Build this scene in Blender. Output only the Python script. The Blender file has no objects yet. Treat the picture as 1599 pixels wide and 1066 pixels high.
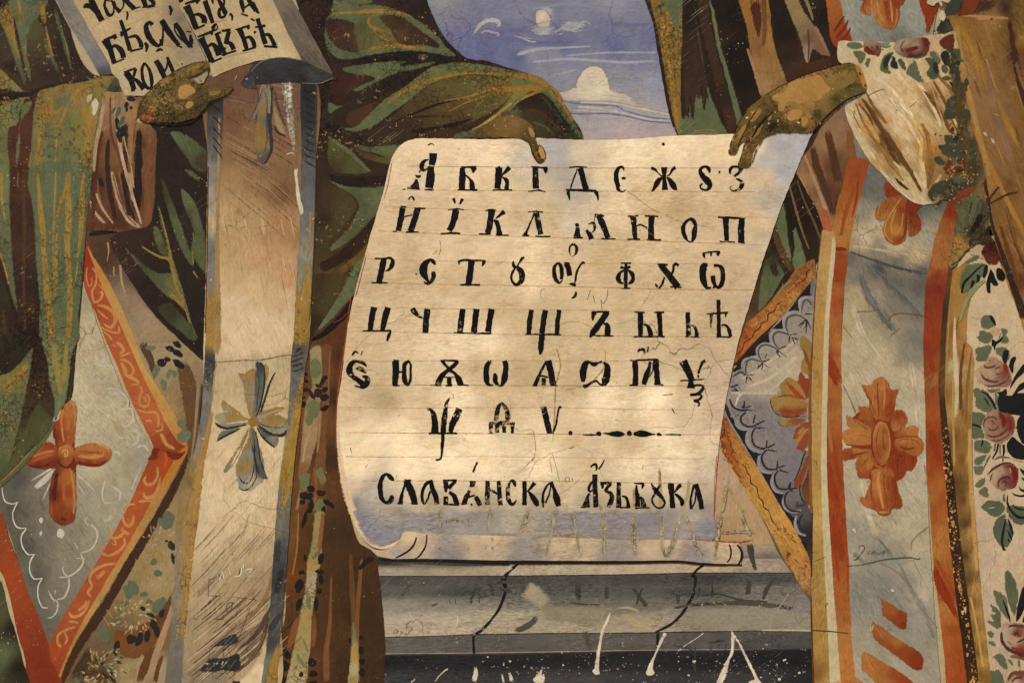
import bpy, math, random
import numpy as np
from mathutils import Vector, noise
from mathutils.geometry import delaunay_2d_cdt

# ------------------------------------------------------------------ camera, world, light
S = bpy.context.scene
COL = S.collection
MM = 0.001                      # 1 unit of the drawing grid = 1 mm on the wall
CX, CZ = 799.5, 533.0           # middle of the picture on the drawing grid
ZC = 1.60                       # its height above the ground

cam_d = bpy.data.cameras.new('camera'); cam = bpy.data.objects.new('camera', cam_d); COL.objects.link(cam)
cam_d.sensor_width = 36; cam_d.lens = 50; cam_d.clip_end = 60
cam.location = (0, -1.599*50/36, ZC); cam.rotation_euler = (math.radians(90), 0, 0)
S.camera = cam

world = bpy.data.worlds.new('World'); S.world = world; world.use_nodes = True
wn = world.node_tree.nodes; wl = world.node_tree.links
sky_t = wn.new('ShaderNodeTexSky'); sky_t.sky_type = 'NISHITA'; sky_t.sun_disc = False
SUN_EL, SUN_AZ = math.radians(38), math.radians(214)      # azimuth clockwise from +Y
sky_t.sun_elevation = SUN_EL; sky_t.sun_rotation = SUN_AZ
bgn = wn['Background']; bgn.inputs['Strength'].default_value = 0.06
wl.new(sky_t.outputs[0], bgn.inputs['Color'])
sun_d = bpy.data.lights.new('sun', 'SUN'); sun = bpy.data.objects.new('sun', sun_d); COL.objects.link(sun)
sun_d.energy = 3.4; sun_d.angle = math.radians(12); sun_d.color = (1.0, 0.945, 0.935)
sdir = Vector((math.sin(SUN_AZ)*math.cos(SUN_EL), math.cos(SUN_AZ)*math.cos(SUN_EL), math.sin(SUN_EL)))
sun.rotation_euler = sdir.to_track_quat('Z', 'Y').to_euler()
sun.location = sdir*8
S.view_settings.view_transform = 'Standard'; S.view_settings.look = 'None'
S.view_settings.exposure = 0.06; S.view_settings.gamma = 1
S.cycles.transparent_max_bounces = 48
S.cycles.max_bounces = 4

# ------------------------------------------------------------------ helpers
rnd = random.Random(7)
def lin(c): return c/12.92 if c <= 0.04045 else ((c+0.055)/1.055)**2.4
TINT = [1, 1, 1]
def hexc(h):
    h = h.lstrip('#')
    if len(h) == 3: h = ''.join(c*2 for c in h)
    r, g, b = (int(h[i:i+2], 16) for i in (0, 2, 4))
    # pigments of this church: no pure blues or greens, earthy greys (calibrated on patches of the wall)
    st = lambda x, a, c: min(1.0, max(0.0, (x-a)/(c-a)))
    r0, b0 = r, b
    w = st(205-r, 0, 45)*st(max(r, g), 35, 80)
    b *= 1-0.07*w
    grey = st(r0-b0, 7, 17)*st(62-(r0-b0), 0, 18)*st(r0, 85, 105)*st(178-r0, 0, 20)
    r *= 1+0.09*grey; g *= 1+0.07*grey; b *= 1+0.05*grey
    if g > r: g = 0.98*r+0.4*(g-r); r *= 0.93; g *= 0.95; b *= 0.90
    elif r0-b0 > 72 and r0 > 95 and r0 < 190: g *= 0.97; b *= 0.99
    if g < 0.62*r and r0 > 100: r *= 0.96; g *= 1.05; b *= 1.08
    return [lin(min(255, v*k)/255) for v, k in zip((r, g, b), TINT)]

TILE = [0.0, 0.0, 1.0]
def tile(ox=0, oy=0, k=400/1597): TILE[0], TILE[1], TILE[2] = ox, oy, k
def photo(): tile(0, 0, 1)
def pts(s):
    out = []
    for t in s.split():
        v = [float(a) for a in t.split(',')]
        out.append([TILE[0]+v[0]*TILE[2], TILE[1]+v[1]*TILE[2]] + ([v[2]*TILE[2]] if len(v) > 2 else []))
    return np.array(out)
def cols(c):
    """'hex' or 'x,y,hex x,y,hex ...'"""
    if ',' not in c: return [(0, 0, hexc(c))]
    r = []
    for t in c.split():
        x, y, h = t.split(',')
        r.append((TILE[0]+float(x)*TILE[2], TILE[1]+float(y)*TILE[2], hexc(h)))
    return r

def catmull(P, closed, step):
    P = np.asarray(P, float); n = len(P); out = []
    segs = n if closed else n-1
    for i in range(segs):
        if closed: a, b, c, d = P[(i-1) % n], P[i], P[(i+1) % n], P[(i+2) % n]
        else: a, b, c, d = P[max(i-1, 0)], P[i], P[i+1], P[min(i+2, n-1)]
        L = np.hypot(*(c-b)[:2]); m = max(1, int(math.ceil(L/step)))
        # centripetal-ish: damp tangents where neighbours are far away
        t1 = (c-a)*0.5; t2 = (d-b)*0.5
        for t_ in (t1, t2):
            l = np.hypot(*t_[:2])
            if l > L: t_ *= L/l
        for j in range(m):
            t = j/m; t_2, t_3 = t*t, t*t*t
            out.append((2*t_3-3*t_2+1)*b + (t_3-2*t_2+t)*t1 + (-2*t_3+3*t_2)*c + (t_3-t_2)*t2)
    if not closed: out.append(P[-1])
    return np.array(out)
def linear(P, closed, step):
    P = np.asarray(P, float); n = len(P); out = []
    for i in range(n if closed else n-1):
        b, c = P[i], P[(i+1) % n]; L = np.hypot(*(c-b)[:2]); m = max(1, int(math.ceil(L/step)))
        for j in range(m): out.append(b+(c-b)*j/m)
    if not closed: out.append(P[-1])
    return np.array(out)

# materials -------------------------------------------------------------------------------
MATS = {}
def paint(grain='h', speck=0.15, chip='c9ac7c', soft=False, g=0.16, chips=0.1, gloss=0.5, crack=1.0, mott=0.27):
    key = (grain, speck, chip, soft, g, chips, gloss, crack, mott)
    if key in MATS: return MATS[key]
    m = bpy.data.materials.new('paint_%d' % len(MATS)); MATS[key] = m; m.use_nodes = True
    N = m.node_tree.nodes; L = m.node_tree.links; bs = N['Principled BSDF']
    def nd(t, **kw):
        x = N.new(t)
        for k_, v in kw.items(): setattr(x, k_, v)
        return x
    def inp(x, i, v):
        if hasattr(v, 'is_output') or isinstance(v, bpy.types.NodeSocket): L.new(v, x.inputs[i])
        else: x.inputs[i].default_value = v
    def math_(op, a, b=0.0, c=0.0, clamp=False):
        x = nd('ShaderNodeMath', operation=op, use_clamp=clamp); inp(x, 0, a); inp(x, 1, b)
        if op in ('MULTIPLY_ADD',): inp(x, 2, c)
        return x.outputs[0]
    def ramp(v, a, b, lo=0.0, hi=1.0):
        x = nd('ShaderNodeMapRange', interpolation_type='SMOOTHSTEP'); inp(x, 0, v); inp(x, 1, a); inp(x, 2, b); inp(x, 3, lo); inp(x, 4, hi)
        return x.outputs[0]
    def mix(f, a, b):
        x = nd('ShaderNodeMix', data_type='RGBA'); inp(x, 0, f); inp(x, 6, a); inp(x, 7, b); return x.outputs[2]
    pos = nd('ShaderNodeNewGeometry').outputs['Position']
    def noise_(scale, detail=3, rough=0.5, vec=pos, dist=0.0):
        x = nd('ShaderNodeTexNoise'); inp(x, 'Vector', vec); inp(x, 'Scale', scale); inp(x, 'Detail', detail); inp(x, 'Roughness', rough); inp(x, 'Distortion', dist)
        return x.outputs['Fac']
    def mapping(rot, sc):
        a = nd('ShaderNodeMapping'); inp(a, 'Vector', pos); inp(a, 'Rotation', (0, rot, 0))
        b = nd('ShaderNodeMapping'); inp(b, 'Vector', a.outputs[0]); inp(b, 'Scale', sc); return b.outputs[0]
    ang = {'h': 0, 'v': math.pi/2, 'd': math.radians(55), 'e': math.radians(-55), 'w': math.radians(-8)}[grain]
    att = nd('ShaderNodeAttribute', attribute_name='Col')
    warp = nd('ShaderNodeTexNoise'); inp(warp, 'Vector', pos); inp(warp, 'Scale', 9.0); inp(warp, 'Detail', 1.0)
    gr = noise_(1.0, 5, 0.68, mapping(ang, (110, 110, 430)))
    gr2 = noise_(1.0, 4, 0.6, mapping(ang+0.05, (24, 40, 100)), dist=0.4)
    mo = noise_(24.0, 7, 0.62)
    fine = noise_(700.0, 2, 0.6)
    come = ramp(noise_(7.0, 4, 0.6), 0.38, 0.62, 0.35, 1.5)
    val = math_('ADD', math_('MULTIPLY', math_('MULTIPLY', math_('SUBTRACT', gr, 0.5), come), g*3.8), math_('MULTIPLY', math_('SUBTRACT', gr2, 0.5), g*2.0))
    val = math_('ADD', val, math_('MULTIPLY', math_('SUBTRACT', mo, 0.5), mott*2))
    val = math_('ADD', val, math_('MULTIPLY', math_('SUBTRACT', fine, 0.5), 0.5))
    val = math_('ADD', val, 1.0)
    hs = nd('ShaderNodeVectorMath', operation='SCALE'); L.new(att.outputs['Color'], hs.inputs[0]); L.new(val, hs.inputs['Scale'])
    tn = nd('ShaderNodeTexNoise'); inp(tn, 'Vector', pos); inp(tn, 'Scale', 210.0); inp(tn, 'Detail', 4.0)
    tv = nd('ShaderNodeVectorMath', operation='MULTIPLY_ADD'); L.new(tn.outputs['Color'], tv.inputs[0]); tv.inputs[1].default_value = (0.34, 0.36, 0.44); tv.inputs[2].default_value = (0.83, 0.82, 0.78)
    tm = nd('ShaderNodeVectorMath', operation='MULTIPLY'); L.new(hs.outputs[0], tm.inputs[0]); L.new(tv.outputs[0], tm.inputs[1])
    c = tm.outputs[0]
    # thin darker glaze dragged over in the direction of the brush
    gz = nd('ShaderNodeVectorMath', operation='MULTIPLY'); L.new(c, gz.inputs[0]); gz.inputs[1].default_value = (0.66, 0.58, 0.47)
    c = mix(math_('MULTIPLY', ramp(gr2, 0.50, 0.64), math_('MULTIPLY', ramp(noise_(19.0, 3), 0.42, 0.62), min(0.75, g*2.4))), c, gz.outputs[0])
    # yellowed varnish and dirt, in cloudy patches
    dirt = ramp(noise_(33.0, 7, 0.68), 0.52, 0.70, 0, 0.42)
    dm = nd('ShaderNodeVectorMath', operation='MULTIPLY'); L.new(c, dm.inputs[0]); dm.inputs[1].default_value = (0.80, 0.68, 0.50)
    c = mix(dirt, c, dm.outputs[0])
    hgt = math_('MULTIPLY', gr, 0.35)
    # small losses: specks, chips, dark pits
    zone = ramp(noise_(11.0, 3, 0.6), 0.40, 0.66)
    chipn = noise_(170.0, 7, 0.72)
    rag = noise_(420.0, 3, 0.7)
    if chips > 0:
        thr = 0.655 - 0.17*chips
        cm = math_('MULTIPLY', ramp(chipn, thr, thr+0.02), ramp(noise_(16.0, 2, 0.5), 0.62-0.25*chips, 0.72-0.25*chips))
        c = mix(cm, c, (*hexc(chip), 1)); hgt = math_('SUBTRACT', hgt, math_('MULTIPLY', cm, 1.2))
    if chips >= 0.4:
        wk = nd('ShaderNodeVectorMath', operation='MULTIPLY_ADD'); wn_ = nd('ShaderNodeTexNoise'); inp(wn_, 'Vector', pos); inp(wn_, 'Scale', 120.0); inp(wn_, 'Detail', 3.0)
        L.new(wn_.outputs['Color'], wk.inputs[0]); wk.inputs[1].default_value = (0.016,)*3; L.new(pos, wk.inputs[2])
        vk = nd('ShaderNodeTexVoronoi', feature='DISTANCE_TO_EDGE'); inp(vk, 'Vector', wk.outputs[0]); inp(vk, 'Scale', 105.0)
        kl = math_('MULTIPLY', ramp(vk.outputs['Distance'], 0.085, 0.03), ramp(noise_(9.0, 5, 0.6), 0.58-0.22*chips, 0.66-0.22*chips, 0, 0.85))
        kd = nd('ShaderNodeVectorMath', operation='MULTIPLY'); L.new(c, kd.inputs[0]); kd.inputs[1].default_value = (0.42, 0.36, 0.30)
        c = mix(kl, c, kd.outputs[0]); hgt = math_('SUBTRACT', hgt, math_('MULTIPLY', kl, 0.8))
    if speck > 0:
        vo = nd('ShaderNodeTexVoronoi'); inp(vo, 'Vector', pos); inp(vo, 'Scale', 300.0)
        sp = nd('ShaderNodeSeparateColor'); L.new(vo.outputs['Color'], sp.inputs[0])
        rad = math_('MULTIPLY', math_('POWER', sp.outputs[0], 3.0), 0.30)
        d = math_('ADD', vo.outputs['Distance'], math_('MULTIPLY', math_('SUBTRACT', rag, 0.5), 1.1))
        on = ramp(math_('SUBTRACT', d, rad), 0.0, -0.05)
        on = math_('MULTIPLY', on, ramp(math_('ADD', math_('MULTIPLY', sp.outputs[1], 0.7), math_('MULTIPLY', zone, 0.6)), 1.22-speck*0.8, 1.27-speck*0.8))
        hue = mix(sp.outputs[2], (*hexc('b98a50'), 1), (*hexc('d8c39a'), 1))
        c = mix(math_('MULTIPLY', on, 0.85), c, hue); hgt = math_('SUBTRACT', hgt, on)
    vp = nd('ShaderNodeTexVoronoi'); inp(vp, 'Vector', pos); inp(vp, 'Scale', 85.0)
    s2 = nd('ShaderNodeSeparateColor'); L.new(vp.outputs['Color'], s2.inputs[0])
    pit = ramp(math_('ADD', vp.outputs['Distance'], math_('MULTIPLY', math_('SUBTRACT', rag, 0.5), 0.12)), math_('MULTIPLY', math_('POWER', s2.outputs[0], 3.5), 0.12), math_('MULTIPLY', math_('POWER', s2.outputs[0], 3.5), 0.06))
    c = mix(math_('MULTIPLY', pit, 0.75), c, (*hexc('3a2a1c'), 1))
    # faint abrasion scratches
    sc1 = math_('MULTIPLY', ramp(noise_(1.0, 2, 0.5, mapping(math.radians(38), (14, 40, 900))), 0.65, 0.69), ramp(noise_(6.0, 2), 0.55, 0.65))
    c = mix(math_('MULTIPLY', sc1, 0.35), c, (*hexc('d0b98e'), 1))
    # craquelure
    if crack > 0:
        wv = nd('ShaderNodeVectorMath', operation='MULTIPLY_ADD'); L.new(warp.outputs['Color'], wv.inputs[0]); wv.inputs[1].default_value = (0.16,)*3; L.new(pos, wv.inputs[2])
        w2 = nd('ShaderNodeTexNoise'); inp(w2, 'Vector', pos); inp(w2, 'Scale', 70.0); inp(w2, 'Detail', 3.0)
        wv2 = nd('ShaderNodeVectorMath', operation='MULTIPLY_ADD'); L.new(w2.outputs['Color'], wv2.inputs[0]); wv2.inputs[1].default_value = (0.014,)*3; L.new(wv.outputs[0], wv2.inputs[2])
        vc = nd('ShaderNodeTexVoronoi', feature='DISTANCE_TO_EDGE'); inp(vc, 'Vector', wv2.outputs[0]); inp(vc, 'Scale', 7.5)
        cr = ramp(vc.outputs['Distance'], 0.0042, 0.0014)
        cr = math_('MULTIPLY', cr, ramp(noise_(5.0, 2, 0.5, mapping(0.6, (1, 1, 1))), 0.52, 0.64, 0, 0.65*crack))
        c = mix(cr, c, (*hexc('5a422a'), 1)); hgt = math_('SUBTRACT', hgt, math_('MULTIPLY', cr, 2.0))
    L.new(c, bs.inputs['Base Color'])
    inp(bs, 'Roughness', math_('ADD', math_('MULTIPLY', gr2, 0.25), gloss)); bs.inputs['Specular IOR Level'].default_value = 0.10
    bp = nd('ShaderNodeBump'); bp.inputs['Strength'].default_value = 0.8; bp.inputs['Distance'].default_value = 0.0010
    L.new(math_('ADD', hgt, math_('MULTIPLY', mo, 3.0)), bp.inputs['Height']); L.new(bp.outputs[0], bs.inputs['Normal'])
    if soft:
        cov = att.outputs['Alpha']
        st = math_('ADD', math_('MULTIPLY', gr, 0.5), math_('MULTIPLY', noise_(1250.0, 2, 0.7), 0.5))
        th = math_('ADD', math_('MULTIPLY', math_('SUBTRACT', st, 0.5), 3.4), 0.5)
        inp_ = math_('MAXIMUM', math_('GREATER_THAN', cov, th), math_('GREATER_THAN', cov, 0.97))
        L.new(inp_, bs.inputs['Alpha'])
    return m

# things --------------------------------------------------------------------------------
ROOT = {}
def thing(name, label, cat, at, group=None, kind=None):
    o = bpy.data.objects.new(name, None); COL.objects.link(o); o.empty_display_size = 0.05
    o.location = ((at[0]-CX)*MM, 0, ZC-(at[1]-CZ)*MM)
    if label: o['label'] = label
    if cat: o['category'] = cat
    if group: o['group'] = group
    if kind: o['kind'] = kind
    ROOT[o] = Vector(o.location); return o
LEVEL = [0.0]; STEP = 1.6e-6
def level(n): LEVEL[0] = n*3e-4
def mesh_obj(name, V, F, C, mat, parent, label=None, kind=None, cat=None, lift=None):
    """V: n x 2 grid positions, C: n x 4; laid on the wall as a coat of paint one layer above the last"""
    LEVEL[0] += STEP; y = -LEVEL[0]; lift = np.zeros(len(V)) if lift is None else lift; LEVEL[0] += float(lift.max())
    r = ROOT.get(parent, Vector((0, 0, 0)))
    v3 = [((x-CX)*MM-r.x, y-q-r.y, ZC-(z-CZ)*MM-r.z) for (x, z), q in zip(V[:, :2], lift)]
    me = bpy.data.meshes.new(name); me.from_pydata(v3, [], [tuple(f) for f in F])
    a = me.color_attributes.new('Col', 'FLOAT_COLOR', 'POINT'); a.data.foreach_set('color', np.asarray(C, np.float32).ravel())
    me.materials.append(mat); me.update()
    o = bpy.data.objects.new(name, me); COL.objects.link(o)
    if parent: o.parent = parent; ROOT[o] = r
    if label: o['label'] = label
    if kind: o['kind'] = kind
    if cat: o['category'] = cat
    return o
ANI = [1.0]
def field(V, samples, p=3.0):
    if len(samples) == 1: return np.tile(samples[0][2], (len(V), 1))
    P = np.array([[a[0], a[1]] for a in samples]); Cc = np.array([a[2] for a in samples])
    d = np.sqrt((((V[:, None, :2]-P[None])*np.array([ANI[0], 1]))**2).sum(2))+4.0*ANI[0]
    w = 1/d**p; return (w@Cc)/w.sum(1, keepdims=True)
def n2(x, y, s, seed=0): return noise.noise(Vector((x/s, y/s, seed*7.3)))
def wobble(P, amp):
    return np.array([[p[0]+amp*n2(p[0], p[1], 7, 1), p[1]+amp*n2(p[0], p[1], 7, 2)] for p in P])
def seg_dist(V, B):
    A = B; Bn = np.roll(B, -1, 0); out = np.full(len(V), 1e9)
    for a, b in zip(A, Bn):
        ab = b-a; l = (ab**2).sum()+1e-9
        t = np.clip(((V-a)@ab)/l, 0, 1); d = np.sqrt(((V-a-t[:, None]*ab)**2).sum(1)); out = np.minimum(out, d)
    return out
def inside(V, B):
    x, y = V[:, 0], V[:, 1]; c = np.zeros(len(V), bool)
    for a, b in zip(B, np.roll(B, -1, 0)):
        if a[1] == b[1]: continue
        k = ((a[1] > y) != (b[1] > y)) & (x < (b[0]-a[0])*(y-a[1])/(b[1]-a[1])+a[0]); c ^= k
    return c
D = dict(grain='v', speck=0.25, chip='c9ac7c')
def M(soft=False, **kw):
    d = dict(D); d.update(kw); return paint(soft=soft, **d)
def fill(name, parent, s, col, soft=0, smooth=True, rough=0.8, step=None, label=None, kind=None, p=3.0, var=0.0, cat=None, con=1.0, rim=None, **mk):
    if rim: o = fill(name, parent, s, col, soft, smooth, rough, step, label, kind, p, var, cat, con, **mk); strokes('flake_edge', parent, [('~' if smooth else '')+' '.join(t+',%.1f' % (1.1/TILE[2]) for t in (s+' '+s.split()[0]).split())], rim, kind='stuff', rough=1.2, soft=0.3); return o
    P = pts(s)[:, :2]; samples = cols(col)
    if con != 1:
        mu = np.mean([sum(a[2]) for a in samples]); samples = [(a[0], a[1], np.array(a[2])*max(0.3, (mu+(sum(a[2])-mu)*con)/sum(a[2]))) for a in samples]
    w = np.ptp(P[:, 0]); h = np.ptp(P[:, 1])
    bs = 4.0 if max(w, h) > 60 else 2.0
    B = (catmull if smooth else linear)(P, True, bs); B = wobble(B, rough)
    g = step or (max(4.0, math.sqrt(w*h)/34) if (len(samples) > 1 or soft) else 1e9)
    if soft: g = min(g, max(2.5, soft/2))
    V = B
    if g < 1e8:
        gx, gy = np.meshgrid(np.arange(B[:, 0].min(), B[:, 0].max(), g), np.arange(B[:, 1].min(), B[:, 1].max(), g))
        G = np.stack([gx.ravel(), gy.ravel()], 1); G = G[inside(G, B)]
        if len(G): G = G[seg_dist(G, B[::2] if len(B) > 80 else B) > g*0.55]
        V = np.concatenate([B, G]) if len(G) else B
    n = len(B); edges = [(i, (i+1) % n) for i in range(n)]
    r = delaunay_2d_cdt([Vector(v) for v in V], edges, [], 2 if False else 1, 1e-4)
    V2 = np.array([tuple(v) for v in r[0]]); F = r[2]
    Cc = field(V2, samples, p)
    if var: Cc = Cc*np.array([[1+var*n2(a, b, 30, 3)] for a, b in V2])
    A = np.ones(len(V2))
    if soft:
        A = np.clip(seg_dist(V2, B)/(soft*1.7)+0.32, 0, 1)
    mat = M(soft=bool(soft), **mk)
    return mesh_obj(name, V2, F, np.concatenate([Cc, A[:, None]], 1), mat, parent, label, kind, cat)
def strokes(name, parent, items, col, soft=0.0, streak=0.12, taper=False, rough=0.35, label=None, kind=None, cat=None, **mk):
    """items: strings 'x,y,w x,y,w ...' ('~' in front: smooth); each becomes a brush mark; all of them one mesh"""
    if isinstance(items, str): items = [items]
    cl = col if isinstance(col, list) else [col]
    if kind is None and len(items) > 1 and name not in ('letter', 'hook'):
        return [strokes(name, parent, [it], cl[k % len(cl)], soft, streak, taper, rough, label, kind, cat, **mk) for k, it in enumerate(items)][0]
    AV, AF, AC, AL = [], [], [], []; base = 0
    for k, it in enumerate(items):
        sm = it.startswith('~'); P = pts(it.lstrip('~')); wmax = P[:, 2].max()
        st = 3.0 if wmax > 3 else 2.2
        Q = (catmull if sm else linear)(P, False, st); Q[:, 2] = np.maximum(Q[:, 2], 0.25)
        T = np.gradient(Q[:, :2], axis=0); T /= (np.hypot(T[:, 0], T[:, 1])[:, None]+1e-9); Nn = np.stack([-T[:, 1], T[:, 0]], 1)
        m = len(Q); nc = max(2, min(12, int(wmax/1.6)+2))
        ph = [rnd.uniform(0, 99) for _ in range(nc)]
        base_c = field(Q, cols(cl[k % len(cl)]))
        for i in range(m):
            w = Q[i, 2]*(1+0.10*n2(Q[i, 0], Q[i, 1], 5, 4))*(1.25 if soft else 1.1 if name == 'letter' else 1)
            for j in range(nc):
                u = j/(nc-1)-0.5; e = rough*n2(Q[i, 0]+j*13, Q[i, 1], 4, 5)*(1 if j in (0, nc-1) else 0)
                AV.append(Q[i, :2]+Nn[i]*(u*w+e))
                s_ = 1+streak*2*noise.noise(Vector((ph[j], i*st/26.0, k*1.7)))
                a = 1.0
                if soft:
                    a = min(1.0, (1-abs(u)*2)/max(soft, .01)*1.15 + 0.12)
                    L_ = min(i, m-1-i)*st; a *= min(1.0, L_/(wmax*1.2+2)+0.02)
                AC.append([*(base_c[i]*s_), a]); AL.append((k % 10)*STEP)
        for i in range(m-1):
            for j in range(nc-1):
                a = base+i*nc+j; AF.append((a, a+1, a+nc+1, a+nc))
        base += m*nc
    return mesh_obj(name, np.array(AV), AF, np.array(AC), M(soft=bool(soft), **mk), parent, label, kind, cat, np.array(AL))
def each(name, parent, items, col, **kw):
    for i, it in enumerate(items): strokes(name, parent, [it], col[i % len(col)] if isinstance(col, list) else col, **kw)
def blobs(name, parent, spec, col, var=0.15, **kw):
    """ellipses 'cx,cy,rx,ry,deg' each an own part"""
    for t in spec.split():
        v = [float(a) for a in t.split(',')]; cx, cy, rx, ry = v[:4]; a = math.radians(v[4] if len(v) > 4 else 0)
        s = ' '.join('%.1f,%.1f' % (cx+rx*math.cos(q)*math.cos(a)*w-ry*math.sin(q)*math.sin(a)*w, cy+rx*math.cos(q)*math.sin(a)*w+ry*math.sin(q)*math.cos(a)*w)
                     for q, w in [(i*math.pi/5, 1+rnd.uniform(-.13, .13)) for i in range(10)])
        fill(name, parent, s, col, **kw)
def tuft(name, parent, cx, cy, r, col, n=46, seed=1):
    """a flower of many short dabs round a centre"""
    q = random.Random(seed); it = []
    for i in range(n):
        a = q.uniform(0, 6.28); u = q.uniform(.05, 1)**.7*r; l = q.uniform(.15, .42)*r; x, y = cx+u*math.cos(a), cy+u*math.sin(a)*.8
        it.append('%.0f,%.0f,%.1f %.0f,%.0f,%.1f' % (x, y, q.uniform(.07, .2)*r, x+l*math.cos(a+.5), y+l*math.sin(a+.5), .05*r))
    strokes(name, parent, it, col, soft=0.3, rough=1.2, kind='stuff')
# ------------------------------------------------------------------ the wall itself
def wall():
    D.update(grain='h', speck=0.1, chip='c9ac7c', chips=0.2)
    x0, x1, z0, z1 = -2.2, 2.2, 0.0, 3.2
    me = bpy.data.meshes.new('wall'); y0, y1 = -0.0, 0.45
    v = [(x0, y0, z0), (x1, y0, z0), (x1, y0, z1), (x0, y0, z1), (x0, y1, z0), (x1, y1, z0), (x1, y1, z1), (x0, y1, z1)]
    f = [(0, 1, 2, 3), (5, 4, 7, 6), (4, 0, 3, 7), (1, 5, 6, 2), (3, 2, 6, 7), (4, 5, 1, 0)]
    me.from_pydata(v, [], f); a = me.color_attributes.new('Col', 'FLOAT_COLOR', 'POINT')
    a.data.foreach_set('color', np.tile([*hexc('a89878'), 1], (8, 1)).astype(np.float32).ravel()); me.materials.append(M())
    o = bpy.data.objects.new('wall', me); COL.objects.link(o); o['kind'] = 'structure'; o['label'] = 'lime plastered church wall that carries the painting'
    me = bpy.data.meshes.new('ground'); me.from_pydata([(-8, -8, 0), (8, -8, 0), (8, 0, 0), (-8, 0, 0)], [], [(0, 1, 2, 3)])
    a = me.color_attributes.new('Col', 'FLOAT_COLOR', 'POINT'); a.data.foreach_set('color', np.tile([*hexc('9a8c78'), 1], (4, 1)).astype(np.float32).ravel()); me.materials.append(M())
    o = bpy.data.objects.new('ground', me); COL.objects.link(o); o['kind'] = 'structure'
wall()
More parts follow.
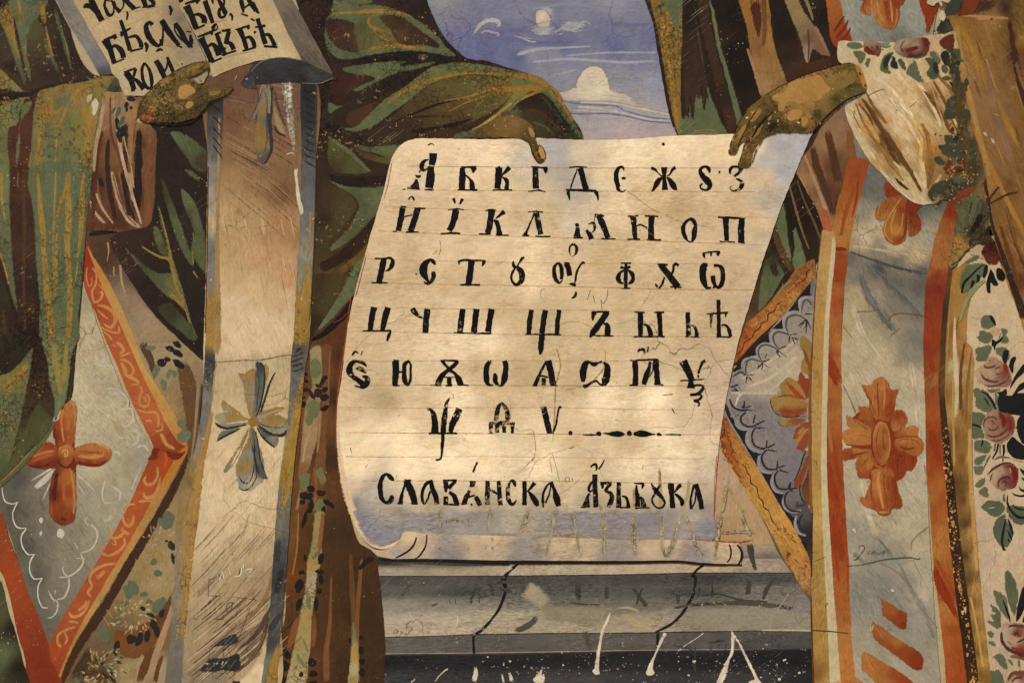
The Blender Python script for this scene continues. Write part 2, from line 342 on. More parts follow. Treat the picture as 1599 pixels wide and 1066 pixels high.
# ------------------------------------------------------------------ painted sky and clouds
def painted_sky():
    photo(); level(1); D.update(grain='h', speck=0.0, chip='b9a98c', chips=0.05)
    sky = fill('sky', None, '640,-40 800,-40 1080,-40 1090,100 1110,235 1000,240 850,240 720,180 650,60',
        '690,0,9294a2 700,25,8385a0 690,60,7377a2 720,60,6f74a2 760,20,7d80a0 820,10,8587a2 780,60,6c71a0 750,90,6a6fa0 810,90,696ea0 830,55,7579a0 870,60,7075a2 900,20,8386a2 960,0,8c8ca2 940,45,767ba2 1000,20,8385a2 1020,60,6e73a0 960,75,696ea0 880,78,6b70a0 830,82,8c8ea6 870,88,8f91a8 930,100,8689a4 1000,92,7c80a2 1030,100,8385a2 850,115,8b8da6 900,130,8c8da6 960,125,9293a6 1020,130,8f8fa4 900,160,9294a8 960,150,9695a6 1010,165,9a97a4 1040,190,a199a2 900,190,a099a2 940,185,a29ba4 990,190,a59aa2 920,210,a5969b 980,212,a8989a 1040,215,a8949a 1000,225,a69094',
        p=3.5, step=6, grain='h', g=0.22, crack=0.8)
    sky['kind'] = 'structure'; sky['label'] = 'painted blue sky between the two robed figures'
    D.update(grain='w', chips=0.0)
    tile(800, 0)
    strokes('streak', sky, ['~20,345,26 150,310,22 300,300,16 500,290,10', '~120,60,20 300,30,18 500,40,16 800,70,20', '~330,350,10 600,330,14 900,330,12', '~120,390,16 350,370,20 700,390,20 900,380,10', '~250,470,12 350,450,18 420,430,10'], ['9a9aac', '8b8ca4', '9494a8', '9998aa', '9a9cae'], soft=0.9, streak=0.06, kind='stuff')
    strokes('streak', sky, ['~-60,240,20 100,260,26 260,270,20 400,262,10', '~480,150,14 600,150,30 760,160,30 900,150,20', '~0,290,18 120,280,22 300,285,10','~-100,200,30 20,190,30 120,200,20'], ['6b70a0', '7176a2', '6f74a2', '6c71a0'], soft=0.9, streak=0.06, kind='stuff')
    photo(); strokes('hairline', sky, ['~682,13,1 700,22,.8 712,33,.8 722,44,1.2 732,50,.8', '~925,45,.8 935,40,.8 952,35,.7', '~922,160,.8 920,175,.9 917,192,.9', '~945,102,.8 952,110,.8 960,109,.7', '~1002,117,.6 1004,135,.6'], '8a7060', chips=0, kind='stuff')
    level(2)
    c = thing('cloud', 'white domed cloud standing on a pale streaked bank low in the painted sky', 'cloud', (927, 150))
    tile(800, 0)
    fill('cloud_bank', c, '265,585 330,570 390,545 410,560 520,565 620,560 650,575 700,580 740,605 820,612 740,622 800,645 900,670 990,690 995,705 880,690 760,665 650,640 520,632 400,632 310,625', '300,600,b0a79e 400,580,c2b39b 520,600,c6b79f 640,600,bfb09c 720,610,b5a9a0 800,640,aca2a0 950,690,a79da2', soft=1.5, grain='w', g=0.3)
    fill('dome', c, '398,560 400,520 415,480 440,445 475,420 512,411 550,425 580,455 598,500 605,545 612,580 560,590 480,590 410,585', '430,470,cbbfa6 512,430,cfc2a6 560,480,d0c3a8 500,520,c8bba2 590,540,cabb9f 450,560,c6b79e 540,570,c8b99e', soft=1, grain='w', g=0.3)
    strokes('outline', c, ['~398,555,4 402,515,5 420,475,6 450,440,5 490,418,4 515,414,4 545,425,6 572,455,6 592,495,5 606,545,5'], 'dccda9', soft=0.5)
    strokes('shade_line', c, ['~470,520,3 500,535,4 530,525,3 560,510,5 580,490,7 583,470,6 570,450,3'], 'a39f9d', soft=0.6)
    strokes('shade_line', c, ['~440,520,3 450,480,3 480,470,3 520,490,3', '~430,560,3 480,550,3 560,555,3'], 'b3a794', soft=0.6, kind='stuff')
    strokes('red_outline', c, ['~262,590,2 290,575,2 350,565,2 385,545,3 398,545,2 400,500,2 420,465,2 460,430,3 512,409,3', '~512,409,2 555,425,2 585,460,2 602,510,2 612,555,2 640,575,2 700,580,2 740,605,2 830,612,2'], 'a5826c', soft=0.0, kind='stuff')
    for s_, cc in (('~300,632,6 400,645,10 520,655,10 640,660,8 700,690,8 850,730,10 1000,745,6', '6f74a6'), ('~350,705,8 450,712,8 560,708,10 700,722,12 850,755,12 1000,768,8', '666ca4'), ('~400,668,14 550,680,20 700,710,16 850,745,14 980,755,8', 'b0a6a2'), ('~360,690,10 500,695,16 600,700,12', 'aca3a4'), ('~420,640,10 600,645,14 760,672,16 900,700,14 1000,720,8', 'bfb19f')):
        strokes('bank_streak', c, [s_], cc, soft=0.7, grain='w', g=0.4)
    c = thing('cloud', 'small white scraped cloud puff with a curling tail high in the sky', 'cloud', (852, 45))
    fill('puff', c, '145,90 160,65 190,58 220,80 238,110 240,140 225,165 190,182 160,175 148,140', '160,80,b5aa9c 190,110,c6baa2 210,150,b9a78e 230,130,a89f98', soft=1.5, speck=0.3)
    strokes('puff_haze', c, ['~100,150,60 150,190,80 230,190,70 300,200,40', '~260,180,50 340,170,70 420,160,60 480,170,40', '~150,60,50 220,60,50 270,100,50'], '9c9cac', soft=1.0, streak=0.25, g=0.4, kind='stuff')
    strokes('curl', c, ['~200,60,6 245,75,10 255,110,12 245,150,10 225,170,8', '~230,55,3 275,75,5 292,110,5 280,150,5 255,175,4', '~110,190,10 160,195,16 210,175,14', '~255,215,14 290,190,16 320,175,16 360,180,14 400,165,16 430,140,16 470,140,12 490,165,8', '~360,190,8 390,200,10 440,190,8', '~270,225,6 300,215,8 320,205,6'], ['9396aa', '8b8ea8', '9fa0ae', 'a0a1b0', '9c9cab', 'a6a09f'], soft=0.6, kind='stuff')
    strokes('wisp', c, ['~0,225,4 50,235,10 110,260,12 160,262,6', '~60,240,10 100,240,10 130,250,6'], 'a9a5ab', soft=0.6, speck=0.3, kind='stuff')
    c = thing('cloud', 'small hooked white cloud beside the shoulder of the green mantle', 'cloud', (760, 60))
    tile(400, 0)
    strokes('hook', c, ['~1355,230,10 1370,195,18 1400,155,22 1440,130,26 1490,130,30 1515,150,24 1500,185,16'], 'a39ea6', soft=0.5, speck=0.2)
    strokes('tail', c, ['~1395,215,8 1430,195,12 1480,205,16 1515,215,14 1490,235,10'], '9d98a4', soft=0.5, speck=0.2)
painted_sky()

# ------------------------------------------------------------------ the stone ledge
def ledge():
    photo(); level(3); D.update(grain='h', speck=0.25, chip='a39a84', chips=0.3, crack=0.8)
    ANI[0] = 0.16; TINT[:] = 0.99, 0.985, 1.05
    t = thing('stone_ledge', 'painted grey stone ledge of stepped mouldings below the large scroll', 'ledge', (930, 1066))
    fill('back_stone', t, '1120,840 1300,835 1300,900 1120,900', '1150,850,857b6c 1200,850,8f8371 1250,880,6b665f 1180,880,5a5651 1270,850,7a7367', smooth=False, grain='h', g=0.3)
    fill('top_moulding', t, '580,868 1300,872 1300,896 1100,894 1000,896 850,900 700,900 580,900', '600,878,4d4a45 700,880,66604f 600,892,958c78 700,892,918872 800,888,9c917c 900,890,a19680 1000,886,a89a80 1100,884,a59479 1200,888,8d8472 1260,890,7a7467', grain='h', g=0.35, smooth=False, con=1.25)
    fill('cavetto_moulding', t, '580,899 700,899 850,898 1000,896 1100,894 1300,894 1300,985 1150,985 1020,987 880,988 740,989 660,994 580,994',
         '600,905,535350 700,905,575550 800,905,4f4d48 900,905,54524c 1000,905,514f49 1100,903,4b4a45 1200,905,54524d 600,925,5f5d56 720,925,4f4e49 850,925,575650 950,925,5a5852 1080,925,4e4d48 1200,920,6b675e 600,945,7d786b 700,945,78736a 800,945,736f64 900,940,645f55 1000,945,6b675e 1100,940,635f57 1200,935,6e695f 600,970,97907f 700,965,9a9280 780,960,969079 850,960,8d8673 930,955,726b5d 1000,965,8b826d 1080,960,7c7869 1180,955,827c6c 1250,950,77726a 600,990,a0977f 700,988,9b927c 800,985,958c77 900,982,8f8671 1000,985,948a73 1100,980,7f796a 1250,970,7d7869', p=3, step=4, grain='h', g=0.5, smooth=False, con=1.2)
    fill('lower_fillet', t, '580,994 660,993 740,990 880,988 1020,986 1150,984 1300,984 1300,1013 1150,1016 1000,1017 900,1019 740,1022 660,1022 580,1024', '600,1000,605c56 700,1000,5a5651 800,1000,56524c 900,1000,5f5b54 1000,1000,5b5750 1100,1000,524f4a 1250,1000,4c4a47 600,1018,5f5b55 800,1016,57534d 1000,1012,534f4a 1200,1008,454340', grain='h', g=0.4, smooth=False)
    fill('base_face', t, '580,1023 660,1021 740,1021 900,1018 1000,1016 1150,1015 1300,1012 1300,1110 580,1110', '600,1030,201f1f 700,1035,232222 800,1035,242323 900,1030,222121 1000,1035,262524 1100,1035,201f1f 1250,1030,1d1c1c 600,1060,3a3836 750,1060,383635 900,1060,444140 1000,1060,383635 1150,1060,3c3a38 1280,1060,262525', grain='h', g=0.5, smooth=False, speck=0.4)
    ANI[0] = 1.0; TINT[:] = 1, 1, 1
    for s_ in ('~586,899,1.6 700,899,1.6 850,898,1.8 1000,896,1.6 1080,894,1.8 1270,894,1.4', '~586,994,1.4 660,993,1.6 740,990,1.6 880,988,1.8 960,988,1.5 1020,987,2 1130,985,2 1200,984,1.5', '~586,1022,2 660,1021,2 740,1021,2 900,1018,1.8 1000,1016,1.8 1150,1015,1.8 1270,1012,2'):
        strokes('edge_line', t, [s_], '3a2d28', soft=0.0)
    strokes('lit_edge', t, ['~586,1020,1.5 700,1019,1.6 900,1016,1.6 1020,1014,1.4 1160,1013,1.2'], '8a7d72', soft=0.5)
    strokes('dark_line', t, ['~586,873,3 640,875,8 720,879,8 800,880,5'], '3b3a36', soft=0.5)
    tile(400, 799)
    each('joint_crack', t, ['~1610,350,8 1580,370,14 1545,415,30 1555,480,20 1540,540,18 1510,610,18 1470,665,14 1450,690,18 1400,740,20 1357,768,16 1358,880,16'], '1d1b19', chips=0.5)
    tile(800, 799)
    each('joint_crack', t, ['~0,350,22 40,322,10', '~1192,330,14 1150,360,16 1120,400,16 1140,400,18 1140,450,18 1125,520,18 1090,580,20 1060,630,18 1000,690,18 940,725,16 890,748,12', '908,755,20 902,850,16'], '1d1b19', chips=0.35, label=None)
    each('old_crack', t, ['~0,740,26 60,725,36 120,690,36 160,640,26', '~465,735,20 470,810,26 490,875,12', '~560,790,8 650,775,10 750,765,6 870,755,5'], '4d4943', soft=0.5, chips=0.4)
    # old lettering that was painted over, dark against the stone
    tile(400, 799)
    old = ['895,540,18 930,490,24 985,440,26', '1455,420,22 1470,480,26 1485,540,18', '~1340,580,14 1345,520,20 1385,470,20 1390,580,8', '1385,530,12 1460,520,12', '1470,445,14 1600,430,22', '1500,470,22 1610,500,22', '1240,530,9 1245,580,7', '1200,535,7 1215,580,6', '~1085,575,12 1110,580,16 1135,562,6', '1148,598,10 1180,590,8', '~1180,635,6 1215,610,6', '640,1,.1 641,1,.1'][:11]
    each('ghost_letter', t, old, '474540', soft=0.5, chips=0.4)
    tile(800, 799)
    each('ghost_letter', t, ['410,420,30 410,560,40', '590,440,26 585,560,30', '740,455,18 800,540,22 850,600,26', '815,460,16 790,520,18 770,590,12', '1030,490,20 1035,580,26', '1170,455,16 1155,550,16', '1230,400,14 1225,465,18', '1245,400,12 1245,550,18', '1170,520,14 1290,510,10 1450,555,18 1600,560,20', '1460,440,12 1462,520,14', '1478,450,12 1470,520,12', '~1600,460,16 1575,510,22 1565,550,14', '~1470,180,36 1490,230,30 1500,310,16 1520,370,12', '355,565,12 460,575,12 560,575,6', '1215,815,16 1340,795,12', '1235,820,12 1238,890,14', '1300,810,12 1270,860,10', '1340,810,14 1325,870,14', '1140,830,14 1135,1000,12', '~1000,830,8 1060,840,12 1130,860,10', '~50,440,50 70,480,40 60,530,30'], '3f3d38', soft=0.45, chips=0.4)
    fill('worn_patch', t, '180,600 260,580 400,585 560,590 600,620 560,690 470,720 380,700 260,690 190,660', '738,600,7b7468', soft=9, grain='h')
    fill('worn_patch', t, '1080,630 1200,600 1400,595 1650,600 1800,620 1800,700 1500,740 1200,735 1050,700', '807a70', soft=10, grain='h')
    fill('worn_patch', t, '110,430 180,470 240,540 180,600 100,560 50,520 80,480', '8c8578', soft=8)
    strokes('worn_edge', t, ['~1000,600,14 1100,580,18 1250,570,20 1400,565,26 1600,580,26 1750,600,20'], '4a463f', soft=0.5, chips=0.6)
    D.update(chips=0.5, speck=0.5)
    strokes('worn_speckle', t, ['~650,640,30 720,660,50 800,700,60 880,690,40 950,640,20', '~640,600,6 720,595,16 800,620,20'], '968b74', soft=0.9, g=0.5, kind='stuff')
    # scratches through to the white plaster
    D.update(speck=0.0, chips=0.0)
    W = 'cfc2a6'
    for s_ in ('~612,618,10 590,680,16 565,730,16 550,800,18 535,880,20 528,950,24 525,1000,26', '~948,760,24 915,830,14 880,910,14 862,960,30 850,1010,40', '~1372,760,14 1410,810,12 1450,890,14 1490,970,16 1535,1066,20', '~1360,720,6 1372,760,16 1370,870,20 1345,920,18 1325,980,34 1300,1040,40 1280,1090,40', '~190,955,12 175,1000,22 160,1040,44 170,1080,20', '~1060,845,8 1100,815,6 1140,790,5 1195,750,12', '~1370,870,6 1410,815,4', '~240,860,5 232,885,4', '~1030,870,8 1060,845,5'):
        strokes('scratch', t, [s_], W, soft=0.7, rough=1.6, streak=0.3)
    fill('scratch', t, '500,985 530,970 545,1005 515,1010', W); fill('scratch', t, '835,990 860,965 885,1000 860,1018 838,1012', W); fill('scratch', t, '130,1040 165,1015 200,1025 190,1066 150,1066', W); fill('scratch', t, '940,750 960,755 955,775 940,770', W); fill('scratch', t, '1470,1060 1530,1040 1550,1066 1520,1090', W)
    tile(400, 799)
    for s_ in ('~1365,955,18 1370,1000,24 1362,1040,30 1365,1066,20', '~1530,1000,10 1545,1066,16', '~1575,990,14 1600,1066,30', '~1255,640,6 1255,690,8 1220,755,5', '1255,690,5 1290,750,4', '~1110,1060,7 1150,1010,10 1200,970,12', '~950,610,5 980,670,7 1040,720,6 1130,745,4', '~960,1066,10 1000,1030,5', '~1590,735,14 1610,745,14', '1180,640,5 1225,600,4'):
        strokes('scratch', t, [s_], 'c9bca0', soft=0.4, rough=1.0, streak=0.2)
    tile(800, 799)
    rr = random.Random(3); it = []
    for i in range(90):
        x = rr.uniform(-150, 1800); y = rr.uniform(900, 1066); a = rr.uniform(-2.4, -0.7); l = rr.uniform(20, 110)
        it.append('%.0f,%.0f,%.1f %.0f,%.0f,%.1f' % (x, y, rr.uniform(2, 6), x+l*math.cos(a), y-l*math.sin(a), 2))
    strokes('fine_scratch', t, it, '8d8679', soft=0.5, rough=1, kind='stuff')
    it = ['%.0f,%.0f,%.1f %.0f,%.0f,%.1f' % (x, y, w, x+w*rr.uniform(.4, 1.6), y+w*rr.uniform(-.6, .6), w*.7) for x, y, w in [(rr.uniform(-200, 1850), rr.gauss(960, 60), abs(rr.gauss(0, 5))+1.5) for _ in range(200)]]
    strokes('plaster_fleck', t, it, ['c9bea4', '8f8674', '6d675c'], rough=1.2, kind='stuff')
    photo(); strokes('scratch', t, ['~1190,983,2 1230,983,2.4 1275,984,2.4'], 'b9a789', soft=0)
    strokes('scratch', t, ['~1200,978,1.2 1215,950,1.4 1232,925,1'], '8d8574', soft=0)
ledge()
# ------------------------------------------------------------------ alphabet scroll
def alphabet_scroll():
    D.update(grain='h', speck=0.02, chip='d9c498', chips=0.12)
    photo(); level(10)
    t = thing('alphabet_scroll', 'large pale scroll lettered in black with rows of the Slavonic alphabet', 'scroll', (850, 880))
    TINT[:] = 1.04, 1.055, 1.09
    sheet = fill('sheet', t, '655,217 700,217 760,218 815,216 860,217 910,219 980,218 1060,212 1110,211 1200,207 1258,205 1268,206 1266,212 1252,245 1235,285 1215,335 1200,380 1185,425 1170,475 1155,525 1142,580 1132,630 1124,680 1118,740 1114,800 1112,842 1000,841 900,840 800,838 700,835 650,832 632,829 624,840 615,850 600,856 585,855 570,845 558,825 548,800 541,775 536,750 531,722 527,690 526,650 530,610 534,590 539,540 545,500 556,450 567,410 578,370 590,330 600,296 607,265 614,243 625,228 638,220',
         '1215,225,a9a3a1 1245,225,aaa4a6 1225,265,a7a2a3 1200,250,aca49c 1205,310,b5a794 1185,380,c0ab8a 1170,440,c2a883 1150,510,c0a684 1130,600,c0a588 680,230,d6bc92 760,235,dcc297 830,250,c3b199 870,240,a79e9b 880,270,a59b94 900,290,aba093 910,240,c8b28f 980,240,ddc79c 1060,235,dcc499 1130,230,d8be93 1180,225,d5bc94 '
         '650,290,cdb48b 720,270,d3b98f 780,300,cdb387 840,300,c5ae87 950,280,d3bb8f 1050,280,cfb488 1130,290,cbaf85 1190,280,c9ae88 '
         '640,340,c6ab80 700,330,cbb086 780,345,cab085 850,340,c4ab80 900,345,c4b191 960,330,d0b78b 1020,310,c9ad80 1060,320,bea176 1140,320,c3a67b 1180,350,c9ae85 '
         '600,400,c9ad84 680,395,cdb187 740,390,d2b78b 830,395,d9c093 880,400,c8ac80 950,400,c2a679 1020,400,cbb085 1100,390,c9ae84 1160,400,c4a880 '
         '580,440,bfa27a 640,430,c2a67d 700,450,c3a77c 760,420,caad82 830,440,d5bb8d 900,440,c9ae83 980,430,c3a87d 1060,440,c4a97f 1120,440,c3a77e '
         '570,480,c6ab82 640,490,c8ae84 700,475,cfb68a 780,480,c3a87d 850,490,c0a67b 950,490,c4ab81 1050,490,c3a980 1120,500,bfa47b '
         '560,530,c5aa80 640,530,cdb48a 700,545,d9c196 760,530,d5bd91 840,530,c3a97e 930,540,c4aa80 1020,545,c5ac83 1100,550,bfa57f '
         '550,580,c0a67e 620,590,c6ac83 680,580,cdb389 750,590,c2a77d 830,590,bea479 900,600,c1a77d 1000,590,c4aa80 1080,600,c2a881 '
         '545,640,cbb086 600,620,b9a079 660,620,cbb187 720,620,dcc599 780,640,c4a97e 850,620,c8ae84 940,625,dec79b 1020,620,e0c99e 1080,640,cdb48b 1110,650,c0a787 '
         '560,690,dac194 620,680,dfc89b 690,670,cfb68b 750,680,dcc498 830,670,d5bd91 900,680,c9af85 980,690,c2a87f 1040,680,d9c196 1100,690,ccb48d '
         '560,730,dec69a 640,730,e4cda1 700,720,e2cba0 770,730,e0c99d 850,725,dcc498 920,735,c9b088 990,725,dac398 1060,725,dbc49b 1105,730,c6b18f '
         '545,760,c9b290 580,765,b8a794 640,765,c6b28c 720,765,cdb68e 800,765,cab38b 880,765,c4ad87 960,760,c6b089 1040,760,cbb38c 1100,765,b5a18a '
         '550,790,8e8a92 600,790,a59a8c 680,792,ab9c84 760,795,a89a84 840,795,a49682 930,790,a39685 1020,795,a39683 1100,795,978a84 '
         '560,820,827f8a 620,815,8b8688 700,815,918987 780,820,8c8485 860,820,8d8484 950,820,8b8386 1040,820,8a8289 1105,830,847b86 600,845,86828c', p=3.6, step=6, con=1.5, grain='h', g=0.2, crack=1.0, chips=0.1, speck=0.0)
    TINT[:] = 1, 1, 1
    ROOT[sheet] = ROOT[t]
    strokes('lit_margin', sheet, ['~532,610,4 529,650,5 529,690,6 534,730,9 541,765,12 552,800,12 562,825,9 575,843,7 590,852,7 604,853,6 620,846,5 640,832,5'], 'd3b78f', soft=0.8)
    fill('lavender_wash', sheet, '552,796 580,800 700,796 900,797 1108,800 1112,842 1000,840 700,834 640,828 622,842 600,854 578,848 560,825', '560,810,837f8a 600,840,87828e 640,815,8c878c 760,810,908a88 900,815,8b858a 1000,825,868088 1100,820,868290 1090,802,9a9288 800,800,9c948a 620,800,9a928c', soft=7, grain='h', g=0.4, speck=0.1, chips=0.2)
    # rolled foot
    roll = fill('rolled_foot', t, '632,829 665,832 760,835 860,838 960,841 1060,842 1110,844 1150,845 1157,862 1153,881 1100,878 1000,876 900,876 800,875 700,873 640,872 606,871 590,866 575,852 588,858 603,857 615,851 625,840',
         '640,836,cdb48a 760,840,cdb38a 900,843,cbb18a 1040,848,c9ae88 1140,850,c2a684 650,850,b7a28a 760,853,ac9b88 900,856,a69584 1040,860,a39187 1140,865,a99883 '
         '620,862,9d9291 700,868,8b8383 820,870,8f8685 960,870,8e8583 1080,872,8f8588 600,862,b69f88', p=4, step=4.5, grain='h', g=0.3, chips=0.25)
    strokes('dark_line', t, ['~590,871,2 610,873,3 660,873,3.5 700,874,4 760,876,5 820,877,6 900,877,5 980,877,5 1060,876,4 1100,880,4 1158,881,2'], '1d1916', grain='h', speck=0.2, chips=0.1)
    tile(400, 799); each('fold_mark', t, ['~1000,155,10 985,200,12 950,240,14 900,270,12 868,285,7', '~1064,140,10 1062,190,10 1045,235,12 1015,275,10 990,290,6'], '1b1816')
    tile(800, 799); each('fold_mark', t, ['~1350,200,10 1362,240,11 1355,290,10 1335,312,7', '~1400,202,14 1426,240,13 1425,290,14 1405,326,10'], '1b1816')
    # scribed ruling lines
    tile(0, 0, 1); rl = 'b5976c'
    each('ruled_line', sheet, ['636,260,1.1 760,261,1.3 900,263,1.5 1010,263,1.2 1180,263,1', '625,297,.9 760,298,.7 900,299,.8 1180,300,1', '600,323,.9 700,327,.9 860,333,.8 1000,335,1 1200,340,.9',
        '590,361,.9 700,366,1 860,371,1 980,375,1.3 1190,383,.9', '574,404,.9 700,408,1 860,411,.8 1160,413,.9', '568,442,.9 700,444,1.1 900,448,1.2 1060,452,1.6 1175,453,1.6',
        '556,479,.9 700,482,1 900,484,.9 1140,487,.8', '550,517,.9 700,520,1 900,524,1 1150,526,1.2', '540,564,.9 700,563,.8 900,563,.9 1130,564,.7', '560,601,1.3 700,601,1.3 860,602,1.5 1120,603,1',
        '530,635,1.2 640,637,1 700,636,1 880,636,1.2 1000,639,.8 1130,640,.6', '540,675,.8 700,676,1.2 830,677,1.3 1000,678,1 1125,678,1.2', '540,712,1.4 600,713,1 740,712,.6 1000,715,.8 1100,716,.8',
        '566,750,1 700,750,.9 900,751,1 1104,755,1.1', '570,784,.9 700,785,.8 900,788,.8 1100,792,.7', '810,827,1 900,829,1.4 1000,831,1.2 1095,832,.8'],
        [rl, 'ad8d62', 'b7986c', 'b08a60'], soft=0.0, chips=0, speck=0, rough=0.6)
    each('old_red_line', t, ['~548,465,1.5 538,545,2 530,600,2 526,640,1.6 525,700,1.2', '~572,400,1.2 562,440,1.6 556,462,1.4', '612,255,1 606,290,1.2 600,310,1'], '8d4526', soft=0, speck=0)
    each('scribed_crack', sheet, ['~978,298,1.2 990,306,1.5 1005,318,1.4 1020,328,1.6 1040,337,1 1062,346,1 1090,352,.9 1110,356,.9', '~868,541,2 875,570,3 868,600,2.6 866,640,2.4 863,690,1.4', '~945,545,1.6 944,570,2.2 935,585,2.4 920,598,2.6 900,605,1.6 880,610,1',
        '~868,512,1.5 885,503,1.6 905,503,1.5 922,510,1.8 940,519,1.2'], '9a8054', soft=0.5, chips=0, speck=0)
    strokes('pencil_scribble', sheet, ['687,376,.8 689,388,.8 686,398,.8', '~844,459,.8 846,452,1 852,452,.7', '845,466,.9 844,460,.6', '922,453,.8 917,468,.8', '926,461,1 929,474,.9', '938,468,.9 940,484,.9', '~938,468,.9 942,474,1 946,466,.9', '949,452,.8 947,470,.8', '1049,637,1.6 1053,645,1.8', '1035,617,1 1050,615,1.4', '~965,655,.8 960,655,.8', '~888,700,.6 894,698,1.2 897,697,.8',
        '~882,745,.9 884,751,.9 889,750,.9 888,745,.9 883,745,.9', '893,745,.9 894,751,.9', '976,642,.8 972,640,.7', '~1003,733,1 1004,726,.8', '608,747,1.1 607,740,.8', '547,698,1.2 550,708,.9', '~618,748,.7 620,741,.8', '~676,398,.7 682,392,.9', '~575,725,.8 571,729,.7', '858,715,.7 862,738,.7', '862,706,.7 870,735,.7 874,753,.6'], '4e3c28', speck=0, chips=0, kind='stuff')
    # bare patches where the paint has come off
    tile(800, 266)
    for s_ in ('400,225 440,235 480,270 500,300 490,320 515,330 480,350 450,365 425,355 405,325 410,290 390,260', '1085,330 1100,320 1108,360 1105,420 1100,450 1085,462 1080,400'):
        fill('bare_patch', t, s_, 'cdbb99', grain='v', chips=0, speck=0)
    tile(530, 540, 300/1599)
    for s_ in ('1300,740 1350,720 1420,725 1480,735 1490,780 1440,800 1400,770 1370,800 1330,790',): fill('bare_patch', t, s_, 'd9c8a2', chips=0, speck=0)
    tile(570, 700, 300/1599)
    for s_ in ('580,360 640,370 690,350 700,330 740,340 700,380 690,410 640,415 600,395', '860,310 900,295 935,310 945,350 935,400 900,385 880,370 850,330', '790,475 860,460 840,490 800,492'): fill('bare_patch', t, s_, 'c9b28c', chips=0, speck=0)
    # old letters under the paint, showing through the foot of the sheet
    D.update(speck=0.3, chips=0.5, grain='v')
    tile(570, 700, 300/1599)
    ghost = ['620,470,45 630,560,50 625,700,50', '1040,470,50 1045,560,50 1030,700,60', '1370,480,40 1340,570,40 1280,640,50', '1590,480,50 1570,600,60 1540,720,60', '850,560,35 860,700,35', '640,600,30 740,595,30 850,620,25', '1250,700,25 1340,690,20', '620,800,30 625,853,30','855,800,28 850,853,28','1010,800,30 1000,853,30','1065,800,25 1060,853,25', '630,740,40 640,780,50', '1030,750,30 1090,760,30']
    each('ghost_letter', sheet, ghost, '878070', soft=1.0, streak=0.3, g=0.5)
    tile(800, 799)
    each('ghost_letter', sheet, ['~265,0,45 250,60,36 240,150,26 225,200,28 210,290,22', '~370,0,40 395,90,26 405,180,28 430,260,28 440,290,20', '568,0,34 572,150,34 575,290,30', '~762,0,36 752,80,40 757,160,34 765,290,22', '~930,0,34 932,150,34 940,240,24 960,280,20 990,220,40 1020,130,36 1055,0,30', '~1060,0,30 1110,100,30 1150,230,30 1190,290,24', '110,0,50 90,60,30 30,120,20', '1300,0,36 1282,100,36 1270,200,26 1260,320,16', '~1420,0,20 1450,80,26 1490,160,20', '1290,130,16 1400,120,20 1520,125,14'], '8f8775', soft=1.0, streak=0.35, g=0.5)
    tile(800, 533); each('ghost_letter', sheet, ['~1330,890,20 1320,980,24 1300,1070,28', '~1330,890,12 1380,970,14 1440,1060,16', '915,770,12 920,900,22 925,1060,26', '1100,850,14 1090,960,20 1050,1066,24', '300,1030,60 360,1020,40', '540,1000,16 560,1066,26', '760,900,20 765,1060,30'], 'a8916a', soft=0.4, speck=0)
    each('old_red_line', t, ['~1275,700,6 1265,800,12 1258,900,10 1255,1060,8'], 'b07a55', soft=0.7, speck=0)
    tile(800, 799); each('old_red_line', t, ['~150,118,4 300,112,6 450,122,6 600,124,5 780,132,6 1000,134,6 1170,136,3', '~1080,165,6 1240,178,10 1400,185,12 1500,168,4', '270,110,6 310,150,8 400,130,6'], 'a5643f', soft=0.5, speck=0)
    D.update(grain='d', speck=0.05, chips=0.2, chip='cbb283')
    # the letters ------------------------------------------------------------
    INK = '0e0c0b'
    def L(*ss, chips=0.2, sp=0.08): strokes('letter', t, list(ss), INK, rough=0.8, streak=0.05, chips=round(chips*0.85, 2), speck=sp, crack=1.0)
    tile(620, 220, 300/1599)
    L('~255,42,6 268,33,9 285,26,10 300,34,9 312,45,6', '302,105,62 300,150,55 287,205,48', '300,108,66 301,118,60', '~268,160,10 240,162,18 215,185,30 205,215,38 212,240,30 235,245,16 262,225,8 280,205,5', '285,215,46 280,300,62 268,395,64', '230,408,14 305,410,16', '192,250,14 188,268,10', '~155,285,10 170,300,22 190,298,22 198,285,6', '165,320,18 158,370,52 148,398,84', '85,395,10 185,402,16', '45,404,6 70,406,7')
    L('545,225,40 545,300,50 540,405,46', '535,222,18 660,218,14', '~638,225,50 634,250,34 634,270,8', '~565,285,8 590,302,16 610,325,20 622,345,36 628,405,44', '505,410,12 670,411,14')
    L('848,225,52 845,300,52 835,400,48', '~832,222,10 860,216,14', '795,412,12 880,410,14', '~938,222,36 905,255,26 880,285,14 865,305,6', '~870,300,8 890,312,20 912,330,34 915,370,30 912,405,40', '880,412,12 958,411,12', chips=0.45)
    L('1150,225,42 1153,300,46 1155,400,48', '1118,218,12 1250,228,16', '~1232,230,40 1236,255,26 1236,276,6', '~1090,422,8 1150,416,12 1185,414,14 1235,426,8', chips=0.3)
    L('~1432,224,12 1500,218,14 1582,224,10', '1500,235,10 1470,315,12 1440,410,12', '1522,230,44 1545,310,44 1572,408,46', '1405,411,16 1500,412,18 1660,420,20', '1422,420,28 1430,455,22 1435,496,8', '1655,425,34 1670,460,22 1672,498,6')
    L('~95,495,8 108,475,12 120,465,10 135,478,16 145,500,10', '48,560,44 35,640,46 12,750,40', '30,548,12 80,552,14', '0,752,10 -35,756,12', '~30,645,12 70,632,10 130,618,12', '172,565,50 150,650,46 112,755,44', '148,562,14 238,564,12', '75,760,14 180,758,12')
    L('~470,478,24 478,500,22 482,525,10', '~545,483,26 535,505,22 520,528,12', '425,576,10 500,568,14 558,576,10', '490,575,48 480,640,54 460,700,44 435,750,44', '362,776,10 450,768,18 528,772,12')
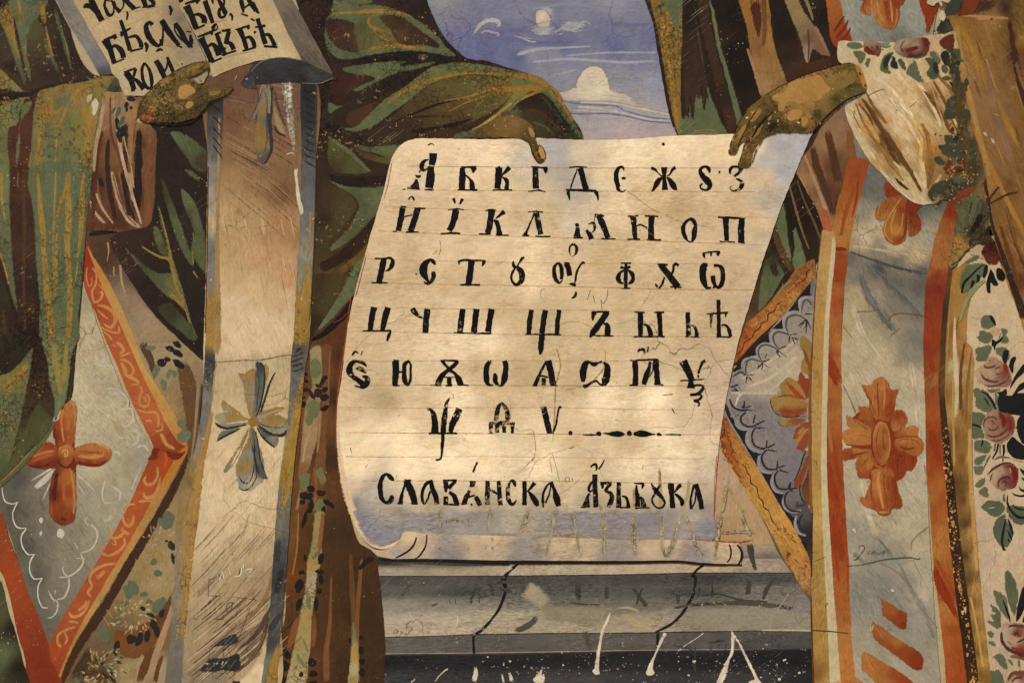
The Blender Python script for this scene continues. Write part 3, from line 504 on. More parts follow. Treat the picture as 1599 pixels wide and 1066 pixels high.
    L('~735,582,8 790,574,16 826,580,10', '790,580,56 778,650,48 768,720,44 755,770,44', '680,776,10 780,776,14', '~895,590,36 860,615,24 820,650,10', '~805,660,18 830,680,34 845,730,34 850,780,50', '825,784,14 930,786,10', chips=0.4)
    L('1090,594,8 1150,588,12 1215,595,8', '1145,600,10 1110,680,12 1080,750,20 1068,785,34', '1040,788,12 1100,790,12', '1160,600,38 1175,680,42 1195,780,40', '1150,795,12 1275,797,12', chips=0.6)
    L('~1480,705,12 1500,700,36 1510,715,10', '1502,720,26 1500,760,40 1498,800,56', '1465,808,12 1545,808,12')
    tile(900, 230, 300/1599)
    L('~80,690,20 105,720,36 125,765,44', '~145,650,10 150,600,6 158,560,10', '~100,640,10 135,630,20 150,650,18 148,690,14 125,715,8', '185,565,48 225,660,46 262,755,42', '155,560,10 230,572,12', '205,762,12 325,762,12', chips=0.3)
    L('~395,195,8 388,172,16 365,168,22 340,190,32 330,235,36 336,290,38 350,335,34', '~375,262,20 395,260,24 410,262,10', '~330,310,10 345,350,30 365,370,14 395,368,10 408,350,6', chips=0.55)
    L('~620,175,22 645,182,26 670,205,12 710,245,12', '~825,172,24 800,185,24 780,222,14 752,244,10', '730,168,50 730,240,30 732,300,34 735,358,48', '~712,252,10 690,270,36 665,310,40 640,350,20 625,370,8', '~752,252,10 775,275,34 800,315,44 820,345,38 835,358,10')
    L('~1105,215,14 1098,180,30 1070,162,16 1040,175,24 1028,205,32 1050,245,44 1085,280,52 1108,315,46 1095,350,26 1060,358,14 1032,340,16 1030,318,16 1050,305,10', chips=0.1)
    L('1180,208,12 1188,210,22 1196,212,12')
    L('~1275,225,10 1278,190,26 1300,165,18 1340,165,18 1370,180,36 1350,215,24 1310,245,16', '~1325,262,12 1355,275,24 1375,305,34 1360,345,28 1325,362,16 1290,360,10 1275,335,8 1300,325,5', chips=0.7, sp=0.3)
    L('425,574,10 515,572,12', '470,578,46 480,660,42 488,770,34', '425,766,10 530,768,14', '~500,655,10 530,645,14 560,655,14 590,675,10', '568,572,12 680,578,12', '625,578,48 620,660,44 620,770,48', '580,768,10 705,774,12')
    L('~938,600,22 895,640,26 885,690,34 900,740,30 925,780,14 950,790,10', '~935,595,16 965,605,34 988,650,24 980,700,40 975,750,34 958,792,12', chips=0.4)
    L('1175,584,12 1290,588,18 1405,594,10', '1240,590,48 1245,680,40 1248,780,36', '1190,785,10 1318,790,10', '1375,595,44 1368,680,50 1370,785,50', '1340,790,12 1400,796,12', chips=0.4)
    tile(560, 380, 300/1599)
    L('135,125,10 190,128,12 250,120,12', '212,125,44 195,220,46 170,325,44', '~235,122,12 270,125,22 285,150,32 275,190,34 250,222,20 225,230,8', '110,328,10 180,328,14 243,328,12')
    L('~635,180,10 625,155,34 600,138,22 575,150,34 545,190,56 540,240,60 560,285,36 585,325,14', '~642,245,10 625,248,36 622,280,34 600,325,22 575,338,16 545,318,10', '474,255,12 484,260,14')
    L('830,148,16 880,140,18 1058,145,12', '835,148,22 838,178,8', '~1045,150,26 1035,175,22 1028,192,8', '940,145,50 930,240,48 915,340,50', '845,345,12 930,345,14 1010,345,16')
    L('~1285,145,8 1290,180,26 1310,210,30', '~1380,120,10 1360,125,22 1335,165,12 1315,200,12', '~1320,205,30 1350,230,46 1360,280,44 1345,325,36 1310,345,24 1280,320,20 1270,280,20 1280,240,18 1305,205,14', chips=0.5)
    L('130,530,50 112,610,46 95,725,40', '245,532,46 220,620,48 200,720,38', '35,728,10 150,726,14 272,726,14', '~268,728,12 255,760,26 238,812,16', chips=0.35)
    L('~448,540,40 470,575,40 510,612,18 548,622,8', '575,545,46 562,640,44 555,745,44', chips=0.4)
    L('868,545,40 855,640,48 845,740,42', '982,545,48 970,640,44 960,740,46', '1108,545,50 1090,640,44 1078,735,46', '790,742,10 950,748,12 1105,748,14', chips=0.55)
    L('1438,552,36 1422,650,42 1415,755,36', '1555,555,40 1538,650,44 1525,750,40', '1525,760,46 1520,830,44 1515,880,40 1510,925,16', '1385,756,10 1600,758,12 1685,760,12', '1670,552,34 1655,650,36 1650,755,36', chips=0.5)
    tile(850, 380, 300/1599)
    L('~240,5,18 215,25,14 208,60,14 215,100,8', '~240,8,22 262,25,22 268,60,22 250,100,8 225,110,6', chips=0.4)
    L('~115,160,16 85,190,26 80,245,32 95,300,32 125,330,18 150,305,6', '~118,160,18 140,200,30 145,250,30 140,300,24', '165,160,10 210,165,12', '182,165,44 200,210,42 210,270,40', '~335,170,14 318,160,20 290,195,14 268,240,16 258,300,16 252,345,10', '~205,340,6 235,340,26 262,352,20', '~225,455,10 245,448,14 262,420,18 262,400,8', chips=0.7)
    L('635,165,12 720,165,14', '~632,195,20 660,205,16 715,195,18', '678,170,20 675,270,30 675,370,28', '~665,220,10 625,250,26 612,290,40 630,325,26 660,335,8', '~690,215,10 725,250,30 738,285,28 725,320,30 695,335,10', '635,375,8 712,374,10', chips=0.5)
    L('940,178,20 1025,178,16', '965,180,44 1040,270,48 1110,365,56', '1045,362,10 1140,366,14', '~1115,185,22 1095,172,24 1075,185,18 1068,230,18 1050,270,14', '~1000,280,14 985,320,18 970,355,16 945,372,12 930,350,16 922,335,8', chips=0.3)
    L('~1355,175,20 1325,190,50 1315,250,50 1325,320,46 1350,370,24 1385,365,14', '~1408,188,26 1440,185,20 1475,210,36 1485,270,32 1475,330,34 1450,368,22 1420,350,20 1400,372,10', '1400,268,36 1405,320,34 1425,370,20', '1312,85,14 1380,72,10 1460,68,12', '~1325,90,24 1325,105,20 1335,125,8', '~1385,75,20 1385,108,8', '~1446,72,30 1440,105,14', '1488,127,10 1489,127,9', chips=0.35)
    L('395,570,12 540,568,14', '~412,575,38 405,605,28 402,642,10', '520,570,44 490,620,44 440,690,48 400,745,44 378,782,12', '~490,670,10 515,672,30 525,700,44 525,765,46', '400,765,10 575,770,12', chips=0.35)
    L('745,570,10 835,575,12', '798,575,42 798,680,42 798,775,36', '728,775,10 1000,775,14', '~822,675,10 850,680,20 870,710,36 885,770,40', '908,574,10 995,572,12', '955,578,40 962,680,34 965,775,34', chips=0.5)
    L('1190,572,34 1195,680,34 1198,775,40', '1170,776,12 1300,778,10', '~1212,680,10 1240,685,18 1260,720,26 1268,775,34', chips=0.55)
    L('1445,470,28 1448,560,28 1448,680,30 1450,775,34', '~1348,588,8 1440,580,16 1525,575,14', '~1385,590,26 1384,650,16 1382,702,6', '1508,580,18 1506,615,6', '~1470,680,14 1510,680,18 1535,720,30 1545,775,26', '1428,778,10 1548,778,12', chips=0.65)
    tile(530, 540, 300/1599)
    L('~108,78,8 122,55,16 140,45,12 158,62,12', '195,42,8 180,78,6')
    L('~225,172,8 205,145,26 165,130,22 120,130,30 90,165,44 85,210,50 110,250,36 160,285,38 200,320,44', '~135,190,6 160,185,26 190,200,34 225,222,14', '~190,250,8 225,262,34 235,295,40 215,335,30 170,342,16 128,330,8', chips=0.65)
    L('470,125,50 470,220,50 462,325,42', '450,120,12 495,120,12', '485,215,14 530,215,14', '445,328,12 502,328,12', '~580,120,16 545,150,30 540,220,34 545,290,38 570,330,20', '~572,120,14 592,150,18 594,220,18 590,290,20 570,330,18', chips=0.5)
    L('838,118,12 990,124,14', '~855,120,26 885,160,22 920,200,26 960,230,24 995,280,50 1010,325,44', '~985,124,28 950,165,30 905,200,28 860,240,36 835,280,46 818,325,42', '870,258,10 970,260,10', '912,260,34 918,325,36', '760,325,10 850,328,10', '985,325,10 1075,325,10', '885,330,12 940,328,12', chips=0.65)
    L('~1268,118,10 1235,150,34 1222,210,42 1225,280,40 1240,320,26 1280,325,10', '~1290,225,16 1296,250,34 1300,300,30 1325,328,16', '~1372,122,36 1385,160,40 1380,215,44 1370,280,44 1350,325,20 1325,335,8', chips=0.6)
    L('~728,525,16 760,530,26 785,570,40 795,630,46 795,715,60', '~945,420,30 950,420,26', '~920,425,6 890,480,26 880,560,36 868,640,44 865,715,40', '1000,520,50 975,580,52 940,650,50 925,715,30', '745,722,14 980,724,16', '862,720,26 860,790,26 855,860,22 850,905,18 845,925,10', '~848,920,14 835,940,14 800,945,10', chips=0.75, sp=0.3)
    L('~1352,470,14 1325,500,28 1310,560,34 1302,620,34', '~1352,470,16 1385,520,36 1398,580,36 1395,625,26', '1245,640,20 1320,640,24 1460,640,16', '1260,650,34 1260,725,28', '1330,645,46 1375,655,60', '1310,650,34 1310,720,34', '1440,645,34 1438,725,22', '1370,660,30 1372,720,26', chips=0.9, sp=0.3)
    tile(820, 540, 300/1599)
    L('130,-40,40 128,20,36 138,60,10', chips=0.5)
    L('175,125,16 120,235,22 80,325,34', '190,120,50 215,220,48 232,322,48', '~120,250,10 150,248,14 190,262,12', '155,265,28 152,325,32', '62,328,10 100,328,12', '210,328,14 268,328,10', chips=0.3)
    L('~535,128,14 500,150,46 482,210,54 480,260,44 478,298,26', '~480,330,20 510,330,24 550,305,16 590,290,20 620,318,14 650,325,20', '~535,128,10 560,150,30 580,150,34 605,140,16 640,128,10', '~650,135,16 680,170,44 680,230,50 665,290,52 650,325,30', '490,345,14 520,335,10', chips=0.4)
    L('870,120,10 1000,115,14 1105,110,14', '912,125,46 918,220,40 915,320,44', '865,324,10 935,322,14', '~1040,130,20 1030,180,26 1005,250,46 985,320,34', '1085,115,44 1092,220,42 1100,318,44', '1070,318,12 1150,322,10', '~1060,135,10 1060,200,10 1030,260,10', chips=0.35)
    L('~935,50,12 955,30,18 985,28,22 990,60,12', '~1025,5,14 1015,50,8', chips=0.4)
    L('1310,125,70 1350,200,54 1385,280,44', '~1498,125,28 1475,135,22 1450,190,18 1438,230,16', '1438,240,18 1438,262,12', '1290,288,10 1385,284,14 1490,274,6', '1378,290,34 1375,350,60', '~1400,330,20 1450,325,14 1478,335,20 1465,370,24 1420,400,20 1370,405,18', '~1370,405,18 1420,400,14 1465,410,18 1450,440,20 1400,455,18', '~1400,455,16 1440,465,18 1445,490,14 1430,498,8', chips=0.45)
    L('125,510,12 175,508,14', '155,515,46 175,600,46 200,715,42', '~300,512,16 285,505,14 270,560,12 258,640,14 235,710,14', '180,722,14 240,718,10', chips=0.5)
    L('360,722,20 375,722,40 392,724,24'); L('~475,735,4 530,738,9 590,738,10', '~590,728,22 612,728,38 632,730,22', '~645,722,6 700,728,20 750,730,44 800,730,36 828,730,6', '~845,722,20 865,725,46 885,725,20', '~900,728,20 940,728,44 990,728,46 1040,732,24 1080,733,6', '~1095,736,16 1115,732,26 1135,740,6', '~1165,736,8 1230,734,12 1295,737,8', chips=0.3)
    tile(570, 700, 300/1599)
    L('~240,265,10 215,240,40 180,210,20 145,235,30 128,290,36 128,350,36 140,410,34 170,445,22 205,440,34 225,400,34 222,385,10', chips=0.4)
    L('345,262,50 390,360,56 415,455,44', '~340,275,14 310,370,20 295,455,40', '330,260,14 385,262,12', '270,455,10 315,455,10', '385,458,12 440,455,10', chips=0.35)
    L('~560,265,20 510,290,24 480,350,22 475,410,24 490,455,14 515,430,14 545,350,12', '~545,262,34 565,340,38 590,400,38 600,460,34', chips=0.55)
    L('650,262,12 765,262,16', '~672,270,42 672,320,36 672,360,10', '~755,268,24 720,300,30 695,330,28', '~700,360,20 740,390,38 760,440,40 775,468,20', '672,395,34 672,455,34', '650,460,12 780,465,12', chips=0.6)
    L('~895,268,50 890,300,40 870,310,10', '~935,110,12 915,150,16 900,195,14', '~870,345,20 845,400,40 820,460,30', '885,385,60 890,400,50', '~920,395,30 940,430,40 960,470,30', '800,462,10 850,450,14', '885,455,18 888,472,12', chips=0.75, sp=0.3)
    L('1018,265,32 1018,360,36 1020,465,36', '~1040,340,12 1070,355,20 1100,375,10', '1112,265,30 1118,360,34 1125,468,34', chips=0.7)
    L('~1250,315,10 1240,275,32 1215,265,18 1190,320,26 1188,390,34 1200,440,34 1230,462,22 1260,425,12', chips=0.6)
    L('1325,268,32 1328,360,34 1325,468,32', '~1412,282,34 1380,320,20 1350,355,10', '~1355,350,12 1385,385,34 1420,440,44 1435,475,24', chips=0.45)
    L('~1545,280,10 1510,310,16 1480,380,16 1478,440,20 1485,485,10', '~1545,275,34 1570,330,24 1590,400,50 1610,475,40', '~1500,450,12 1530,380,12 1545,300,10', chips=0.6)
    tile(860, 700, 300/1599)
    L('367,212,38 365,290,40 370,380,36 375,485,38', '~345,265,10 365,275,20', '~345,270,10 315,320,22 325,355,16 350,340,10', '~320,370,16 305,400,18 300,440,40 290,480,60', '248,484,10 320,480,10', chips=0.5)
    L('~330,152,12 345,135,14 375,128,22 380,155,16 372,182,6', '445,88,8 420,140,12 398,172,10')
    L('410,285,20 505,282,20', '~428,290,28 428,330,14', '~495,290,24 465,330,22 445,352,14', '~450,352,14 490,365,28 508,400,34 495,450,36 480,490,16', '~480,440,10 470,480,10', chips=0.55)
    L('565,285,30 562,380,34 565,480,38', '545,280,10 580,282,10', '~590,392,10 620,400,20 640,440,24 645,485,30', '540,485,10 660,488,12', chips=0.5)
    L('690,285,10 775,288,14', '~765,295,26 760,330,10', '~710,300,12 712,350,24 720,400,34 720,480,40', '~740,400,10 760,420,30 775,490,40', '700,492,12 820,490,10', chips=0.8)
    L('~835,285,10 850,320,26 875,350,40 905,385,30 935,420,20 945,450,18 925,485,14 890,490,12 855,465,14 840,420,14 860,380,16 895,320,20 910,292,8', chips=0.55)
    L('995,290,46 1005,390,38 1012,492,38', '975,290,10 1015,292,10', '~1085,300,16 1065,310,30 1035,350,14 1015,370,10', '~1030,375,14 1065,400,26 1090,440,34 1085,475,16 1100,440,8', chips=0.4)
    L('~1190,300,18 1170,370,14 1160,440,20 1165,500,16', '~1205,292,36 1230,380,38 1255,500,36', '~1170,500,10 1195,440,12 1205,360,12', chips=0.5)
    # the stop above the first row
    photo(); D.update(grain='h'); blobs('letter', t, '1035.5,225.5,2.5,2.6', INK, speck=0, chips=0)
    return t
alphabet_scroll()
# ------------------------------------------------------------------ left figure
GR, GRD, OC, BR, DK, OL = '5f6e4c', '4a5439', '8a6d33', '3c2418', '241a13', '4f4426'
def left_person():
    photo(); level(4)
    t = thing('person', 'painted figure on the left in a green mantle and a pale cross-marked stole', 'person', (330, 1066))
    # tunic and the lozenge panel ---------------------------------------------------
    D.update(grain='v', speck=0.2, chip='b9a27a', chips=0.25, crack=0.6)
    tunic = fill('tunic', t, '130,360 240,380 340,380 345,560 300,900 290,1100 100,1100 90,950 200,800 250,720', '170,400,47301f 220,430,4a3a2a 200,470,7b6b5a 230,520,8a7b66 270,560,8b7c62 290,600,82715a 262,640,857558 290,680,6b5438 240,850,8a7556 260,900,93805f 250,960,846f4c 190,1000,5d4a33 200,1050,8f7f5e 270,1000,6f5335 250,1050,93826b 160,1050,4a3520 300,620,6a5030')
    TINT[:] = 1.05, 1.01, 0.93
    panel = fill('panel', t, '-40,700 60,600 110,540 130,440 150,500 180,580 210,650 240,705 232,720 200,790 150,880 100,960 75,1010 50,960 30,880 0,800 -40,780', '130,460,8b877d 135,520,a09b8f 145,560,9b968c 120,600,a8a397 130,640,a39e93 180,640,9d988e 160,600,98938a 200,690,98948b 220,710,8b8984 180,740,95918a 150,720,a8a295 140,780,8f8d87 180,800,908e88 120,820,7e7d79 60,760,6d6a68 30,750,4c4b4b 20,800,504e4d 40,850,4f4e4d 70,830,686663 60,900,555453 90,900,73716c 110,880,7b7975 140,840,86847e 70,960,5a5958 90,940,6b6965', grain='e', g=0.3, step=6, crack=1.0)
    TINT[:] = 1, 1, 1
    ROOT[panel] = ROOT[t]
    tile(0, 533)
    strokes('scroll_tracery', panel, ['~620,60,14 650,90,12 640,140,14 590,130,10', '~600,150,12 690,150,10 730,180,6', '~700,330,12 760,320,16 800,370,14 780,420,16 720,400,12 690,350,10', '~760,430,16 820,420,14 830,480,14 790,530,14 750,500,10', '~800,560,12 860,560,16 860,620,14 820,650,12', '~700,690,14 740,690,16 745,725,12', '~850,660,12 900,650,14 930,690,10', '~880,780,8 850,850,10 820,930,10', '~660,860,14 640,930,12 650,1000,10 700,1000,12', '~700,900,10 750,940,14 740,1000,14', '~560,180,8 580,260,8 640,290,6', '~640,300,10 700,290,10 760,310,8', '~540,580,8 600,560,8', '~860,470,10 880,520,10', '~700,560,10 760,600,12 800,590,8'], 'b3ada0', soft=0.8, kind='stuff', chips=0, streak=0.05)
    each('hatch_spray', panel, ['340,780,14 190,870,8', '~345,795,16 270,870,34 210,920,24', '320,870,12 262,1000,8', '~450,790,8 530,800,10 610,850,8', '~455,810,8 520,860,10 600,940,6', '~470,850,8 500,910,8 540,970,5', '~480,800,6 550,850,6 640,880,4'], ['b5b0a4']*3+['a7a296'], soft=0.4, chips=0)
    each('white_scallop', panel, ['~15,910,5 20,960,7 40,1000,7 85,1010,6 112,998,4', '~112,998,8 95,1030,7 80,1066,6'], 'c2bfb4', chips=0)
    tile(0, 799)
    each('white_scallop', panel, ['~80,0,7 85,50,8 110,95,8 165,100,5', '~165,105,8 135,150,8 140,210,8 175,262,7 215,262,5', '~215,262,8 190,310,8 188,370,8 215,415,7 265,410,5', '~265,410,8 240,460,8 240,530,7 265,590,7 300,595,5'], 'c2bfb4', chips=0)
    strokes('scroll_tracery', panel, ['~560,70,12 600,110,14 605,170,14 570,230,12 500,255,10', '~560,90,12 530,50,12 560,30,10', '~500,255,10 520,300,12 500,350,14 430,400,12 360,405,8', '~390,330,12 400,380,12 430,400,10', '~430,400,12 430,470,14 400,530,12 350,545,10', '~300,480,12 330,540,12 360,560,10 355,620,12 320,655,10 285,660,6', '~345,475,8 345,520,10', '~460,180,8 480,215,10 490,240,8', '~640,60,10 690,40,12 680,0,14', '460,285,6 540,290,8'], 'a9a59a', soft=0.7, kind='stuff', chips=0)
    blobs('white_dab', panel, '257,50,12,18 256,132,8,14 380,132,24,30', 'b9b4a8')
    # orange bands
    D.update(chips=0.1, speck=0.12)
    photo()
    fill('orange_band', t, '135,375 150,410 165,445 185,490 205,530 225,580 245,620 262,655 290,700 272,740 245,790 215,840 190,885 160,930 130,975 105,1020 85,1070 60,1066 75,1010 100,960 150,880 200,790 232,720 240,700 225,665 205,625 185,575 165,530 150,490 133,450 130,400',
         '140,400,8d3117 150,460,a04422 180,540,a8502b 210,600,ab542d 240,650,ad5a31 270,690,8a3a1c 240,710,8f3d1d 255,730,a44319 220,780,a64e28 190,840,a85029 150,900,a24b27 110,960,9f4a28 90,1020,9a4020 80,1060,8a3317', smooth=True, grain='d')
    fill('gold_edging', t, '137,385 146,400 165,430 185,470 207,520 225,570 250,610 275,650 293,695 280,690 262,665 245,630 225,590 205,545 185,500 165,460 147,415', '150,410,b07d3a 190,480,b08a4a 230,570,b38d4c 270,650,b08747 290,690,a9743a', grain='e')
    fill('gold_edging', t, '294,697 285,720 262,760 240,800 215,845 190,885 160,935 135,975 110,1020 95,1066 88,1066 105,1020 130,968 155,925 185,875 212,828 238,780 260,740 280,705', '280,720,a8702f 220,830,a98048 160,930,ab854c 100,1040,a3743c', grain='d')
    fill('shadow_edge', t, '296,702 290,735 270,780 235,840 200,900 165,960 130,1010 100,1066 92,1068 108,1022 135,975 165,930 190,885 215,845 245,795 270,750', '3d2718', grain='d', soft=1.5)
    tile(0, 533); fill('red_fold', t, '960,660 1010,670 1100,690 1155,680 1150,700 1100,745 1050,720 1010,680 990,700 975,740 920,735 940,700', '960,690,6b2210 1100,700,6d2411 950,730,7a2c14', grain='h', soft=1)
    GO = 'b3814a'
    tile(0, 266)
    sc = ['~545,600,10 540,660,12 555,720,12 575,700,10 570,660,8', '~570,600,10 600,640,12 600,700,16 575,760,16 590,820,18 630,800,18 640,760,18 610,770,12', '~600,700,6 640,740,10 625,760,8', '~600,840,12 660,850,20 710,890,24 720,940,22 690,980,18 640,950,10', '~600,860,8 640,900,14 680,930,12', '~620,970,8 680,1000,14 740,1010,16 740,960,10', '~630,990,8 690,1040,14 700,1066,14']
    strokes('gold_scrollwork', t, sc, GO, soft=0.35, kind='stuff')
    tile(0, 533)
    strokes('gold_scrollwork', t, ['~720,0,16 760,30,22 770,60,20 740,80,16', '~740,95,16 790,80,14 830,60,8', '~740,110,16 790,120,16 830,160,18 830,200,16 800,210,14', '~750,120,14 780,170,24 790,210,20 850,240,24 860,265,18 810,265,12', '~870,270,12 885,310,18 870,360,18 880,400,20 920,400,18 930,350,14 900,320,14', '~890,330,14 910,370,20 900,385,12', '~850,420,12 910,440,14 970,440,12 990,480,14 985,540,18', '~900,500,16 940,490,16 940,520,14', '~960,560,12 1010,550,14 1010,500,14', '~1000,560,20 1040,640,24 1100,670,16', '~980,770,14 985,830,16 960,880,20 920,890,20 900,860,16 920,830,10', '~1000,830,12 990,900,16 960,960,24 910,970,22 890,930,14', '~850,1000,18 920,990,14 960,1000,8', '~770,1060,14 800,1020,14 850,1010,14', '~700,10,12 730,40,10', '~1020,680,16 1040,730,20 1020,790,16'], [GO]*15+['b5481a'], soft=0.35, kind='stuff')
    tile(0, 799)
    strokes('gold_scrollwork', t, ['~770,0,14 770,50,18 800,85,22 830,60,20 830,10,14', '~790,40,12 815,50,12', '~780,90,12 760,110,16 790,130,22 820,140,16', '~720,90,10 690,120,14 700,160,16 750,150,20 780,120,14', '~690,180,16 720,200,22 710,160,12', '~640,190,10 630,240,14 670,270,18 730,250,20 780,200,18 770,150,14', '~620,290,24 640,290,18', '~740,320,14 650,330,18 580,370,20 560,420,18 575,460,16 550,500,20 580,530,24', '~600,420,18 640,380,22 660,360,10', '~590,390,10 620,400,14', '~560,540,14 540,600,16 500,640,20 450,650,20 430,610,14', '~480,620,22 530,580,18 540,540,10', '~420,680,16 450,680,18 500,690,10', '~480,710,12 420,730,16 370,760,16 360,810,16 390,850,20', '~400,740,12 420,790,16 400,830,18', '340,890,12 350,920,12'], GO, soft=0.35, kind='stuff')
    # left orange band at the frame edge
    photo()
    fill('orange_band', t, '-30,800 0,797 15,840 30,880 45,925 60,960 76,1005 80,1030 100,1080 45,1080 40,1030 28,990 15,930 0,890 -30,880', '0,830,8a3a1c 20,860,923e1e 30,930,8f3b1b 50,990,84331a 60,1040,7c2c16 10,900,9a3f1a', speck=0.5, grain='e')
    fill('mantle_hem', t, '-30,905 0,905 12,950 25,990 35,1030 45,1080 -30,1080', '0,960,4a4a30 5,1020,5a6646 20,980,241c15 30,1040,231b14', speck=0.6, grain='e')
    # flowered lining strip left of the stole
    D.update(speck=0.25, chips=0.35, grain='d')
    tile(0, 533)
    strokes('brown_fold', tunic, ['~880,0,50 940,120,40 970,240,16', '~1130,100,60 1170,260,90 1200,420,90 1200,600,50 1180,760,24', '~1230,100,24 1235,300,20 1215,560,16 1190,760,8'], ['4e3826', '5c4229', '7c6a55'], soft=0.4, grain='v')
    strokes('gold_hatching', tunic, ['1000,330,8 1060,280,6', '1010,380,8 1110,300,6', '1040,400,8 1140,330,6', '1050,440,8 1150,360,6', '1080,460,8 1150,410,6', '1090,490,8 1160,440,6'], '9c7c42', soft=0.4, kind='stuff')
    blobs('leaf', tunic, '940,40,34,16,0 975,180,22,40,20 1020,270,20,36,-10 1055,200,16,30,20 1090,200,16,22,0 1150,590,36,50,60 1130,510,30,22,40', '67705a')
    blobs('flower_spot', tunic, '1105,15,30,18,50 1110,75,34,18,30 1115,140,40,20,35 1060,45,30,16,20 1010,130,28,26,0 1045,110,20,16,30', '211c1c')
    tuft('yellow_flower', tunic, 1010, 85, 60, ['a08a62', 'ad9c7a', '9a8250'])
    tile(0, 266)
    blobs('leaf', tunic, '965,1000,28,22,0 940,1035,34,22,0 1010,1030,26,26,0 1040,1000,14,24,0 1050,1045,16,26,0', '5f7056')
    strokes('light_dash', tunic, ['~672,450,12 680,500,10 668,570,4', '~710,600,10 712,660,4', '~750,590,14 762,700,14 790,800,10 800,870,4'], '96795f', kind='stuff')
    fill('lavender_lining', tunic, '780,760 860,790 960,900 1040,980 1100,1040 1120,1066 880,1066 830,960', '820,800,7a6455 900,900,85735f 1000,1010,857459', soft=3, grain='e')
    tile(0, 799)
    strokes('gold_hatching', tunic, ['%d,%d,8 %d,%d,6' % (900+i*22-d, 210+i*6+k*70, 960+i*22-d, 330+i*8+k*70) for i in range(5) for k, d in ((0, 0), (1, 60))]+['660,600,10 720,680,8', '640,640,10 690,720,8', '700,560,10 740,640,8'], '9b7b45', soft=0.4, kind='stuff')
    blobs('leaf', tunic, '1045,50,40,60,20 1000,60,20,30 830,470,50,30,60 800,500,26,50,-20 900,510,26,16,0 780,565,26,20,0 930,560,24,20 985,580,30,50,30 1020,550,16,30 640,760,40,50,-10 670,780,18,30 735,680,30,16,0 745,610,20,10,0 985,380,26,20,0 960,310,18,26,30 680,960,36,20,20 490,1020,26,46,0', '5f6e55', rough=1.2)
    fill('brown_shadow', tunic, '720,740 800,740 900,690 960,650 1010,600 1060,520 1080,480 1060,600 1010,740 960,830 880,900 800,910 730,850', '760,780,6a4322 900,800,6b4526 980,700,5d3c20 1050,560,573a22', soft=2)
    tuft('pale_flower', tunic, 1005, 165, 95, ['ad9f7f', 'b3a27c', '9d8a62', 'b5976a'], 90, 2)
    tuft('pale_flower', tunic, 830, 655, 120, ['b8955a', 'b3a07a', 'c0ab80', 'a88648', 'a59a80'], 130, 3)
    blobs('flower_spot', tunic, '960,700,40,22,70 980,740,20,40,-10 920,770,20,40,10 870,790,20,46,20 820,790,34,26,-20 730,830,20,30,20 890,600,20,12,30 1010,630,16,26,20 940,640,30,12,20', '27211f')
    tuft('pale_flower', tunic, 640, 970, 130, ['b5a279', 'b9ab8c', 'a48f63', 'a08040', '3a3428'], 150, 4)
    strokes('brown_fold', tunic, ['~1000,820,30 930,900,60 880,1000,60 860,1070,50', '~1020,880,14 980,980,30 960,1070,40', '~560,820,10 540,900,50 500,1000,80 480,1066,80'], ['5b3a21', '5f3c24', '40301f'], soft=0.4)
    strokes('pink_lining', tunic, ['~1075,560,8 1060,640,26 1020,760,40 970,900,40 930,1066,40', '~900,880,24 860,960,26 840,1066,20'], ['9a7d62', '8c7a5e'], soft=0.5)
    blobs('flower_spot', tunic, '660,1020,30,8,40 700,1040,34,8,50 640,940,16,8,0 720,880,20,8,60 1070,210,20,30,-20 1080,290,12,36,-10 1040,180,12,8', '2a2420')
    # brown tunic skirt between stole and ledge ---------------------------------------
    photo(); level(5); D.update(grain='v', speck=0.3, chip='9a7a48', chips=0.2)
    skirt = fill('skirt', t, '478,530 520,495 556,455 552,520 532,600 527,660 527,710 533,760 545,800 560,845 588,868 588,1090 420,1090 445,960 448,800 462,700 470,620', '480,560,5f3a20 470,640,6b4527 460,760,66401f 455,900,60391c 450,1040,56341c 500,580,6a3e22 510,650,69401f 510,750,5d3a1f 520,520,55301b 540,560,3a2314 520,620,392415 515,720,3b2717 530,830,3d2919 540,900,402a17 560,950,3a2716 520,980,48301a 570,1040,3a2818 500,900,463019', g=0.25)
    tile(400, 533)
    fill('pale_fold', skirt, '335,55 405,30 415,200 400,420 385,600 350,720 330,800 265,860 275,700 290,520 310,380 345,280', '370,60,857c5c 380,200,74704e 350,420,7d6c4c 330,560,937a5e 320,700,8f7355 300,800,7c5a39', soft=2.5, grain='v')
    fill('copper_fold', skirt, '408,30 470,20 465,200 455,420 440,560 440,700 430,900 440,1066 330,1066 345,860 370,720 390,560 405,400 415,200', '430,100,6d4023 430,400,74462a 410,600,724527 390,800,6b4528 400,1000,604024', soft=2)
    strokes('light_streak', skirt, ['~400,420,20 395,560,16 380,700,10', '~330,560,10 310,640,14 290,760,10', '~450,320,8 460,60,6'], ['927250', 'a08a6c', '7f5a3a'], soft=0.6)
    strokes('bright_streak', skirt, ['~360,780,16 375,900,20 360,1066,24', '~250,1060,20 290,860,10'], ['7b4f2d', '8a6a45'], soft=0.5)
    strokes('red_edge', skirt, ['~548,20,10 530,90,8 515,200,7 508,330,6 505,480,5 503,600,5 512,720,5 522,860,4 560,1000,5', '~548,40,22 532,120,12 515,260,8'], ['7c3a1c', '54271a'], soft=0.3)
    leaves = '370,170,36,60,0 355,420,40,60,10 330,490,26,36,0 400,820,26,36,0 415,860,20,34,0 300,880,30,60,0 320,840,20,26,30 400,1020,34,40,0'
    blobs('leaf', skirt, leaves, '65694a', rough=1)
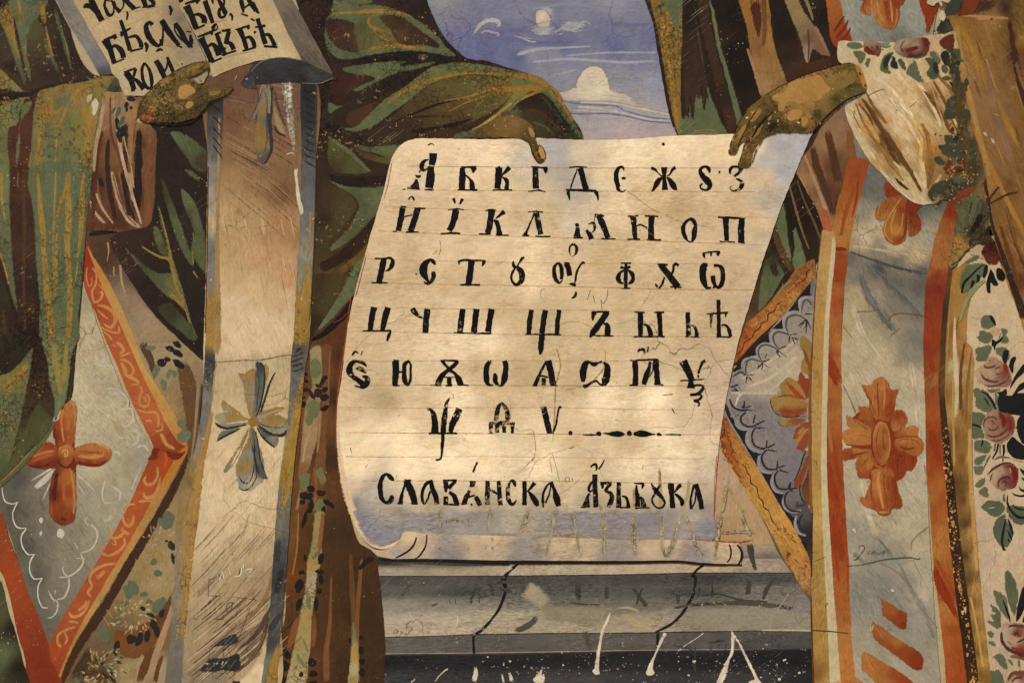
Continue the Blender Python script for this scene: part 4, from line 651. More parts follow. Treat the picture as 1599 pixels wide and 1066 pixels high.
    blobs('dark_leaf', skirt, '310,205,16,10,50 312,246,18,11,40 310,300,20,14,-20 296,350,16,10,-20 296,392,16,20,20 425,232,16,26,40 412,258,20,10,-30 430,300,24,14,-50 428,348,26,24,-40 430,415,30,16,-30 342,915,28,22,20 300,960,30,26,10 335,965,22,26 408,945,26,20,-10 290,1000,20,16 345,1020,18,32,10 440,1000,24,16,30 470,1020,24,16,40 420,1050,14,26,10 335,1050,20,16', '1f1a17')
    blobs('dark_rose', skirt, '345,330,12,40,-35 385,320,26,34,0 390,275,24,12,20 290,950,20,14 400,940,22,16', '351d19')
    tile(400, 799)
    fill('pale_fold', skirt, '370,0 430,0 420,60 400,160 415,240 405,320 380,400 375,500 355,620 350,750 340,850 330,960 300,1080 190,1080 210,950 240,800 270,640 295,540 310,420 320,300 345,200 355,100', '385,80,8f7b55 370,220,7b7550 350,330,9a8148 345,430,8f8579 330,520,91886a 310,650,9a854f 290,800,948050 280,900,8c8258 250,1020,a3926f', soft=2, speck=0.5, chips=0.4, grain='e')
    strokes('leaf_green', skirt, ['~400,240,20 370,270,24 350,300,10', '~320,500,10 330,580,30 350,620,10', '~290,780,10 310,830,14 325,880,10', '~250,870,24 280,930,20 320,980,10', '~300,560,10 290,600,14'], '667052', soft=0.4, kind='stuff')
    fill('brown_fold', skirt, '200,0 270,0 250,200 225,400 190,560 180,400 190,200', '230,100,6b4322 200,400,603a1c', soft=2); 
    strokes('bright_streak', skirt, ['~265,0,10 260,150,14 250,260,14 225,400,10', '~420,0,20 400,180,26 390,300,12', '~270,640,34 230,760,40 200,880,24', '~470,380,10 465,540,16 460,700,24 440,850,34 440,1066,40', '~590,250,20 600,500,34 610,700,30 590,900,24', '~660,280,16 645,450,26 630,700,24 640,1066,16', '~360,620,26 360,760,34 350,860,16'], ['8a6236', '7f5530', '7a4f30', '70492c', '5e3f24', '6f4a2a', '6d4529'], soft=0.6)
    blobs('dark_leaf', skirt, '300,50,14,56,15 305,285,10,22,0 285,375,20,14,0 270,460,26,44,15 268,575,18,40,20 375,570,14,46,0 395,490,16,20,0 405,420,16,30,-10 395,370,26,16,10 405,290,18,36,15 195,885,20,34,-20 180,955,26,34,-20 350,935,26,26,0 355,1005,28,20,-20 280,1010,14,16 165,1045,22,26 355,1060,26,14 655,860,18,24 660,930,22,18 660,1000,20,26 655,780,14,14', '1f1a17')
    blobs('dark_leaf', skirt, '700,300,40,18,-30 660,335,30,14,-50 620,930,16,24 600,960,26,12 585,800,12,16', '241b15')
    fill('pale_fold', skirt, '600,640 620,720 640,860 635,1080 570,1080 580,980 590,860', '610,740,66714f 605,880,a0854a 600,980,a0906c 610,1050,8a7a50', soft=1.5, speck=0.4)
    # green mantle, left side ---------------------------------------------------------
    photo(); level(6); D.update(grain='v', speck=0.55, chip='a08350', chips=0.42, crack=0.4)
    ml = fill('mantle', t, '-40,-40 95,-40 110,50 130,100 155,120 185,115 198,125 195,145 165,145 155,170 148,260 138,340 135,370 130,440 125,500 118,560 112,620 90,640 70,680 40,710 0,745 -40,760', '20,50,2b2015 60,80,39301c 100,80,2a1f17 30,200,4a2a1c 60,300,50301f 20,500,2a1d15 50,600,2d2216 60,680,3e3a22', g=0.2)
    tile(0, 0)
    def green(s, c=GR, **k): fill('green_fold', ml, s, c, grain='v', **{**dict(soft=3, g=0.26), **k})
    green('60,0 300,0 285,60 240,120 270,200 310,300 350,380 370,460 330,450 280,330 200,300 190,400 200,520 180,500 140,350 110,200 80,100', '150,50,5f6d4c 120,200,5c6948 180,400,5d6845 230,100,5a6847 300,300,5c6a48 330,420,5a6545')
    fill('brown_fold', ml, '230,120 290,200 290,280 330,380 375,480 300,515 225,520 180,400 160,260 180,180', '200,200,4a4528 260,300,413823 250,420,38261a 330,470,2f2018 190,480,3a2b1b', soft=4)
    fill('brown_fold', ml, '0,110 60,200 100,320 130,430 100,480 60,450 0,400', '20,160,362a1c 60,300,3c301f 100,430,2a1e15', soft=3)
    green('0,40 50,90 90,180 120,300 140,400 170,500 160,540 110,430 70,310 30,200 0,130', '40,140,7d6735 80,280,5d5c38 150,480,4f5a3c')
    green('350,50 390,170 430,300 450,400 440,430 410,350 370,200 340,100', '400,220,536045')
    green('0,430 60,480 120,540 160,575 100,575 40,560 0,555', '20,500,7a6a3a 100,560,6a7550')
    strokes('gold_edge', ml, ['~30,20,50 60,90,40 80,200,24 100,300,12 130,380,14', '~115,0,20 125,60,18 130,160,14', '~160,270,10 160,380,8', '~265,0,26 270,80,30 285,160,16', '~285,160,12 310,280,18 335,370,10', '~5,130,12 70,210,8', '~10,460,30 60,500,16 130,560,8', '~385,180,6 420,300,10 440,400,8'], OC, soft=0.4, speck=0.3, chips=0.5, chip='55603f', g=0.3)
    fill('dark_band', ml, '0,590 60,580 130,575 200,570 280,535 400,510 500,500 600,470 620,480 560,500 480,525 380,530 280,565 220,590 120,620 0,640', DK, speck=0.5, soft=1)
    tile(0, 0)
    # cuff-like fall of the mantle over the arm: olive/ochre
    fill('turned_fold', ml, '245,570 330,545 400,525 500,515 560,500 620,480 700,475 745,490 775,530 780,570 720,575 660,575 640,640 620,720 600,820 590,940 575,1080 200,1080 200,900 205,740 225,640', '300,590,7b6a38 400,560,7d6935 500,540,85692f 620,510,7d6a35 700,500,7a6a38 380,640,5f6f4d 300,700,8f7038 450,620,8b7038 520,620,8a7140 600,600,7a6b38 560,760,8a7238 480,760,6f6c3a 420,760,626c46 300,820,5c6b49 240,680,82693a 250,820,7a6a38 230,980,7d6a3a 320,950,5d6c4a 420,950,5f6d4a 500,880,7a6c3b 560,940,7b6a38 350,780,7a6a3a 400,1060,5f6d4a', soft=1.2, chips=0.5, chip='4f5c3f', speck=0.4, g=0.3, step=5)
    fill('turned_under', ml, '660,575 680,530 710,490 735,485 760,510 780,545 778,572 720,578', '690,550,3a3a25 730,510,4f5a3c 765,560,5d6845 740,560,2a2a1c', soft=1)
    strokes('green_line', ml, ['~735,478,8 765,505,14 780,545,16 775,572,8', '~700,505,8 670,550,10 645,610,10 625,700,10 605,800,12 592,900,14 580,1066,14', '~230,620,6 215,740,12 205,900,16 205,1066,18'], '60704f', soft=0.3)
    fill('plaster_loss', ml, '575,635 600,615 615,640 610,670 590,720 570,700', 'b9b294', rough=1.5, chips=0)
    fill('plaster_loss', ml, '545,600 575,590 570,620 545,640', 'a5a076', rough=1.5, chips=0)
    strokes('green_gap', ml, ['~440,570,30 400,640,40 360,670,40 330,690,20', '~470,590,8 440,660,14 380,760,20 370,820,10'], '617050', soft=0.4)
    strokes('gold_edge', ml, ['~290,600,14 320,640,22 290,690,30 270,760,20 250,860,18 235,960,16 245,1066,18', '~300,690,24 360,700,22 400,650,10', '~430,660,30 400,720,20 370,790,12 350,930,10 345,1066,10', '~560,640,40 550,760,50 555,860,40 540,960,34 525,1066,26', '~0,640,20 60,640,20 130,620,14 190,610,16', '~60,680,20 30,780,26 10,880,24 10,1000,20', '~150,650,14 140,750,8', '~470,1066,10 440,1030,8', '~510,540,34 470,600,22 440,640,12'], '8f7236', soft=0.45, chips=0.6, chip='5a6444', g=0.35)
    green('30,650 150,620 130,700 110,780 60,800 50,900 60,1080 -20,1080 -20,700', '40,700,6f6b40 100,680,62704c 30,900,626a42', soft=1.5)
    green('140,660 200,620 195,680 150,740 125,800 130,900 120,1000 105,1066 100,960 110,860 125,760', '616e4b')
    tile(0, 266)
    fill('brown_fold', ml, '70,-10 190,-10 205,200 215,400 225,560 245,800 265,1080 100,1080 115,900 85,700 75,450 65,200', '90,100,3a2419 150,100,472c1c 180,300,38241a 130,500,40291b 100,600,30221a 200,700,2e1f17 150,900,36261a 220,1000,2b1d15', g=0.3)
    green('-20,-20 60,-20 65,200 75,420 90,650 115,880 100,870 60,740 20,560 -20,500', '20,100,67704c 40,300,5f6d4b 60,600,5a684a 100,820,5b6847')
    green('195,-20 570,-20 560,200 545,350 530,500 515,700 495,900 480,1080 265,1080 245,800 225,560 212,300', '230,100,5d6d4c 300,100,5f6f4e 400,300,5d6c4b 500,200,5c6b49 300,600,5e6e4d 400,700,5d6c4b 290,900,5d6b4a 450,600,5a6a48 480,900,5c6b49')
    strokes('gold_edge', ml, ['~230,0,18 245,120,24 255,250,30 270,380,34 275,500,26 290,650,36 300,800,40 320,950,40 335,1080,40', '~350,0,12 345,150,14 340,300,16 335,480,14 335,700,10', '~430,0,26 420,120,34 380,200,18 350,330,16', '~425,120,34 430,300,40 420,450,34 430,600,30 440,800,34 430,1000,34 425,1080,34', '~525,0,16 515,150,30 510,300,34 500,450,20 480,560,10', '~490,560,12 470,700,10', '~360,380,16 350,600,22 345,800,14', '~10,0,20 15,150,22 25,260,14 45,350,8', '~-10,480,10 30,600,14 60,720,12'], '8c7438', soft=0.45, chips=0.45, chip='5a6444', g=0.35)
    fill('dark_fold', ml, '-20,680 30,700 60,800 100,930 120,1080 -20,1080', '0,750,2f2a1c 60,950,2e2015 20,1000,3a2a1a', soft=2)
    strokes('fold_streak', ml, ['~150,0,20 155,400,24 150,700,18 160,1000,14', '~110,100,10 118,0,8', '20,850,20 40,1066,26'], ['4a2f1f', '64583c', '432f1c'], soft=0.6)
    tile(0, 533)
    fill('dark_fold', ml, '-20,-20 270,-20 290,100 310,250 335,360 330,450 320,520 260,640 200,640 120,600 130,500 170,300 190,150 200,60 120,130 50,190 -20,230', '50,50,29251a 230,100,2f2118 250,300,3a291a 280,420,3f3220 180,500,3c2d1d 140,620,4b4a2d 0,150,241c14', g=0.3, speck=0.4)
    green('-20,230 60,190 130,130 205,40 195,160 170,300 140,450 100,620 70,740 40,800 -20,900', '60,260,6f6a38 120,180,6f6836 170,120,5c6848 40,400,61694a 100,400,5b6a4c 20,600,5d6a48 60,700,5c6745 0,800,4f5a3c', soft=1.2, step=5)
    fill('olive_fold', ml, '330,500 300,560 250,620 180,680 100,780 0,880 -20,900 -20,840 50,760 110,640 150,560 200,440 240,390 290,430 330,480', '250,450,474a2b 200,560,4a4c2d 120,700,515531 40,820,4f5a3a 280,550,4d4d2f', soft=3)
    strokes('gold_edge', ml, ['~20,520,10 50,420,14', '~70,570,12 90,450,10', '~10,300,20 60,270,40 130,200,40 180,120,20', '~30,350,14 80,300,20', '~0,510,8 20,480,6', '-20,900,14 80,810,16 180,710,18 270,630,16 325,550,12'], ['8d7235']*5+['96742f'], soft=0.45, chips=0.5, chip='5a6444')
    green('270,-20 470,-20 450,80 440,180 425,300 410,380 370,440 340,500 340,380 310,250 290,100', '300,100,637150 350,100,6f6d40 400,200,6f6e41 330,300,65704e 440,100,61714f 380,350,66704e', soft=1.2)
    strokes('gold_edge', ml, ['~340,0,30 345,120,34 370,240,34 380,340,20', '~420,0,16 410,120,30 400,250,26'], '85743f', soft=0.5, chips=0.3)
    photo()
    strokes('green_fold', ml, ['~86,655,2 80,670,4 66,690,5 45,714,6 20,740,6 -10,766,6'], '5a6444', soft=0.4)
    # pink cuff of the under-sleeve ----------------------------------------------------
    D.update(speck=0.2, chips=0.15, chip='b09468')
    tile(0, 0)
    sl = fill('sleeve', t, '650,580 720,578 780,572 870,570 930,570 890,640 860,720 850,760 980,800 975,1066 965,1200 950,1380 935,1430 900,1450 860,1440 780,1430 680,1430 545,1430 555,1300 575,1080 590,940 610,800 630,700', '680,620,90765a 740,620,8d7252 800,620,94805f 850,610,6a4a32 900,590,8a4527 650,750,7d5c45 760,720,7d6a4c 830,700,98744a 620,900,5c3522 680,900,6d4730 760,900,7a5a40 820,900,8a6642 880,900,3f2519 940,900,70432a 600,1150,402619 700,1150,5a3620 800,1150,5f3f2c 860,1200,40271b 920,1150,74452a 600,1380,55331f 750,1390,4a2c1a 900,1400,6a4028', grain='v', step=5, g=0.25)
    strokes('fold_line', sl, ['~690,600,10 690,750,14 700,860,16 740,960,20 770,1066,16', '~705,590,10 715,700,8 740,860,8', '~640,700,14 610,830,10 590,980,10', '~850,760,10 830,900,8 820,1066,8', '~875,830,26 870,950,34 880,1066,40'], ['5c3826', 'a3876c', '8a705a', '6a3f24', '3b2218'], soft=0.5)
    tile(0, 266)
    strokes('fold_line', sl, ['~695,0,20 720,100,26 740,180,24 780,270,30 830,330,30 890,360,14', '~705,20,10 740,160,12 800,290,12 860,350,10', '~740,0,12 770,120,16 800,200,14 825,250,8', '~810,0,34 820,100,22 825,200,10', '~560,180,10 590,260,20 630,310,24 670,335,10', '~565,200,6 600,290,8 640,330,8', '~600,0,20 610,120,20 640,230,20 700,300,16', '~870,-20,40 850,150,46 850,260,30', '~930,-20,50 935,150,60 925,280,50 915,370,30', '~620,40,20 640,90,24 655,120,14'], ['a5876b', '593522', '7a5038', 'a08065', 'a5876b', '4a2c1c', '6f452a', '38211a', '70432a', '1c1716'], soft=0.45)
    strokes('dark_line', sl, ['~545,400,14 620,390,24 700,378,26 780,385,16 850,400,30 910,395,20 940,370,10', '~550,370,16 640,365,20 760,375,20 860,385,10'], ['1f1813', '5d3822'], soft=0.3, chips=0.5, speck=0.5)
    tile(0, 0)
    photo()
    strokes('fold_line', sl, ['~218,200,8 216,240,10 216,290,11 214,335,9', '~198,190,5 196,240,7 197,290,8 203,340,6', '~160,200,6 153,240,7 148,290,8 146,340,5', '~170,215,5 168,250,7 172,300,8 182,345,6', '~236,210,7 234,260,8 233,310,8 228,345,6', '~163,160,5 158,190,6 150,230,6 147,270,4', '~180,165,4 184,200,5 190,240,5 200,280,5 212,320,4 222,352,3', '~186,180,3 196,225,3 205,260,3 210,295,2', '~206,170,5 205,210,6 205,260,4', '~150,300,4 160,325,4 178,350,3', '~190,270,4 198,310,5 212,345,4'],
            ['241610', '36211a', '4a2c1c', '351f16', '74462a', '9a7c64', 'a98d74', 'a08468', '8d6a48', 'a3866c', '2a1a12'], soft=0.5, g=0.4)
    tile(0, 0)
    blobs('dark_flower', sl, '735,780,14,50,-10 768,820,18,40,10 745,860,14,40,-20 790,655,14,18,30 793,685,10,16 820,675,10,12 845,590,26,16,20 820,620,26,16,10', '201d1c')
    blobs('leaf', sl, '740,700,14,36,20 710,690,10,24,30 760,760,14,40,30', '55604c')
    # green shadow folds right of the sleeve
    photo(); D.update(speck=0.65, chips=0.25, chip='8d7748')
    md = fill('mantle_shadow', t, '235,190 300,180 345,160 345,260 330,330 326,400 324,500 320,560 300,548 270,520 240,490 215,455 190,415 172,375 200,360 232,352 242,320 243,260 245,210', '280,200,1d1712 260,240,231b14 300,240,2b1f16 320,250,2b2018 270,330,221a13 300,350,29231a 230,390,2b1f15 200,390,35231a 260,440,241c14 300,450,241d15 300,520,221912 315,300,261b14', g=0.2)
    tile(0, 0)
    def grn(s, c, **k): fill('green_fold', md, s, c, grain='e', **{**dict(soft=3, g=0.26), **k})
    grn('1060,830 1110,820 1180,850 1250,900 1300,960 1300,1066 1220,1066 1160,980 1100,900', '1100,850,5a6846 1200,930,56633f 1250,1000,3c2f1d 1180,980,4d5738')
    tile(0, 266)
    grn('1000,20 1040,100 1090,220 1160,420 1210,560 1200,600 1150,540 1090,400 1060,300 1020,160', '1030,120,3d4429 1110,340,56603f 1180,520,556044')
    grn('1130,110 1200,170 1240,250 1280,400 1290,560 1280,640 1240,600 1190,500 1210,400 1190,330 1140,200', '1180,180,5b6847 1230,300,5a6746 1250,500,56633f 1170,300,3c3420')
    grn('1150,0 1200,0 1250,60 1230,70', '58613f')
    grn('955,350 985,350 1020,420 1060,520 1060,560 1000,520 960,420', '980,380,5a6244 1030,500,4a4d31')
    grn('980,200 1000,240 1040,400 1080,540 1120,680 1170,850 1150,830 1100,700 1060,600 1040,480 1000,330', '1000,250,58643f 1060,560,6a6436 1140,800,667048')
    grn('780,480 840,530 920,600 1000,640 1070,640 1110,700 1160,850 1100,820 1020,770 920,660 850,580', '800,500,4c5f41 900,600,4a4f33 1000,660,50583a 1060,720,5d5c38 1130,800,7a6c3a 1000,720,525c40')
    grn('980,860 1060,820 1120,880 1180,950 1240,1040 1200,1066 1140,1020 1060,960', '1080,880,353320 1150,970,4a5436', soft=3)
    strokes('gold_edge', md, ['~880,470,8 940,510,12 1000,540,14 1060,560,22 1080,640,20 1110,740,18 1160,860,20 1190,960,14', '~990,230,12 1020,330,10 1050,450,12 1070,560,14', '~1040,750,10 1100,800,26 1160,870,20', '~950,440,6 960,480,8', '~1200,620,12 1240,680,10', '~1205,380,10 1212,450,6', '~1195,500,10 1210,590,10'], '8b7338', soft=0.4, speck=0.4, chips=0.5, chip='5a6444')
    strokes('green_line', md, ['~780,480,6 870,590,8', '~1060,560,6 1130,720,8 1170,880,8 1220,1020,8'], '5f7a56', soft=0.3)
    # --------- green sleeve and shoulder right of the stole ---------------------------
    photo(); level(7); D.update(speck=0.6, chip='9a8048', chips=0.42, crack=0.4)
    ms = fill('mantle', t, '470,-40 650,-40 666,0 678,30 695,60 712,78 730,92 760,96 798,108 822,115 850,130 868,148 885,173 905,200 909,222 880,240 800,240 660,240 630,260 600,330 580,400 562,430 552,462 540,475 520,494 500,515 478,545 460,540 470,480 480,400 485,300 486,140 480,60',
        '500,30,2c1e15 520,100,2b1d14 600,50,3a2619 660,30,241a14 690,80,211813 560,100,2d2018 600,110,241b13 500,200,2b1f15 560,200,2c2015 620,210,251a12 500,300,33281a 560,290,2f2214 520,400,42301a 500,480,3f321b 520,440,5a4526 560,400,33210f 700,180,3e2c19 800,200,2a1f14', g=0.2)
    tile(400, 0)
    def g2(s, c=GR, **k): fill('green_fold', ms, s, c, grain='w', **{**dict(soft=2.6, g=0.26), **k})
    g2('495,-20 640,-20 720,5 740,20 640,38 700,30 800,40 900,68 980,110 1060,165 1150,245 1180,290 1250,350 1200,355 1100,335 980,322 850,330 720,348 620,368 530,375 470,340 435,290 425,200 440,130 470,50', '550,30,5d6d4b 650,80,5c6b49 480,100,5a6847 850,70,5e6c4a 980,140,5b6947 1120,250,5d6b49 1180,320,5c6a48 800,310,616c44 600,355,586645 460,300,586848 700,120,57603a', soft=1.2)
    fill('brown_fold', ms, '450,115 500,115 560,125 620,150 660,190 690,230 680,290 640,335 560,325 500,300 450,240 430,170', '480,150,38221a 500,220,3f2519 560,200,3a2a1b 640,240,473a24 650,300,3d3120 550,310,36211a 600,160,3c2a1b', soft=3)
    fill('olive_fold', ms, '610,150 700,110 790,100 840,180 880,240 900,290 780,300 690,310 640,330 620,250', '660,180,4d4c2e 740,180,575535 800,240,5c5a36 700,260,555031', soft=6)
    fill('brown_fold', ms, '770,98 860,96 920,110 1000,170 1060,215 1140,275 1142,305 1060,290 930,288 880,270 840,200 790,150', '820,120,3d2e1d 900,130,3f2819 1000,220,3a2418 1100,280,352017 900,230,463520 950,280,3f2b1b', soft=2)
    strokes('gold_edge', ms, ['~460,92,8 560,82,14 650,78,20 750,72,28 850,76,20 940,95,12 990,120,6', '~720,100,24 700,140,18 720,170,18 780,195,20 820,195,6', '~720,170,14 760,220,12 830,260,10 900,285,12', '~690,310,14 780,295,18 880,290,24 960,298,20 1060,302,6', '~700,190,6 760,260,6 840,280,6', '~740,80,10 720,110,10'], '8c6a30', soft=0.6, g=0.4, speck=0.1)
    fill('dark_band', ms, '430,350 520,375 620,370 760,340 900,322 1060,328 1200,355 1330,372 1450,385 1590,432 1580,438 1440,412 1300,395 1180,392 1050,380 940,380 780,395 640,420 520,425 440,420', '500,400,2c1e15 700,380,1d1813 900,350,1c1712 1100,355,211a14 1300,385,2b1a13 1500,415,3a2017', speck=0.75, soft=1)
    strokes('light_worn', ms, ['~1000,350,20 1040,360,34 1080,350,14'], '57523a', soft=0.4, speck=0.8, chips=0.8)
    g2('530,425 600,412 720,395 850,383 940,385 900,415 1000,398 1120,388 1090,408 980,440 870,462 760,512 640,572 600,562 660,530 740,495 700,478 620,470 550,450', '600,430,55633f 750,430,617049 900,400,5d6b48 800,480,5f6d4a 680,540,566444')
    fill('brown_fold', ms, '480,420 540,455 620,480 700,490 640,530 590,580 540,640 460,640 460,500', '520,480,371d14 600,510,3a1f15 520,590,331c13', soft=2)
    g2('450,640 520,662 592,640 540,665 500,690 455,712', '586645', soft=1)
    fill('brown_fold', ms, '600,800 560,760 580,700 700,650 800,590 900,520 1000,480 1080,420 980,510 860,600 760,680 680,750 620,800', '620,760,43291a 700,690,452c1b 800,620,352216 900,540,2b1d14', soft=2, speck=0.6)
    # the long sweep of the sleeve, over two views
    photo()
    g2('686,101 725,98 775,105 822,115 852,131 870,150 885,172 902,196 909,216 890,216 880,195 866,170 850,148 840,142 825,147 808,160 800,172 790,175 775,190 745,208 735,216 705,214 740,200 770,180 790,160 800,145 795,130 770,120 735,117 700,122 675,132 655,147 640,158 625,168 605,182 585,197 560,206 543,205 528,198 550,200 565,190 585,170 605,152 625,140 645,125 665,110', '700,105,5c6a45 760,112,5e6c46 820,125,61683f 860,150,6a6c3a 890,190,5d683f 700,118,65653a 640,145,616b42 600,175,5c6a47 560,202,5a6a48 800,150,6e6936 780,178,61703f 740,207,5c6b48 905,212,42583c', soft=1.0)
    fill('olive_fold', ms, '640,155 665,135 700,120 740,116 780,122 800,132 802,148 785,165 765,178 735,192 700,200 660,205 610,205 590,200 615,180', '650,160,4a3a20 700,140,564d2b 750,135,5d5530 790,140,65592c 700,170,544526 660,180,45321d 760,170,54492a 640,198,35251a 720,190,4a371f', soft=3, grain='w', g=0.3)
    strokes('gold_edge', ms, ['~600,168,3 618,152,5 640,140,6 665,128,5 690,122,4 730,115,4 775,116,4 805,118,6 840,125,10 860,140,8', '~690,159,2 730,152,3 765,140,6 800,140,8 830,138,10 850,142,8', '~760,150,2 785,130,3 800,122,3', '~740,205,4 770,183,4 800,162,5 830,148,5 850,145,4', '~868,150,4 885,172,5 895,190,4', '~850,134,4 865,140,5 878,158,4', '~700,175,2 730,160,3 760,150,3'], '8d6a2e', soft=0.6, g=0.4, speck=0.2)
    tile(400, 0)
    each('fold_line', ms, ['~860,762,6 960,720,14 1060,680,18 1160,645,14 1300,615,4', '~930,742,6 1040,728,12 1230,726,4', '~940,830,8 1050,810,22 1160,795,24 1280,765,22 1360,738,6'], '221810', soft=0.3)
    fill('dark_band', ms, '430,745 500,780 570,822 650,828 740,805 840,750 880,760 840,820 950,800 1000,830 1250,845 1360,858 1100,858 960,872 900,905 780,912 660,905 580,890 500,840 440,800', '480,790,1f1711 600,860,2a1e14 750,850,32251a 900,830,362718 1100,840,35261a', speck=0.9, soft=1)
    g2('1240,840 1330,810 1420,770 1520,700 1600,640 1660,590 1640,640 1560,720 1460,790 1390,845 1300,852', '1300,830,5a6944 1450,750,5c6944 1600,650,5f6b44')
    strokes('gold_edge', ms, ['~1340,812,6 1420,775,12 1500,720,14 1600,640,12', '~1280,835,5 1330,815,6'], 'a58850', soft=0.4, speck=0.5)
    tile(800, 0)
    fill('sleeve_shadow', ms, '-60,700 10,680 60,630 110,600 170,578 220,590 270,640 320,700 370,770 405,830 425,862 380,870 200,868 0,862 -260,858 -150,780', '0,720,59513a 60,650,221a14 150,620,211912 200,680,2d1d13 250,750,30261a 320,800,1f1712 380,850,3a4a2e 150,800,3f3b22 100,740,3a2a1b 250,830,38331d -100,800,4d4022 -200,840,55482a', speck=0.6, soft=1.2, step=4)
    strokes('fold_line', ms, ['~60,700,10 130,690,20 210,730,22 280,790,16 330,850,8', '~120,760,8 200,790,16 260,840,12', '~180,600,10 250,680,12 320,770,10', '~0,660,10 70,615,8 140,590,6'], ['432b1a', '4c4a29', '384a30', '8f7a4a'], soft=0.5, speck=0.4, kind='stuff')
    strokes('green_fold', ms, ['~180,570,10 240,610,14 300,690,16 350,760,18 400,820,20 425,862,10'], '57663f', soft=0.3)
    # lower folds of the same mantle down the scroll's edge
    tile(400, 0)
    g2('450,845 520,890 600,960 660,1020 720,1080 500,1080 445,1000 445,900', '470,900,50532f 540,960,474526 620,1020,4c5334 480,1050,40331f', soft=3)
    g2('450,845 500,875 580,930 640,985 720,1070 690,1070 600,985 520,920 455,880', '5c6a48', soft=0.8)
    g2('600,902 700,915 830,905 920,906 880,990 860,1010 760,965 660,940', '700,930,5a6946 850,930,5f6c48 830,990,54542f', soft=1)
    fill('brown_fold', ms, '600,905 680,945 780,975 860,995 850,1030 740,1010 660,980', '700,960,4a3820 800,1000,4f4a2a', soft=2)
    tile(400, 266)
    g2('445,58 540,92 640,104 740,106 820,102 800,190 770,265 700,330 620,410 540,470 460,508 470,470 560,380 610,300 640,220 600,160 520,110', '520,90,5d6b49 700,150,5b6a48 760,180,5f6d4b 690,280,566344 600,400,4f5535 500,480,5c6a46 640,200,505536 600,140,535836', soft=1.5)
    fill('brown_fold', ms, '420,60 480,90 560,130 620,190 630,230 590,300 520,390 460,450 440,520 380,540 370,300', '450,150,3a2a1a 550,200,463c22 540,300,453c22 480,400,40361e 420,300,2e2416', soft=3)
    strokes('dark_band', ms, ['~440,35,30 520,60,44 640,72,50 760,62,44 850,45,34', '~380,620,60 480,570,56 580,500,60 680,400,52 740,320,46 790,255,24'], ['231811', '2c1c10'], soft=0.3, speck=0.6)
    fill('olive_fold', ms, '440,650 540,590 640,510 720,420 735,430 700,520 660,590 600,600 560,640 500,660', '560,590,614a28 680,480,58431f 480,640,453318', soft=2)
    g2('600,600 690,520 705,530 690,600 660,660 620,760 560,830 480,920 400,995 378,1012 400,960 480,830 540,740 575,660', '660,560,5c6a42 620,680,5f7049 560,780,5e6e49 480,900,5c6c4a 420,970,647555', soft=1.2)
    fill('brown_fold', ms, '365,650 440,640 520,650 560,640 560,700 500,810 430,920 370,1000 330,1050 345,900', '400,700,382a17 480,720,45391d 450,850,40381e 370,950,2f2413', soft=2.5)
    strokes('dark_band', ms, ['~330,1066,10 400,1030,26 470,975,34 540,905,40 590,840,40 620,780,26 650,690,14 690,570,6'], '1a1511', soft=0.2, speck=0.5)
    strokes('red_edge', ms, ['~852,0,5 830,100,4 800,220,5', '~690,540,5 668,620,8 640,700,6 610,780,5', '~480,950,5 540,920,6 590,860,5'], '75331b', soft=0)
    strokes('green_line', ms, ['~372,60,5 362,200,7 358,400,7 345,600,6 335,700,5'], '4b6145', soft=0.2)
    return t
LP = left_person()
